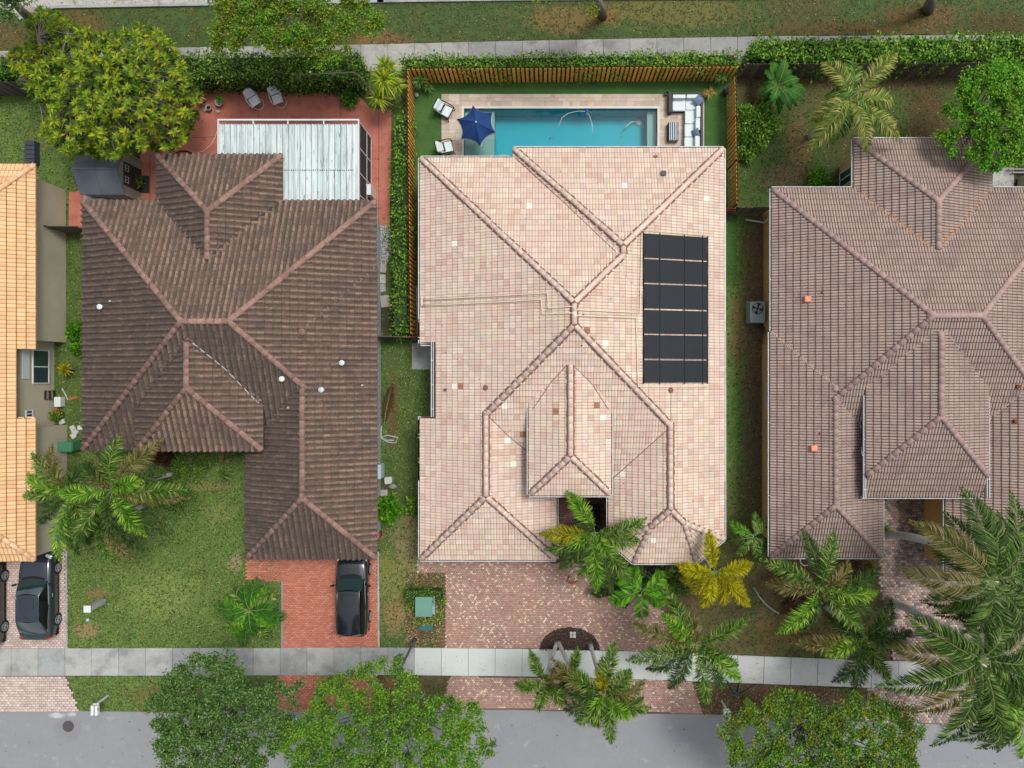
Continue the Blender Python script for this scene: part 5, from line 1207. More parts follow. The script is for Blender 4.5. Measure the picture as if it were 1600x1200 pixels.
# yellow green rosette tree
def rosette_tree():
    rg = np.random.default_rng(31); root = thing('rosette_tree', 'large yellow green tree with star shaped leaf rosettes behind the brown house', 'tree', (*P(190, 165), 0))
    out = [(50, 20), (75, 12), (120, 40), (160, 55), (205, 45), (238, 40), (262, 60), (300, 130), (318, 150), (300, 195), (295, 215), (262, 235), (228, 228), (180, 250), (130, 240), (95, 235), (60, 205), (80, 175), (50, 145), (20, 110), (2, 95), (20, 75), (55, 60), (45, 38)]
    pts = []; tries = 0
    while len(pts) < 420 and tries < 20000:
        tries += 1; x, y = rg.uniform(0, 320), rg.uniform(8, 255)
        if not inside(x, y, out): continue
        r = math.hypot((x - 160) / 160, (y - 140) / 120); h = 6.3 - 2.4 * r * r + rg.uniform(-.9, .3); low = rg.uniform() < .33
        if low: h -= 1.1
        if all(math.hypot(x - q[0], y - q[1]) > (8 if low or q[3] else 11.5) for q in pts): pts.append((x, y, h, low))
    tb = MB(); b = P(190, 165); top = Vector((b[0], b[1], 2.2)); tb.tube([(b[0], b[1], -.05), tuple(top)], [.26, .2], 8); keep(tb.build('trunk', MT['bark'], smooth=True), root)
    lm = MB(); hubs = []
    for k in range(9):
        a = k * .7; h = Vector((b[0] + math.cos(a) * 2.2 - .6, b[1] + math.sin(a) * 1.7 + .3, 4.2)); hubs.append(h); lm.tube([top, top.lerp(h, .5) + Vector((0, 0, .2)), h], [.13, .1, .07], 6, False)
    for x, y, h, low in pts:
        e = Vector((*P(x, y, h), h)); hb = min(hubs, key=lambda q: (q - e).length); lm.tube([hb, hb.lerp(e, .5) + Vector((0, 0, -.1)), e], [.035, .025, .014], 5, False)
    keep(lm.build('limbs', MT['bark'], smooth=True), root)
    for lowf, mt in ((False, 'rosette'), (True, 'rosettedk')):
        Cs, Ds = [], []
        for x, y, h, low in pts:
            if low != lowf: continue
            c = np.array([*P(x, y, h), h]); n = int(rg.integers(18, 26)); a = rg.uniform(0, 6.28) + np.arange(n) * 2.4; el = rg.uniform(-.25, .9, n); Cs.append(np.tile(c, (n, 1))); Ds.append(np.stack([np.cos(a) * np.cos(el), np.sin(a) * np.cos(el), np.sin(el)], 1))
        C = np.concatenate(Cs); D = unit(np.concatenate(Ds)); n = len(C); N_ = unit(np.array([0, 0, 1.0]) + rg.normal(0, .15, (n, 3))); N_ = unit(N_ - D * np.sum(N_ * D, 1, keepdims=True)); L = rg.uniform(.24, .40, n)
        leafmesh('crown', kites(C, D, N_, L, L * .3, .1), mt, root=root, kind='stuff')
rosette_tree()

# hedges
hedge('hedge', 'dense dark green hedge behind the red patio of the brown house', [(268, 113), (574, 108), (574, 146), (430, 145), (268, 141)], 2.2, 'hedgedk', seed=4, leaf=.14)
hedge('hedge', 'leafy hedge seen through the rosette tree at the top left', [(-60, 122), (110, 118), (268, 113), (268, 135), (110, 136), (-60, 136)], 2.0, 'hedge', seed=5)
hedge('hedge', 'trimmed bright green hedge between the cedar fence and back path behind the pool', [(636, 111), (1140, 104), (1140, 122), (636, 126)], 1.85, 'hedge', seed=6)
hedge('hedge', 'thick bright green hedge behind the grey fence of the right backyard', [(1164, 90), (1600, 82), (1760, 80), (1760, 112), (1600, 114), (1240, 117), (1164, 112)], 2.1, 'hedge', seed=7, leaf=.16)
hedge('hedge', 'narrow hedge running beside the red patio towards the side fence', [(627, 195), (643, 195), (643, 525), (623, 525), (622, 300)], 1.6, 'hedge', seed=8, leaf=.15, dens=130, rag=.3)
# spiky plants
def spiky(px, py, z, r_px, label, mat, n=40, wd=.05, name='dracaena', cat='plant', el=(.15, 1.3), group=None, pot=None, seed=1, droop=.35):
    rg = np.random.default_rng(seed + int(px)); cx, cy = P(px, py, z); root = thing(name, label, cat, (cx, cy, 0), 0, group); r = r_px / 29.0
    if z > .4: keep(MB().tube([(cx, cy, 0), (cx, cy, z)], .05, 6).build('stem', MT['bark']), root)
    a = np.arange(n) * 2.4 + rg.uniform(0, .4, n); e = rg.uniform(el[0], el[1], n); D = np.stack([np.cos(a) * np.cos(e), np.sin(a) * np.cos(e), np.sin(e)], 1)
    C = np.tile([cx, cy, z], (n, 1)); N_ = unit(np.array([0, 0, 1.0]) + rg.normal(0, .1, (n, 3))); N_ = unit(N_ - D * np.sum(N_ * D, 1, keepdims=True)); L = r * rg.uniform(.8, 1.15, n)
    leafmesh('leaves', kites(C, D, N_, L, np.full(n, wd), droop), mat, root=root); return root
spiky(603, 108, 2.3, 30, 'upper yellow striped dracaena beside the hedge corner', 'dracaena', 90, .075, droop=.5)
spiky(601, 128, 2.5, 31, 'middle yellow striped dracaena beside the cedar fence', 'dracaena', 100, .08, droop=.5)
spiky(592, 156, 1.8, 24, 'lower yellow striped dracaena beside the red patio corner', 'dracaena', 80, .07, droop=.5)
spiky(620, 135, 1.9, 20, 'half hidden yellow striped dracaena against the cedar fence', 'dracaena', 60, .07, droop=.5)
spiky(656, 128, 1.0, 17, 'larger spiky agave in the left corner of the cedar fence', 'agave', 60, .05)
spiky(669, 137, .5, 12, 'smaller spiky plant beside the corner agave', 'agave', 44, .04)
spiky(1127, 120, 1.0, 15, 'spiky yucca in the right corner of the cedar fence', 'agave', 60, .045)
spiky(1109, 146, .5, 14, 'straw coloured ornamental grass behind the sofa corner', 'straw', 60, .025, name='ornamental_grass')
spiky(347, 740, 1.0, 20, 'spiky yucca by the brown house entrance', 'agave', 60, .06)
spiky(352, 716, .9, 15, 'dry grey spiky plant under the brown eave', 'foxbrown', 44, .05)
spiky(102, 577, .8, 15, 'yellow brown cordyline beside the taupe wall', 'foxyellow', 40, .09)
spiky(312, 152, .7, 13, 'pale straw plant left of the patio pots', 'straw', 40, .05)
spiky(307, 176, .4, 9, 'small green potted plant at the patio edge', 'lime', 26, .06)
spiky(1148, 105, .9, 10, 'small green spiky plant right of the cedar fence corner', 'agave', 30, .05)
shrub(1185, 190, 36, 1.5, 'round mid green shrub below the banana plant', 'hedge', n=2600, leaf=.15)
shrub(1168, 230, 22, .9, 'low leafy shrub beside the cedar side fence', 'hedge', n=900)
shrub(1279, 280, 17, .9, 'small yellow green bush near the window of the mauve house', 'lime', n=700)
shrub(604, 797, 21, 1.1, 'bright green broadleaf shrub beside the grey wall of the brown house', 'lime', n=900, leaf=.2)
shrub(650, 792, 16, .9, 'green shrub against the left eave of the middle house', 'hedge', n=600, leaf=.17)
shrub(120, 518, 15, 1.1, 'yellow green shrub against the left eave of the brown house', 'lime', n=600, leaf=.18)
shrub(122, 545, 10, .8, 'small yellow green shrub below the larger one at the brown eave', 'lime', n=300, leaf=.16)
shrub(258, 712, 18, .5, 'dark reddish groundcover shrub by the brown porch', 'redleaf', n=700)
shrub(296, 718, 36, .6, 'low dark green shrub bed under the front porch roof of the brown house', 'hedgedk', n=2200, leaf=.09)
shrub(270, 770, 34, .5, 'low dark shrub bed under the tall lawn palm', 'hedgedk', n=1600, leaf=.09)
shrub(1250, 940, 28, .5, 'dark red bromeliads under the foxtail palm', 'redleaf', n=700, leaf=.16)
shrub(1345, 895, 26, .5, 'reddish shrubs below the left wing of the mauve roof', 'redleaf', n=700, leaf=.12)
shrub(1383, 828, 8, .5, 'small dark plant beside the walkway and tarp', 'hedgedk', n=200)
shrub(965, 905, 40, 1.3, 'dark feathery shrub under the porch palm', 'foxdark', n=1800, leaf=.18)
shrub(1062, 900, 28, .7, 'dark shrub beneath the golden palm', 'hedgedk', n=900)
shrub(212, 283, 10, .8, 'small green shrub behind the shed', 'rosettedk', n=200)
shrub(545, 152, 14, .8, 'leafy potted shrub at the right end of the patio hedge', 'lime', n=400)
hedge('utility_hedge', 'dark green clipped hedge behind the green utility cabinet', [(637, 917), (692, 917), (692, 937), (680, 937), (637, 940)], .75, 'hedgedk', seed=14, leaf=.09, rag=.06, dens=260)
hedge('utility_border', 'pale variegated border plants curling round the green utility cabinet', [(684, 937), (695, 930), (694, 968), (682, 972), (645, 973), (645, 966), (684, 962)], .4, 'variegated', seed=15, leaf=.13, rag=.05, core=False, dens=160)
shrub(641, 948, 8, .45, 'pale variegated plant at the left of the utility cabinet', 'variegated', n=160, leaf=.13)
def banana():
    root = thing('banana_plant', 'banana plant with broad glossy leaves beside the cedar side fence', 'banana plant', (*P(1222, 140), 0)); rg = random.Random(4)
    cx, cy = P(1216, 133, 2.2)
    keep(MB().tube([(cx, cy, 0), (cx, cy, 1.9)], [.14, .08], 8).build('trunk', MT['banana']), root)
    tips = [(1215, 100), (1236, 108), (1200, 140), (1218, 178), (1246, 165), (1228, 90), (1250, 123), (1205, 92), (1192, 130), (1205, 160), (1236, 172), (1258, 158), (1240, 148), (1195, 108), (1222, 168), (1262, 142), (1188, 150)]
    for tx, ty in tips:
        ht = 2.0 + rg.uniform(-.5, .6); A = Vector((cx, cy, 2.0)); T = Vector((*P(tx, ty, ht), ht)); B = (A + T) / 2 + Vector((0, 0, .7)); N = 16; d = (T - A); s = Vector((-d.y, d.x, 0)).normalized(); mb = MB()
        for k in range(N + 1):
            t = .1 + .9 * k / N; p = A * (1 - t) ** 2 + B * 2 * t * (1 - t) + T * t * t; w_ = .27 * max(0, math.sin(min(1, t * 1.02) * math.pi)) ** .6 * rg.uniform(.72, 1.1) + .01; j = rg.uniform(-.06, .06)
            mb.v += [tuple(p + s * w_ + Vector((0, 0, -.1 + j))), tuple(p), tuple(p - s * w_ + Vector((0, 0, -.1 - j)))]
        for k in range(N): g = 3 * k; mb.f += [(g, g + 1, g + 4, g + 3), (g + 1, g + 2, g + 5, g + 4)]
        lf = keep(mb.build('leaf', MT['banana'], smooth=True), root)
        rb = MB().tube([tuple(A * (1 - t) ** 2 + B * 2 * t * (1 - t) + T * t * t + Vector((0, 0, .015))) for t in (.05, .25, .5, .75, .97)], [.03, .025, .02, .015, .006], 4).build('leaf_rib', MT['rachis']); rb.parent = lf
banana()
# bare fallen branch in the patio hedge
tag(MB().tube([P3(455, 118, 2.4), P3(500, 115, 2.5), P3(555, 113, 2.5), P3(572, 130, 1.8), P3(578, 150, .8)], [.02, .03, .04, .05, .06], 6).tube([P3(520, 122, 2.3), P3(523, 114, 2.5)], .02, 5).tube([P3(535, 148, 1.4), P3(548, 130, 1.9), P3(562, 121, 2.1)], .015, 5).build('bare_branch', MT['bark'], smooth=True), 'bare grey branch arching over the patio hedge', 'branch')

# ------------------------------------------------------------------ fences
def fence(label, x0, y0, x1, y1, h, pitch, bw, mat, backmat=None, side=1, group=None, name='board_fence', z0=.03, th=.02):
    """fence line between two ground photo points; boards on the side `side` of the rails (left of the run = +1)"""
    a = Vector(P(x0, y0)); b = Vector(P(x1, y1)); L = (b - a).length; u = (b - a) / L; nn = Vector((-u.y, u.x)) * side; ang = math.atan2(u.y, u.x)
    root = thing(name, label, 'fence', (*a, 0), ang, group)
    def loc(t, o, z): return (t, o * side, z)
    bm_ = MB().cbox((0, 0, h / 2), (bw, th, h), bev=.006); me = bpy.data.meshes.new('board'); me.from_pydata(bm_.v, [], bm_.f); me.materials.append(MT[mat])
    n = int(L / pitch); mb2 = None
    if backmat: me2 = me.copy(); me2.materials.clear(); me2.materials.append(MT[backmat])
    for k in range(n + 1):
        t = k * pitch + bw / 2
        if t > L: break
        link('board', me, None, root, Matrix.Translation(loc(t, .045, z0 + random.uniform(-.01, .01))) @ Matrix.Rotation(random.uniform(-.006, .006), 4, 'Y') @ Matrix.Rotation(random.uniform(-.03, .03), 4, 'Z'))
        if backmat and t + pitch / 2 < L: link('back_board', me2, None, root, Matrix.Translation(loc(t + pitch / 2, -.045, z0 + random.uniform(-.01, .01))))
    for z in (.35, h * .55, h - .25): MB().cbox((L / 2, 0, z), (L, .05, .09)).build('rail', MT[backmat or mat], root)
    k = 0
    while k <= L: MB().cbox((k, -.0, h / 2 - .02), (.1, .06, h + .02)).build('post', MT[backmat or mat], root); k += 2.4
    return root
FH = 1.8
fence('orange cedar board fence along the back of the pool yard', 1140, 125.5, 645, 129, FH, .243, .15, 'fence_or', 'fence_dk', 1)
fence('orange cedar board fence along the left side of the pool yard', 645.5, 133, 650, 525, FH, .235, .13, 'fence_or', 'fence_dk', 1)
fence('orange cedar board fence along the right side of the pool yard', 1139, 330, 1136, 140, FH, .235, .13, 'fence_or', 'fence_dk', 1)
fence('weathered grey board fence behind the right backyard', 1760, 118, 1150, 121, FH, .17, .15, 'fence_gr', None, 1)
fence('weathered grey board fence at the top left behind the rosette tree', 180, 146, -80, 150, FH, .17, .15, 'fence_gr', None, 1)
fence('short grey fence closing the passage between tan and brown houses', 103, 363, 150, 363, FH, .16, .14, 'fence_gr', None, -1)
fence('short dark fence between the brown and middle houses', 595, 527, 648, 528, 1.5, .15, .12, 'fence_gr', None, -1)
fence('red brown wooden gate beside the left wall of the middle house', 648, 528, 678, 528, 1.5, .15, .14, 'gatewood', None, -1, name='wooden_gate')
fence('red brown wooden gate beside the right wall of the middle house', 1100, 338, 1139, 338, 1.6, .15, .14, 'gatewood', None, 1, name='wooden_gate')
fence('short grey fence between the middle and mauve houses', 1141, 334, 1190, 334, 1.7, .16, .14, 'fence_gr', None, -1)

# ------------------------------------------------------------------ patio cover of the brown house
pc = thing('patio_cover', 'white ribbed aluminium patio roof with screened right side', 'patio cover', (*P(450, 250), 0)); hz = 2.75
X0, Y1 = P(340, 186, hz); X1, _ = P(561, 186, hz); Y0 = P(0, 330, hz)[1]
n = 24; pw = (X1 - X0 - .12) / n
me = {}
for k in range(n):
    mb = MB(); x = X0 + .06 + k * pw; sec = [(0, 0), (.02, .05), (.06, .05), (.08, .0), (pw * .55, .0), (pw * .55 + .02, .022), (pw * .55 + .05, .022), (pw * .55 + .07, 0), (pw - .022, 0)]
    ye = Y1 - .25
    for yy in (Y0, ye):
        for s_, z in sec: mb.v.append((x + s_, yy, hz + z - .02 * 0 - (yy - Y0) * .01))
    m = len(sec)
    for q in range(m - 1): mb.f.append((q, q + 1, m + q + 1, m + q))
    keep(mb.build('roof_panel', MT['tinroof']), pc)
mb = MB(); mb.box(X0 + .05, Y0, hz - .06, X1 - .05, Y1 - .27, hz - .045); keep(mb.build('seam_backing', MT['gutterin']), pc)  # dark sheet under the panels so their gaps show as dark seams
mb = MB(); fy_ = P(0, 266, hz)[1]
for k in range(60): mb.cbox((X0 + .3 + (X1 - X0 - .6) * k / 59, fy_ + random.uniform(-.01, .01), hz + .03), (.045, .04, .03))
o = keep(mb.build('fastener_row', MT['iron']), pc); o['kind'] = 'stuff'
keep(MB().box(X0, Y1 - .08, hz - .12, X1, Y1, hz + .02).build('gutter', MT['white']), pc)
keep(MB().box(X0, Y0, hz - .12, X0 + .06, Y1 - .08, hz + .02).build('side_beam', MT['white']), pc); keep(MB().box(X1 - .06, Y0, hz - .12, X1, Y1 - .08, hz + .03).build('side_beam', MT['white']), pc)
for px in (395, 449, 505): x = P(px, 0, hz)[0]; keep(MB().box(x, Y1 - .27, hz - .04, x + .06, Y1 - .08, hz + .03).build('bracket', MT['white']), pc)
mb = MB(); zb = MB(); ys = [Y1 - .1, Y1 - 1.45, Y1 - 2.75, Y1 - 3.9, Y1 - 4.4]
for yy in ys: keep(MB().box(X1 - .05, yy - .03, 0, X1, yy + .03, hz - .12).build('post', MT['white']), pc)
for z in (.05, 1.0, hz - .2): keep(MB().box(X1 - .045, Y0 + .3, z, X1 - .003, Y1 - .1, z + .06).build('screen_rail', MT['white']), pc)
keep(MB().box(X1 - .03, Y0 + .3, .1, X1 - .02, Y1 - .1, hz - .2).build('screen', MT['screen']), pc)
keep(MB().box(P(577, 0)[0], P(0, 312)[1], 0, P(577, 0)[0] + .35, P(0, 296)[1], 1.1).build('screen_door', MT['white']), pc)

# ------------------------------------------------------------------ shed
sh = thing('garden_shed', 'grey resin garden shed with dark pitched roof and dark double doors', 'shed', (*P(170, 288), 0))
ez, rz_ = 1.75, 2.45
ax, ay = P(128, 304, ez); bx2, _ = P(192, 304, ez); ry = P(0, 263.5, rz_)[1]; by2 = ry + (ry - ay)
sl = MB(); e = .1
def slope_panels(ya, za, yb, zb, nm):
    for k in range(2):
        xa = ax - e + (bx2 - ax + 2 * e) * k / 2 + .006; xb = ax - e + (bx2 - ax + 2 * e) * (k + 1) / 2 - .006; mb = MB()
        mb.add([(xa, ya, za), (xb, ya, za), (xb, yb, zb), (xa, yb, zb), (xa, ya, za - .05), (xb, ya, za - .05), (xb, yb, zb - .05), (xa, yb, zb - .05)], [(0, 1, 2, 3), (7, 6, 5, 4), (0, 4, 5, 1), (1, 5, 6, 2), (2, 6, 7, 3), (3, 7, 4, 0)])
        keep(mb.build(nm, MT['shedroof']), sh)
slope_panels(ay, ez, ry, rz_, 'roof_panel'); slope_panels(by2, ez, ry, rz_, 'roof_panel')
keep(MB().box(ax - e, ry - .04, rz_ - .02, bx2 + e, ry + .04, rz_ + .03).build('ridge', MT['shedroof']), sh)
keep(MB().add([(ax, ay + .06, 0), (bx2, ay + .06, 0), (bx2, by2 - .06, 0), (ax, by2 - .06, 0), (ax, ay + .06, ez - .06), (bx2, ay + .06, ez - .06), (bx2, by2 - .06, ez - .06), (ax, by2 - .06, ez - .06), (ax, ry, rz_ - .1), (bx2, ry, rz_ - .1)],
   [(0, 1, 5, 4), (3, 7, 6, 2), (0, 4, 8, 7, 3), (1, 2, 6, 9, 5)]).build('wall', MT['shedwall']), sh)
for s in (-1, 1):
    ym = ry; w_ = .62
    d = keep(MB().box(bx2 + .003, min(ym + s * .01, ym + s * w_), .08, bx2 + .04, max(ym + s * .01, ym + s * w_), 1.72).build('door', MT['sheddoor']), sh)
    f = MB(); yc = ym + s * .31; z0, z1 = 1.3, 1.6; X = bx2 + .045; w2 = .17
    f.box(X, yc - w2, z0, X + .02, yc + w2, z0 + .03); f.box(X, yc - w2, z1, X + .02, yc + w2, z1 + .03); f.box(X, yc - w2, z0 + .03, X + .02, yc - w2 + .03, z1); f.box(X, yc + w2 - .03, z0 + .03, X + .02, yc + w2, z1); f.box(X, yc - .01, z0 + .03, X + .02, yc + .01, z1)
    o = f.build('window_frame', MT['stonewht'], d)
for yy, sg in ((ay + .02, 1), (by2 - .02, -1)): keep(MB().box(bx2 + .003, min(yy, yy + sg * .1), 0, bx2 + .05, max(yy, yy + sg * .1), ez - .1).build('corner_trim', MT['shedwall']), sh)
tag(MB().box(*P(219, 302), .022, *P(234, 275), .05).build('black_rect', MT['sheddoor']), 'black mat on the red patio in front of the shed doors', 'mat')
tag(MB().cbox((*P(152, 314, .9), .9), (.9, .25, .2)).box(*P(145, 318), 0, *P(158, 312), .8).build('storage_shelf', MT['stonewht']), 'white shelf between the shed and the brown roof', 'shelf')
mb = MB(); mb.prism(poly_px([(108, 300), (140, 300), (134, 362), (108, 362)]), -.03, .03); setting('red_side_path', mb, MT['redpatio'])
for px, c_ in ((213, 'straw'), (219, 'dracaena')): spiky(px, 311, .5, 5, 'little yellow flowers in a pot at the shed corner' if px == 213 else 'pale green pot plant at the shed corner', c_, 16, .06, name='potted_flower')

# ------------------------------------------------------------------ parasol and pool furniture
um = thing('parasol', 'navy blue six pointed parasol over the pool sun shelf', 'parasol', (*P(747, 199), 0)); cx, cy = P(743.7, 191, 2.75)
um.location = (cx, cy, -.32)
tips = [(739, 165), (769.5, 175.5), (774.8, 207), (750.5, 228), (720.8, 217), (714.3, 186)]
T = [Vector((*P(x, y, 2.15), 2.15)) for x, y in tips]; top = Vector((cx, cy, 2.78))
mb = MB(); em = MB()
for i in range(6):
    A, B = T[i], T[(i + 1) % 6]; N = 8
    def pt(r, s):
        e = A.lerp(B, s); inn = (top - (A + B) / 2); inn.z = 0; e = e + inn.normalized() * (.16 * 4 * s * (1 - s)) + Vector((0, 0, .02)); p = top.lerp(e, r); p.z = top.z - (top.z - e.z) * (r ** 1.25) - .05 * 4 * s * (1 - s) * r; return p
    pm = MB().grid(lambda r, s: pt(r, s), 8, N); keep(pm.build('canopy_panel', MT['navy'], smooth=True), um).location.z += 0
    em = MB()
    for k in range(N):
        a, b = pt(1, k / N), pt(1, (k + 1) / N); o_ = ((A + B) / 2 - top); o_.z = 0; o_.normalize(); em.add([tuple(a), tuple(b), tuple(b + o_ * .035 - Vector((0, 0, .09))), tuple(a + o_ * .035 - Vector((0, 0, .09)))], [(0, 1, 2, 3)])
    keep(em.build('hem', MT['navy_edge']), um)
    q = [pt(r, 0) + Vector((0, 0, -.02)) for r in (0, .3, .6, .98)]; keep(MB().tube(q, .01, 4).build('rib', MT['black']), um)
keep(MB().tube([(cx, cy, -.3), (cx, cy, 2.8)], .025, 8).build('pole', MT['black']), um)
keep(MB().lathe([(.03, 2.76), (.05, 2.8), (.03, 2.86), (.005, 2.88)], (cx, cy, 0), 8).build('finial', MT['white']), um)
for c in um.children: c.matrix_parent_inverse = Matrix.Translation(-Vector(um.location))

def armchair(px, py, rz, label):
    """seat faces local +x, back at -x"""
    t = thing('pool_armchair', label, 'armchair', (*P(px, py, .3), .045 if px > 690 else .03), rz, 'white cushioned chairs beside the pool')
    MB().cbox((.05, 0, .36), (.62, .58, .14), bev=.04).build('seat_cushion', MT['cushion'], t)
    MB().cbox((-.3, 0, .62), (.14, .6, .6), ry=-.45, bev=.04).build('back_cushion', MT['cushion'], t)
    pl = MB().cbox((-.12, 0, .52), (.1, .42, .3), ry=-.5, bev=.03).build('pillow', MT['cushion'], t)
    for k in (-1, 1): MB().cbox((-.12 + k * .04 * 0 + .02, 0, .52 + k * .07), (.112, .425, .05), ry=-.5).build('stripe', MT['navystripe'], pl)
    for s in (-1, 1):
        a = MB().tube([(-.42, s * .36, .05), (-.36, s * .36, .5), (-.28, s * .36, .62), (.2, s * .36, .6), (.36, s * .36, .5), (.4, s * .36, .02)], .028, 6); a.tube([(-.4, s * .36, .2), (.38, s * .36, .22)], .02, 5)
        a.build('arm_frame', MT['black'], t, smooth=True)
    MB().tube([(-.4, -.36, .28), (-.4, .36, .28)], .02, 5).tube([(.36, -.36, .28), (.36, .36, .28)], .02, 5).tube([(-.52, -.33, .85), (-.52, .33, .85)], .02, 5).build('cross_frame', MT['black'], t)
armchair(695, 173.5, math.radians(-27), 'white cushioned black framed chair turned askew at the upper left corner of the pool deck')
armchair(697, 231.5, math.radians(14), 'white cushioned black framed chair at the lower left of the pool deck, near the eave')

so = thing('sectional_sofa', 'white cushioned L shaped sofa with charcoal wicker base on the pool deck', 'sofa', (*P(1080, 185), .045))
def W(px, py, h=.4): return P(px, py, h)
def blk(name, x0, y0, x1, y1, z0, z1, mat, bev=.03, root=so, h=None):
    a = W(x0, y0, z1 if h is None else h); b = W(x1, y1, z1 if h is None else h); o = MB().cbox(((a[0] + b[0]) / 2, (a[1] + b[1]) / 2, (z0 + z1) / 2), (abs(b[0] - a[0]), abs(b[1] - a[1]), z1 - z0), bev=bev).build(name, MT[mat], smooth=False); return keep(o, root)
blk('base', 1046, 146, 1071, 174.5, .05, .28, 'wicker', .01); blk('base', 1071.3, 146, 1097.5, 236, .05, .28, 'wicker', .01)
blk('arm', 1045, 145.5, 1050.5, 175, .05, .58, 'wicker', .02); blk('back', 1051, 144.5, 1097.5, 148, .05, .62, 'wicker', .02); blk('back', 1094.5, 148.3, 1098.5, 236, .05, .62, 'wicker', .02)
for q in ((1051, 153.5, 1071.3, 173), (1071.8, 153.5, 1088, 171.5), (1070.5, 172.3, 1087, 193), (1070, 193.8, 1086.5, 213.5), (1069.5, 214.3, 1086, 236)): blk('seat_cushion', *q, .28, .44, 'cushion', .035)
for q in ((1051.5, 147.5, 1071.5, 153.2), (1073, 147.3, 1094, 153)): blk('back_cushion', *q, .44, .72, 'cushion', .04)
for q in ((1088, 165, 1094.5, 183), (1087, 184, 1094, 203), (1086, 212, 1093.5, 236)): blk('back_cushion', *q, .44, .72, 'cushion', .04)
def pillow(px, py, z, w_, rz, tilt, label):
    mb = MB(); mb.grid(lambda u, v: ((u - .5) * w_ * (1 - .1 * math.sin(v * math.pi)), (v - .5) * w_ * (1 - .1 * math.sin(u * math.pi)), .075 * (math.sin(u * math.pi) * math.sin(v * math.pi)) ** .6), 8, 8)
    mb.grid(lambda u, v: ((v - .5) * w_ * (1 - .1 * math.sin(u * math.pi)), (u - .5) * w_ * (1 - .1 * math.sin(v * math.pi)), -.075 * (math.sin(u * math.pi) * math.sin(v * math.pi)) ** .6), 8, 8)
    o = mb.build('throw_pillow', MT['bluepillow'], smooth=True); o.location = (*P(px, py, z), z); o.rotation_euler = (tilt[0], tilt[1], rz); tag(o, label, 'pillow')
pillow(1091.5, 156.5, .72, .48, .75, (.2, -.2), 'slate blue pillow turned diagonally in the corner of the white sofa')
pillow(1087, 208, .64, .46, .22, (.1, -.75), 'slate blue pillow leaning on the lower back cushion of the white sofa')
ot = thing('ottoman', 'navy and white striped ottoman in front of the white sofa', 'ottoman', (*P(1053, 206), .045))
blk('seat', 1045, 191, 1060, 219, .05, .46, 'cushion', .02, ot, .46)
a = W(1045, 191, .46); b = W(1060, 219, .46)
for k in range(6):
    x = a[0] + (b[0] - a[0]) * (k + .1) / 5.4; o = MB().box(x - .028, b[1] - .004, .06, x + .028, a[1] + .004, .464).build('stripe', MT['navystripe']); keep(o, ot)
tag(MB().lathe([(.03, 0), (.1, .05), (.13, .13), (.1, .21), (.02, .25)], P3(651.5, 149.5, .012), 14).build('globe_light', MT['stonewht'], smooth=True), 'white globe garden light by the left cedar fence', 'garden light')
for px, py, lb in ((1041, 148, 'small dark lantern left of the sofa arm'), (1100, 150, 'small terracotta pot behind the sofa corner')):
    tag(MB().lathe([(.09, 0), (.13, .2), (.14, .3), (.1, .3), (.02, .25)], P3(px, py, .03), 10).build('plant_pot', MT['black' if px < 1050 else 'terracotta']), lb, 'pot')
tag(MB().cbox((*P(1133, 146), .3), (.3, .3, .5), rz=.4).build('plant_box', MT['wicker']), 'dark planter box in the right cedar fence corner', 'planter')

# white sling chairs on the red patio
def sling(px, py, rz, label):
    """faces local -y"""
    t = thing('sling_chair', label, 'patio chair', (*P(px, py, .3), .02), rz, 'white sling chairs on the red patio')
    MB().cbox((0, -.06, .38), (.46, .46, .02), rx=.05).build('seat', MT['mesh_grey'], t)
    bk = MB(); bk.grid(lambda u, v: ((u - .5) * (.44 + .12 * math.sin(v * math.pi)) , .2 + v * .2, .42 + v * .5 - .0 * u), 6, 6)
    bk.build('back', MT['mesh_grey'], t, solid=.01)
    f = [(-.24, .2, .42)] + [(-.28 * math.cos(a) if False else -.28 + .56 * (k / 8), .2 + .24 * math.sin(math.pi * k / 8) ** .5, .42 + .54 * math.sin(math.pi * k / 8) ** .5) for k, a in enumerate(range(9))] + [(.24, .2, .42)]
    MB().tube(f, .018, 6).build('back_frame', MT['white'], t, smooth=True)
    for s in (-1, 1): MB().tube([(s * .3, .3, .62), (s * .33, 0, .6), (s * .3, -.3, .58), (s * .27, -.34, .4), (s * .27, -.34, .38)], .024, 6).build('arm', MT['white'], t, smooth=True); MB().tube([(s * .25, .18, .38), (s * .25, -.3, .38)], .018, 6).build('seat_rail', MT['white'], t)
    MB().tube([(-.25, -.3, .38), (.25, -.3, .38)], .018, 6).build('front_rail', MT['white'], t)
    ring = [(.3 * math.cos(a), -.08 + .3 * math.sin(a) * 1.05, .05) for a in np.linspace(0, 2 * math.pi, 21)]
    MB().tube([(x + .06, y - .08, z) for x, y, z in ring], .02, 6).build('swivel_base', MT['white'], t, smooth=True)
    MB().tube([(0, -.05, .05), (0, -.05, .36)], .03, 6).build('stem', MT['white'], t)
sling(397.5, 157.5, math.radians(32), 'left of the two white sling chairs beside the patio hedge')
sling(433.5, 154, math.radians(20), 'right of the two white sling chairs beside the patio hedge')
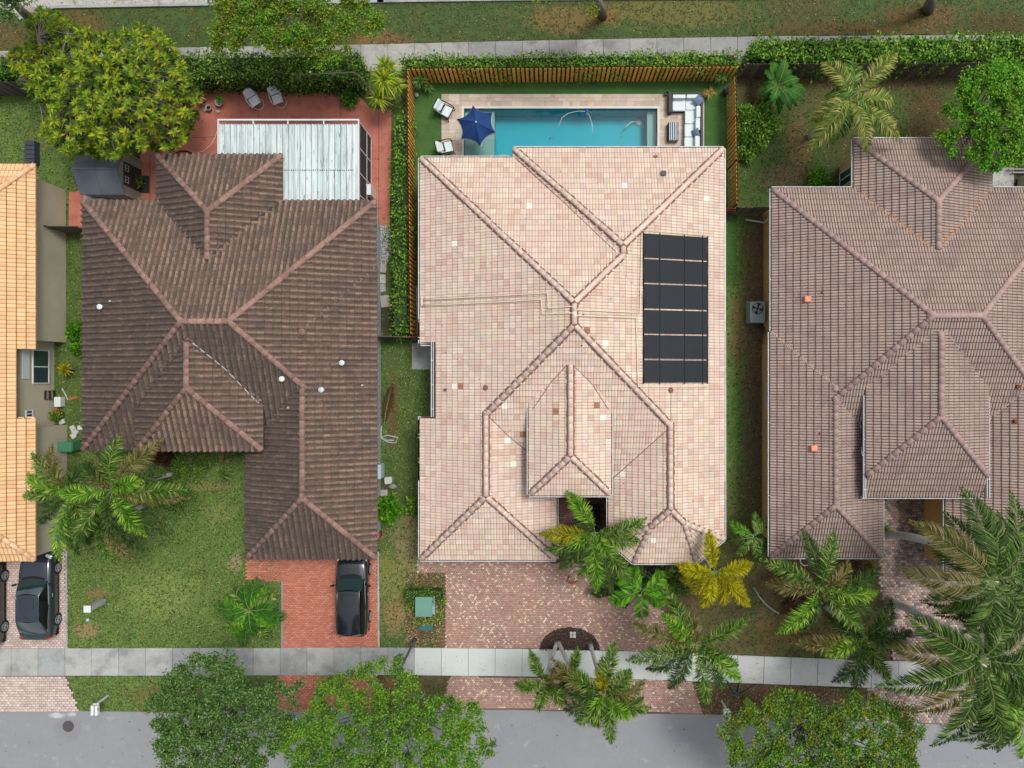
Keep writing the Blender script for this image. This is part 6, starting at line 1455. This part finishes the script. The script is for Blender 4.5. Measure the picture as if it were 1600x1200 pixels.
# pots and stones at the patio edge
for px, py, r, mt, lb, dark in ((329, 171, .16, 'stonewht', 'white round pot with dark opening on the red patio', True), (345, 163, .2, 'stonewht', 'white planter bowl of strappy leaves on the red patio', False)):
    t = thing('plant_pot', lb, 'pot', P3(px, py, .02)); MB().lathe([(r * .6, 0), (r, .25), (r * 1.05, .3), (r * .85, .3), (r * .8, .22)], (0, 0, 0), 14).build('pot', MT[mt], t, smooth=True)
    if dark: MB().lathe([(r * .8, .24), (.01, .25)], (0, 0, 0), 12).build('soil', MT['soil'], t)
spiky(343, 157, .4, 10, 'strappy green plant growing in the white planter bowl', 'lime', 30, .06)
for px, py, s, lb in ((321, 173, .1, 'pale stone left of the round white pot'), (341, 175, .1, 'pale stone right of the round white pot'), (299, 189, .16, 'larger pale stone at the left patio edge')):
    o = MB().lathe([(s * .7, 0), (s, s * .4), (s * .8, s * .8), (s * .2, s)], P3(px, py, .02), 8, 1.2, .9).build('stone', MT['stonewht'], smooth=True); tag(o, lb, 'stone')
tag(MB().tube([P3(290, 232, .04), P3(305, 240, .04), P3(318, 236, .04), P3(330, 226, .04), P3(336, 215, .04), P3(339, 205, .06)], .018, 5).build('garden_hose', MT['pipe'], smooth=True), 'thin pale hose on the red patio left of the white roof', 'hose')
tag(MB().tube([P3(274, 240, .05), P3(282, 236, .05), P3(292, 236, .05), P3(300, 240, .05)], .04, 5).build('black_hose', MT['black'], smooth=True), 'black hose arc beside the brown back roof', 'hose')
t = thing('pot', 'dark round pot under the leafy shrub at the right end of the patio', 'pot', P3(550, 158, .02)); MB().lathe([(.22, 0), (.36, .3), (.36, .35), (.3, .35), (.25, .2)], (0, 0, 0), 14).build('bowl', MT['planter'], t)
# planter box left lawn
pb = thing('raised_planter', 'charcoal slatted box in the grass above the tan roof', 'planter', (*P(46, 238), 0))
x0, y1 = P(38.5, 219.5, .5); x1, y0 = P(52.5, 255, .5)
for k in range(5):
    for j in range(3): keep(MB().cbox((x0 + .08 + (x1 - x0 - .16) * j / 2, y0 + .12 + (y1 - y0 - .24) * k / 4, .46), (.2, .23, .06), bev=.02).build('cell', MT['planter']), pb)
keep(MB().box(x0, y0, 0, x1, y1, .43).build('box', MT['planter']), pb)

# side yard things by the tan house
def pot(px, py, r, h, mat, label, cat='pot', name='plant_pot'):
    t = thing(name, label, cat, P3(px, py, .01)); MB().lathe([(r * .7, 0), (r, h * .8), (r * 1.08, h), (r * .85, h), (r * .8, h * .8), (.01, h * .75)], (0, 0, 0), 16).build('body', MT[mat], t); return t
tag(MB().cbox((*P(91, 628, .3), .2), (.36, .55, .4), bev=.03).build('bucket', MT['white']), 'white rectangular bucket beside the taupe wall', 'bucket')
sr = thing('shelf_rack', 'black plastic shelf rack against the taupe wall', 'shelf', P3(84, 617, 0))
for z in (.1, .45, .8): MB().cbox((0, 0, z), (.26, .5, .03)).build('shelf', MT['black'], sr)
for a in (-.12, .12):
    for b in (-.23, .23): MB().tube([(a, b, 0), (a, b, .82)], .018, 5).build('post', MT['black'], sr)
pot(93, 645, .24, .35, 'terracotta', 'round terracotta pot with pale rim beside the taupe wall')
shrub(86, 649, 8, .7, 'leafy green pot plant in front of the terracotta pot', 'hedge', n=260, leaf=.12)
for px, py, lb in ((79, 656, 'pale paving stone left of the pot plant'), (98, 659, 'pale paving stone right of the pot plant'), (115, 669, 'upper left white stone above the green bin'), (127, 668, 'top stone of the little white stack'), (116, 681, 'lower left white stone above the green bin'), (119, 675, 'middle white stone above the green bin')):
    tag(MB().cbox((*P(px, py), .06), (.3, .26, .12), rz=px * .1, bev=.02).build('paving_stone', MT['stonewht']), lb, 'stone')
gb = thing('wheeled_bin', 'green wheeled bin behind the foxtail palm by the taupe wall', 'bin', (*P(114, 697), 0)); 
a = P(90, 706, 1.0); b = P(112, 690, 1.0); keep(MB().cbox(((a[0] + b[0]) / 2 + .1, (a[1] + b[1]) / 2, .5), (.6, .5, .95), bev=.04).build('body', MT['bin']), gb)
keep(MB().cbox(((a[0] + b[0]) / 2, (a[1] + b[1]) / 2, 1.0), (abs(b[0] - a[0]), abs(b[1] - a[1]), .06), bev=.02).build('lid', MT['bin']), gb)
for s in (-1, 1): keep(MB().cbox(((a[0] + b[0]) / 2 + .3, (a[1] + b[1]) / 2 + s * .24, .12), (.24, .06, .24), bev=.05).build('wheel', MT['rubber']), gb)
tag(MB().tube([P3(97, 607, .02), P3(102, 616, .02), P3(106, 625, .02)], .03, 5).build('stick', MT['stonewht']), 'pale curved stick on the grass beside the taupe wall', 'stick')
tag(MB().cbox((*P(115, 622), .03), (.5, .15, .05), rz=.3, bev=.015).build('dry_husk', MT['terracotta']), 'reddish dry palm husk on the side lawn', 'husk')
# fallen frond and hose coil in the passage right of the brown house
rg = np.random.default_rng(2); ff = thing('fallen_frond', 'brown fallen palm frond on the passage grass', 'palm frond', P3(606, 625, 0))
frond(ff, P3(600, 664, .1), P3(614, 600, .15), .1, 'mid', 'redleaf', rg, .45)
tag(MB().tube([P3(596, 665, .03), P3(595, 684, .05), P3(606, 691, .04), P3(618, 692, .05), P3(622, 684, .05), P3(606, 680, .06), P3(596, 683, .06), P3(604, 688, .07), P3(616, 688, .07)], .045, 6).build('hose_loop', MT['stonewht'], smooth=True), 'pale looped hose on the passage grass beside the grey wall', 'hose')
mbx = thing('meter_box', 'pale blue grey wall mounted meter box on the brown house', 'meter box', (*P(602, 736, 1.2), 1.2)); mbx.location.x = -9.07
MB().cbox((.16, 0, 0), (.36, .78, .9), bev=.05).build('case', MT['boxblue'], mbx); MB().cbox((.36, 0, .1), (.05, .5, .5), bev=.02).build('door', MT['boxblue'], mbx); MB().tube([(.15, .45, 0), (.15, .5, 0)], .05, 6).build('conduit', MT['boxblue'], mbx)
tag(MB().cbox((*P(608, 749), .15), (.42, .32, .3), rz=.1, bev=.03).cbox((*P(608, 752), .31), (.36, .2, .03), rz=.1).build('storage_box', MT['stonewht']), 'grey box on the ground below the meter box', 'box')
tag(MB().lathe([(.18, 0), (.2, .1), (.12, .2), (.02, .22)], P3(614, 760, 0), 9, 1.2, .8).build('rock', MT['stone']), 'grey rock beside the grey box', 'rock')
tag(MB().cbox((*P(600, 770), .03), (.42, .34, .06), rz=.08, bev=.01).build('concrete_paver', MT['stone']), 'square pale paver below the meter box', 'paver')
tag(MB().cbox((*P(592, 836, .4), .25), (.2, .36, .5), bev=.06).build('red_bucket', mk('red_plastic', [(150, 52, 44)])), 'small red bucket by the right wall of the brown house', 'bucket')
for i, (px, py, w_, h_, lb) in enumerate(((599, 419, .34, .5, 'topmost'), (598, 436, .34, .5, 'second'), (598, 450, .34, .45, 'third'), (602, 471, .5, .66, 'largest and lowest'))):
    tag(MB().cbox((*P(px, py), .03), (w_, h_, .08), rz=.06 * (i - 1), bev=.02).build('stepping_stone', MT['stone']), lb + ' stepping stone in the passage beside the patio hedge', 'stepping stone', 'stepping stones in the passage')
chips('gravel', in_poly(poly_px([(590, 352), (610, 352), (612, 400), (604, 412), (592, 412)])), 900, 'stonewht', .015, .05)
chips('bed_gravel', in_poly(poly_px([(652, 820), (662, 820), (660, 890), (652, 895)])), 200, 'stonewht', .015, .05)
tag(MB().lathe([(.01, 0), (.16, .01), (.16, .04), (.01, .05)], P3(641, 377, .5), 10).build('yellow_disc', mk('lime_plastic', [(190, 230, 40)])), 'lime yellow disc hanging on the left cedar fence', 'toy')

# air conditioner
ac = thing('air_conditioner', 'grey outdoor air conditioning unit beside the mauve house', 'air conditioner', P3(1184, 488, 0))
MB().cbox((-.12, 0, .04), (1.1, 1.25, .1), bev=.01).build('pad', MT['slab_old'], ac)
a = P(1172, 471.5, .95); b = P(1195.5, 504, .95); c_ = (a[0] + b[0]) / 2 - ac.location.x, (a[1] + b[1]) / 2 - ac.location.y
w_, d_ = b[0] - a[0], a[1] - b[1]
MB().cbox((c_[0], c_[1], .5), (w_ - .03, d_ - .03, .84), bev=.03).build('cabinet', MT['acmetal'], ac)
fy = c_[1] + .2; R_ = .31
top = MB(); N = 28; ring = [(c_[0] + R_ * math.cos(2 * math.pi * k / N), fy + R_ * math.sin(2 * math.pi * k / N)) for k in range(N)]
def sq(k):
    an = 2 * math.pi * k / N; cx_, sy_ = math.cos(an), math.sin(an); hx, hyp, hyn = w_ / 2, d_ / 2 - .2, d_ / 2 + .2
    s_ = min(hx / abs(cx_) if abs(cx_) > 1e-6 else 9, (hyp if sy_ > 0 else hyn) / abs(sy_) if abs(sy_) > 1e-6 else 9); return (c_[0] + cx_ * s_, fy + sy_ * s_)
for k in range(N): top.v.append((*ring[k], .955)); top.v.append((*sq(k), .955))
for k in range(N): g = 2 * k; h_ = 2 * ((k + 1) % N); top.f.append((g, g + 1, h_ + 1, h_))
top.build('top_panel', MT['acmetal'], ac)
MB().lathe([(R_, .925), (.01, .926)], (c_[0], fy, 0), N).build('fan_well', MT['black'], ac)
for k in range(4):
    bl = MB(); an = k * math.pi / 2 + .5; bl.grid(lambda u, v: (c_[0] + (.06 + .22 * u) * math.cos(an + (v - .5) * .95), fy + (.06 + .22 * u) * math.sin(an + (v - .5) * .95), .94 + .01 * v), 3, 4); bl.build('fan_blade', MT['stonewht'], ac)
gr = MB()
for r_ in (.08, .16, .24, .31): gr.tube([(c_[0] + r_ * math.cos(t), fy + r_ * math.sin(t), .97) for t in np.linspace(0, 2 * math.pi, 25)], .005, 4)
gr.lathe([(.05, .95), (.05, .985), (.01, .99)], (c_[0], fy, 0), 10); gr.build('fan_guard', MT['black'], ac)
tag(MB().tube([P3(1187, 505, .3), P3(1192, 510, .35), P3(1197, 520, .5)], .03, 6).tube([P3(1184, 508, .2), P3(1190, 514, .3), P3(1196, 524, .5)], .02, 6).build('refrigerant_line', MT['black'], smooth=True), 'black insulated pipes running from the air conditioner to the ochre wall', 'pipe')

# utility cabinet, lids, street things
uc = thing('utility_cabinet', 'green utility cabinet with a flat top in the variegated border', 'utility cabinet', P3(665, 946, 0))
a = P(648.7, 933, .85); b = P(675.2, 963.8, .85); w_, d_ = b[0] - a[0], a[1] - b[1]; c_ = ((a[0] + b[0]) / 2 - uc.location.x, (a[1] + b[1]) / 2 - uc.location.y)
MB().cbox((c_[0] + .04, c_[1], .03), (w_ + .25, d_ + .1, .1), bev=.01).build('pad', MT['slab_old'], uc)
MB().cbox((c_[0], c_[1], .44), (w_ - .05, d_ - .05, .74), bev=.02).build('cabinet', MT['greenbox'], uc); MB().cbox((c_[0], c_[1], .83), (w_, d_, .05), bev=.015).build('lid', MT['greenbox'], uc); MB().cbox((c_[0] + w_ / 2 + .03, c_[1], .35), (.14, d_ * .92, .5), bev=.02).build('door', MT['acmetal'], uc)
tag(MB().cbox((*P(666, 978), .06), (.75, .46, .1), bev=.02).build('ground_box', MT['greenlid']), 'low teal ground box below the utility cabinet', 'utility box')
lp = thing('lamp_post', 'slate grey lamp post leaning over the sidewalk beside the utility bed', 'lamp post', P3(648, 1000, 0))
MB().tube([(0, 0, 0), (0, 0, .15), (0, 0, .2), (0, 0, 3.9)], [.14, .12, .07, .05], 8).build('pole', MT['darkpole'], lp, smooth=True)
MB().lathe([(.05, 3.9), (.16, 4.0), (.2, 4.25), (.16, 4.3), (.1, 4.42), (.02, 4.5)], (0, 0, 0), 10).build('lantern', MT['darkpole'], lp)
pl = thing('concrete_post', 'square grey concrete post with a white cap on the front lawn', 'post', P3(160, 936, 0))
hp = 1.35; ct = P(139.5, 950, hp); dx, dy = ct[0] - pl.location.x, ct[1] - pl.location.y
pl.location.x += dx * .0
b0 = P(160.5, 939.5); pl.location = (b0[0], b0[1], 0); 
MB().cbox((0, 0, hp / 2 - .02), (.30, .30, hp), bev=.02).build('shaft', MT['slab_old'], pl); MB().cbox((0, 0, hp + .0), (.38, .38, .09), bev=.03).build('cap', MT['white'], pl)
tag(MB().lathe([(.1, 0), (.1, .1), (.07, .14), (.01, .15)], P3(138.5, 968, 0), 10).build('valve_cap', MT['boxblue'], smooth=True), 'small pale blue valve cap in the grass below the concrete post', 'valve cap')
def mailbox(bpx, bpy, rz, label, gap=.0):
    t = thing('mailbox', label, 'mailbox', P3(bpx, bpy, 0), rz)
    MB().cbox((0, 0, .55), (.09, .09, 1.1), bev=.01).build('post', MT['white'], t); MB().cbox((0, -.2, 1.04), (.3, .5, .05)).build('arm', MT['white'], t)
    for s in (-1, 1):
        b_ = MB(); pr = [(-.085, 0), (-.085, .12), (-.06, .18), (0, .205), (.06, .18), (.085, .12), (.085, 0)]; m = len(pr)
        for yy in (-.52, .0):
            for x, z in pr: b_.v.append((x + s * .11, yy, 1.07 + z))
        for k in range(m): b_.f.append((k, (k + 1) % m, m + (k + 1) % m, m + k))
        b_.f += [tuple(range(m - 1, -1, -1)), tuple(range(m, 2 * m))]; q = b_.build('box', MT['white'], t)
        MB().cbox((s * .11, -.525, 1.15), (.15, .012, .14), bev=.003).build('door', MT['stonewht'], q); MB().cbox((s * .2, -.2, 1.22), (.012, .12, .08)).build('flag', MT['acmetal'], q)
    return t
m1 = mailbox(168.5, 1087, 0, 'white double mailbox on a post by the street at lower left')
mailbox(1127.5, 1095, 0, 'white double mailbox on a post at the right end of the middle apron')
tag(MB().lathe([(.32, -.03), (.32, 0), (.28, .006), (.01, .008)], P3(106.5, 1135, -.026), 24).build('manhole_cover', MT['iron']), 'round dark manhole cover in the street at lower left', 'manhole cover')
tag(MB().cbox((*P(1173, 1101), .1), (1.1, .42, .2), rz=-.75, bev=.06).build('mossy_slab', MT['variegated']), 'mossy pale concrete block in the kerb garden at lower right', 'block')
for k, (a, l) in enumerate(((.5, 1.3), (1.4, .9), (2.2, 1.1), (2.9, .8))):
    p = P(1152, 1086); tag(MB().tube([(p[0], p[1], .05), (p[0] + math.cos(a) * l * .5, p[1] + math.sin(a) * l * .5, .12), (p[0] + math.cos(a) * l, p[1] + math.sin(a) * l, .04)], [.07, .06, .03], 6).build('dead_root', MT['iron'], smooth=True), ('gnarled dark root pointing right', 'gnarled dark root pointing to the upper right', 'gnarled dark root pointing to the upper left', 'gnarled dark root pointing left')[k] + ' in the kerb garden', 'root', 'dark palm roots')
lt = thing('lattice_block', 'small pale four hole block in the dark mulch bed', 'block', P3(895, 991.5, .03))
for a in (-1, 1):
    for b in (-1, 1): MB().cbox((a * .09, b * .09, .03), (.15, .15, .06), bev=.01).build('cell', MT['stonewht'], lt)
tag(MB().tube([P3(1178, 918, .05), P3(1186, 932, .06), P3(1197, 945, .05), P3(1210, 955, .04), P3(1217, 958, .04)], .05, 5).build('bed_edging', MT['stone'], smooth=True), 'curved pale garden edging under the foxtail palm at right', 'edging')
tag(MB().tube([P3(1250, 872, 1.2), P3(1251, 880, 1.1), P3(1257, 884, 1.0), P3(1262, 883, .9)], .03, 5).build('downspout_elbow', MT['white'], smooth=True), 'white curved downspout below the left wing of the mauve roof', 'downspout')
dv = MB().tube([P3(890, 900, .1), P3(886, 908, .1), P3(893, 912, .1), P3(902, 908, .1)], .05, 5).build('dead_spathe', MT['terracotta'], smooth=True); tag(dv, 'curled reddish palm spathe on the middle driveway', 'palm husk')
tag(MB().tube([P3(1165, 343, .3), P3(1195, 348, .5), P3(1200, 342, 1.0)], .05, 6).build('drain_pipe', MT['white'], smooth=True), 'white drain pipe by the grey side fence', 'pipe')
# clutter on the grey patio at the right edge
tag(MB().cbox((*P(1596, 290), .4), (.5, .8, .8), bev=.04).build('patio_cabinet', MT['stone']), 'grey cabinet on the grey patio at the right edge', 'cabinet')
for i, (px, py) in enumerate(((1586, 266), (1592, 271))): tag(MB().cbox((*P(px, py), .2), (1.0, .08, .05)).build('bench_slat', MT['stone']), ('upper', 'lower')[i] + ' grey plank beside the grey patio', 'plank', 'grey planks by the patio')

# ------------------------------------------------------------------ cars
def car(px, py, L, Wd, H, label, paint, kind='sedan', group=None, rz=0.0):
    t = thing('parked_car', label, 'car', P3(px, py, .03), rz, group); hw = Wd / 2
    if kind == 'sedan': ys = [-.5, -.485, -.44, -.36, -.27, -.1, .08, .2, .28, .36, .44, .485, .5]; tops = [.74, .86, .93, .96, .98, .96, .94, .96, .93, .88, .8, .7, .6]; rb, rf, tb_, tf_ = -.40, .19, -.23, .05
    else: ys = [-.5, -.49, -.46, -.38, -.27, -.1, .08, .2, .27, .36, .44, .485, .5]; tops = [.8, .98, 1.02, 1.03, 1.02, 1.0, .98, .99, .96, .93, .86, .74, .64]; rb, rf, tb_, tf_ = -.47, .225, -.415, .1
    wf = [.76, .86, .93, .975, .99, 1, 1, .99, .98, .96, .9, .8, .68]
    b_ = MB(); m = 13
    for y, tp, w_ in zip(ys, tops, wf):
        hw_ = hw * w_; Yp = y * L
        half = [(0, tp + .03), (.45, tp + .025), (.78, tp), (.93, tp - .05), (.985, tp - .16), (1.0, tp * .62), (.97, .3)]
        row = [(-x * hw_, Yp, z) for x, z in half[::-1]] + [(x * hw_, Yp, z) for x, z in half[1:]]
        b_.v += row
    m = 13
    for i in range(len(ys) - 1):
        for k in range(m - 1): a = i * m + k; b_.f.append((a, a + 1, a + m + 1, a + m))
    b_.f.append(tuple(range(m - 1, -1, -1))); b_.f.append(tuple(range((len(ys) - 1) * m, len(ys) * m)))
    body = b_.build('body', MT[paint], t, smooth=True)
    MB().box(-hw * .93, -L * .47, .16, hw * .93, L * .47, .34).build('underbody', MT['rubber'], t)
    # cabin
    zb = .95 if kind == 'sedan' else 1.0; zt = H; bw, tw = hw * .89, hw * .66
    def cab(v): # v 0 rear base .. 1 front base along the roof line
        pass
    def edge(s, y0, y1, z0, z1, w0, w1, bow): # returns fn(u across -1..1, v along)
        def f(u, v):
            x = (u * 2 - 1); w_ = w0 + (w1 - w0) * v; return (x * w_, (y0 + (y1 - y0) * v) * L + bow * (1 - x * x) , z0 + (z1 - z0) * (v ** .85) + .035 * (1 - x * x) * (.4 + .6 * v))
        return f
    MB().grid(lambda u, v: (lambda x: (x * tw * (1 - .0), ((tb_ + (tf_ - tb_) * v) * L) + (.06 * (1 - x * x) * (v * 2 - 1)), zt - .02 + .045 * (1 - x * x) * 1 + .02 * math.sin(v * math.pi)))(u * 2 - 1), 10, 8).build('roof', MT[paint], t, smooth=True)
    MB().grid(edge(0, rf, tf_, zb, zt - .02, bw * .93, tw, .12), 10, 6).build('windscreen', MT['carglass'], t, smooth=True)
    MB().grid(edge(0, rb, tb_, zb, zt - .02, bw * .9, tw, -.1), 10, 6).build('rear_window', MT['carglass'], t, smooth=True)
    for s in (-1, 1):
        def fs(u, v):
            y = rb + (rf - rb) * u; yt = tb_ + (tf_ - tb_) * u; return (s * (bw * (1 - .06 * abs(u * 2 - 1)) * (1 - v) + tw * v + .02 * math.sin(v * 3.14)), (y * (1 - v) + yt * v) * L, zb - .03 + (zt - .02 - zb + .03) * v)
        MB().grid(fs, 10, 5).build('side_window', MT['sideglass'], t, smooth=True)
        rl = [Vector(fs(0, 0)), Vector(fs(0, .55)), Vector(fs(.0, 1)), Vector(fs(.3, 1)), Vector(fs(.7, 1)), Vector(fs(1, 1)), Vector(fs(1, .5)), Vector(fs(1, 0))]
        MB().tube([p + Vector((s * .004, 0, .006)) for p in rl], .032, 6).build('pillar', MT[paint], t, smooth=True)
        MB().tube([fs(0, 0), fs(.33, 0), fs(.66, 0), fs(1, 0)], .014, 5).build('window_trim', MT['acmetal'], t)
        a, b = Vector(fs(.52, 0)), Vector(fs(.5, 1)); MB().tube([a + Vector((s * .006, 0, 0)), b], .028, 5).build('door_pillar', MT['rubber'], t)
        mr = MB().cbox((s * (hw + .1), L * .15, zb + .06), (.2, .11, .13), rz=-s * .25, bev=.03).build('mirror', MT['rubber'], t); MB().tube([(s * (hw - .1), L * .16, zb - .02), (s * (hw + .04), L * .155, zb + .02)], .03, 5).build('stalk', MT['rubber'], mr)
        for yy in (-.29, .31):
            wy = yy * L; ww = MB(); R0 = .335; x = s * (hw - .02)
            pr = [(R0 - .1, .0), (R0 - .02, .0), (R0, .04), (R0, .17), (R0 - .02, .2), (R0 - .12, .2)]
            for r_, o_ in pr:
                for k in range(20): an = 2 * math.pi * k / 20; ww.v.append((x + s * (.03 - o_), wy + r_ * math.cos(an), R0 - .03 + r_ * math.sin(an)))
            for i in range(len(pr) - 1):
                for k in range(20): ww.f.append((i * 20 + k, i * 20 + (k + 1) % 20, (i + 1) * 20 + (k + 1) % 20, (i + 1) * 20 + k))
            wh = ww.build('wheel', MT['rubber'], t, smooth=True); ri = MB(); zc = R0 - .03; xo = x + s * .025
            for k in range(10):
                an = 2 * math.pi * k / 10 + (.12 if k % 2 else -.12); ri.tube([(xo, wy + .04 * math.cos(an), zc + .04 * math.sin(an)), (xo, wy + .225 * math.cos(an + .1 * (-1) ** k), zc + .225 * math.sin(an + .1 * (-1) ** k))], .018, 4)
            ri.tube([(xo, wy + .228 * math.cos(q), zc + .228 * math.sin(q)) for q in np.linspace(0, 2 * math.pi, 21)], .016, 4); ri.build('rim', MT['rim'], wh)
            MB().lathe([(.0, 0)], (0, 0, 0), 3) if False else None
        tlp = MB().cbox((s * hw * .80, -L * .474, .80), (hw * .30, .1, .12), rz=s * .45, bev=.03).build('tail_light', MT['red'], t)
        MB().cbox((s * hw * .74, L * .462, .7), (hw * .36, .2, .12), rz=-s * .4, bev=.03).build('headlight', MT['lamp'], t)
        MB().cbox((s * (hw + .004), L * .02, .76), (.02, .2, .035), bev=.005).build('door_handle', MT['acmetal'], t)
    def ztop(y, fx):
        i = max(0, min(len(ys) - 2, next((k for k in range(len(ys) - 1) if ys[k + 1] >= y), len(ys) - 2))); q = (y - ys[i]) / (ys[i + 1] - ys[i]); tp = tops[i] + (tops[i + 1] - tops[i]) * q; w_ = (wf[i] + (wf[i + 1] - wf[i]) * q) * hw
        return (fx * w_, y * L, tp + (.03 if abs(fx) < .3 else .012) + .006)
    hood = [ztop(rf + .02, .8), ztop(.34, .78), ztop(.42, .74), ztop(.455, .6), ztop(.46, .3), ztop(.462, 0), ztop(.46, -.3), ztop(.455, -.6), ztop(.42, -.74), ztop(.34, -.78), ztop(rf + .02, -.8)]
    MB().tube(hood, .009, 4).build('hood_seam', MT['rubber'], t)
    if kind == 'sedan': MB().tube([ztop(rb - .01, .78), ztop(-.42, .76), ztop(-.46, .6), ztop(-.465, 0), ztop(-.46, -.6), ztop(-.42, -.76), ztop(rb - .01, -.78)], .009, 4).build('boot_seam', MT['rubber'], t)
    MB().tube([(-tw * .62, tf_ * L * .0 + (tf_ - .03) * L, zt + .028), (tw * .62, (tf_ - .03) * L, zt + .028), (tw * .62, (tf_ - .14) * L, zt + .034), (-tw * .62, (tf_ - .14) * L, zt + .034), (-tw * .62, (tf_ - .03) * L, zt + .028)], .007, 4).build('sunroof_seam', MT['rubber'], t)
    MB().lathe([(.02, 0), (.03, .02), (.01, .06), (.004, .07)], (0, (tb_ + .03) * L, zt + .02), 6).build('antenna', MT['rubber'], t)
    MB().grid(lambda u, v: ((u - .5) * bw * 1.5, rf * L + .05 + .1 * (1 - (2 * u - 1) ** 2) + v * .13, zb + .045 - v * .02 + .02 * (1 - (2 * u - 1) ** 2)), 8, 2).build('cowl', MT['rubber'], t)
    for s in (-1, 1): MB().cbox((s * bw * .35, rf * L - .06, zb + .12), (bw * .62, .02, .015), rz=s * .08).build('wiper', MT['rubber'], t)
    MB().tube([(-bw * .6, tb_ * L - .0, zt), (-bw * .6, tb_ * L, zt)], .001, 3) if False else None
    return t
car(71, 926, 4.75, 1.82, 1.43, 'dark blue grey sedan parked nose in on the beige driveway beside the lawn', 'carpaint')
car(-12, 938, 4.7, 1.85, 1.6, 'dark car at the left edge with only its right wheels in view', 'cargrey', 'hatch')
car(555.5, 925, 4.35, 1.78, 1.52, 'black hatchback parked nose in on the red driveway', 'carblack', 'hatch')
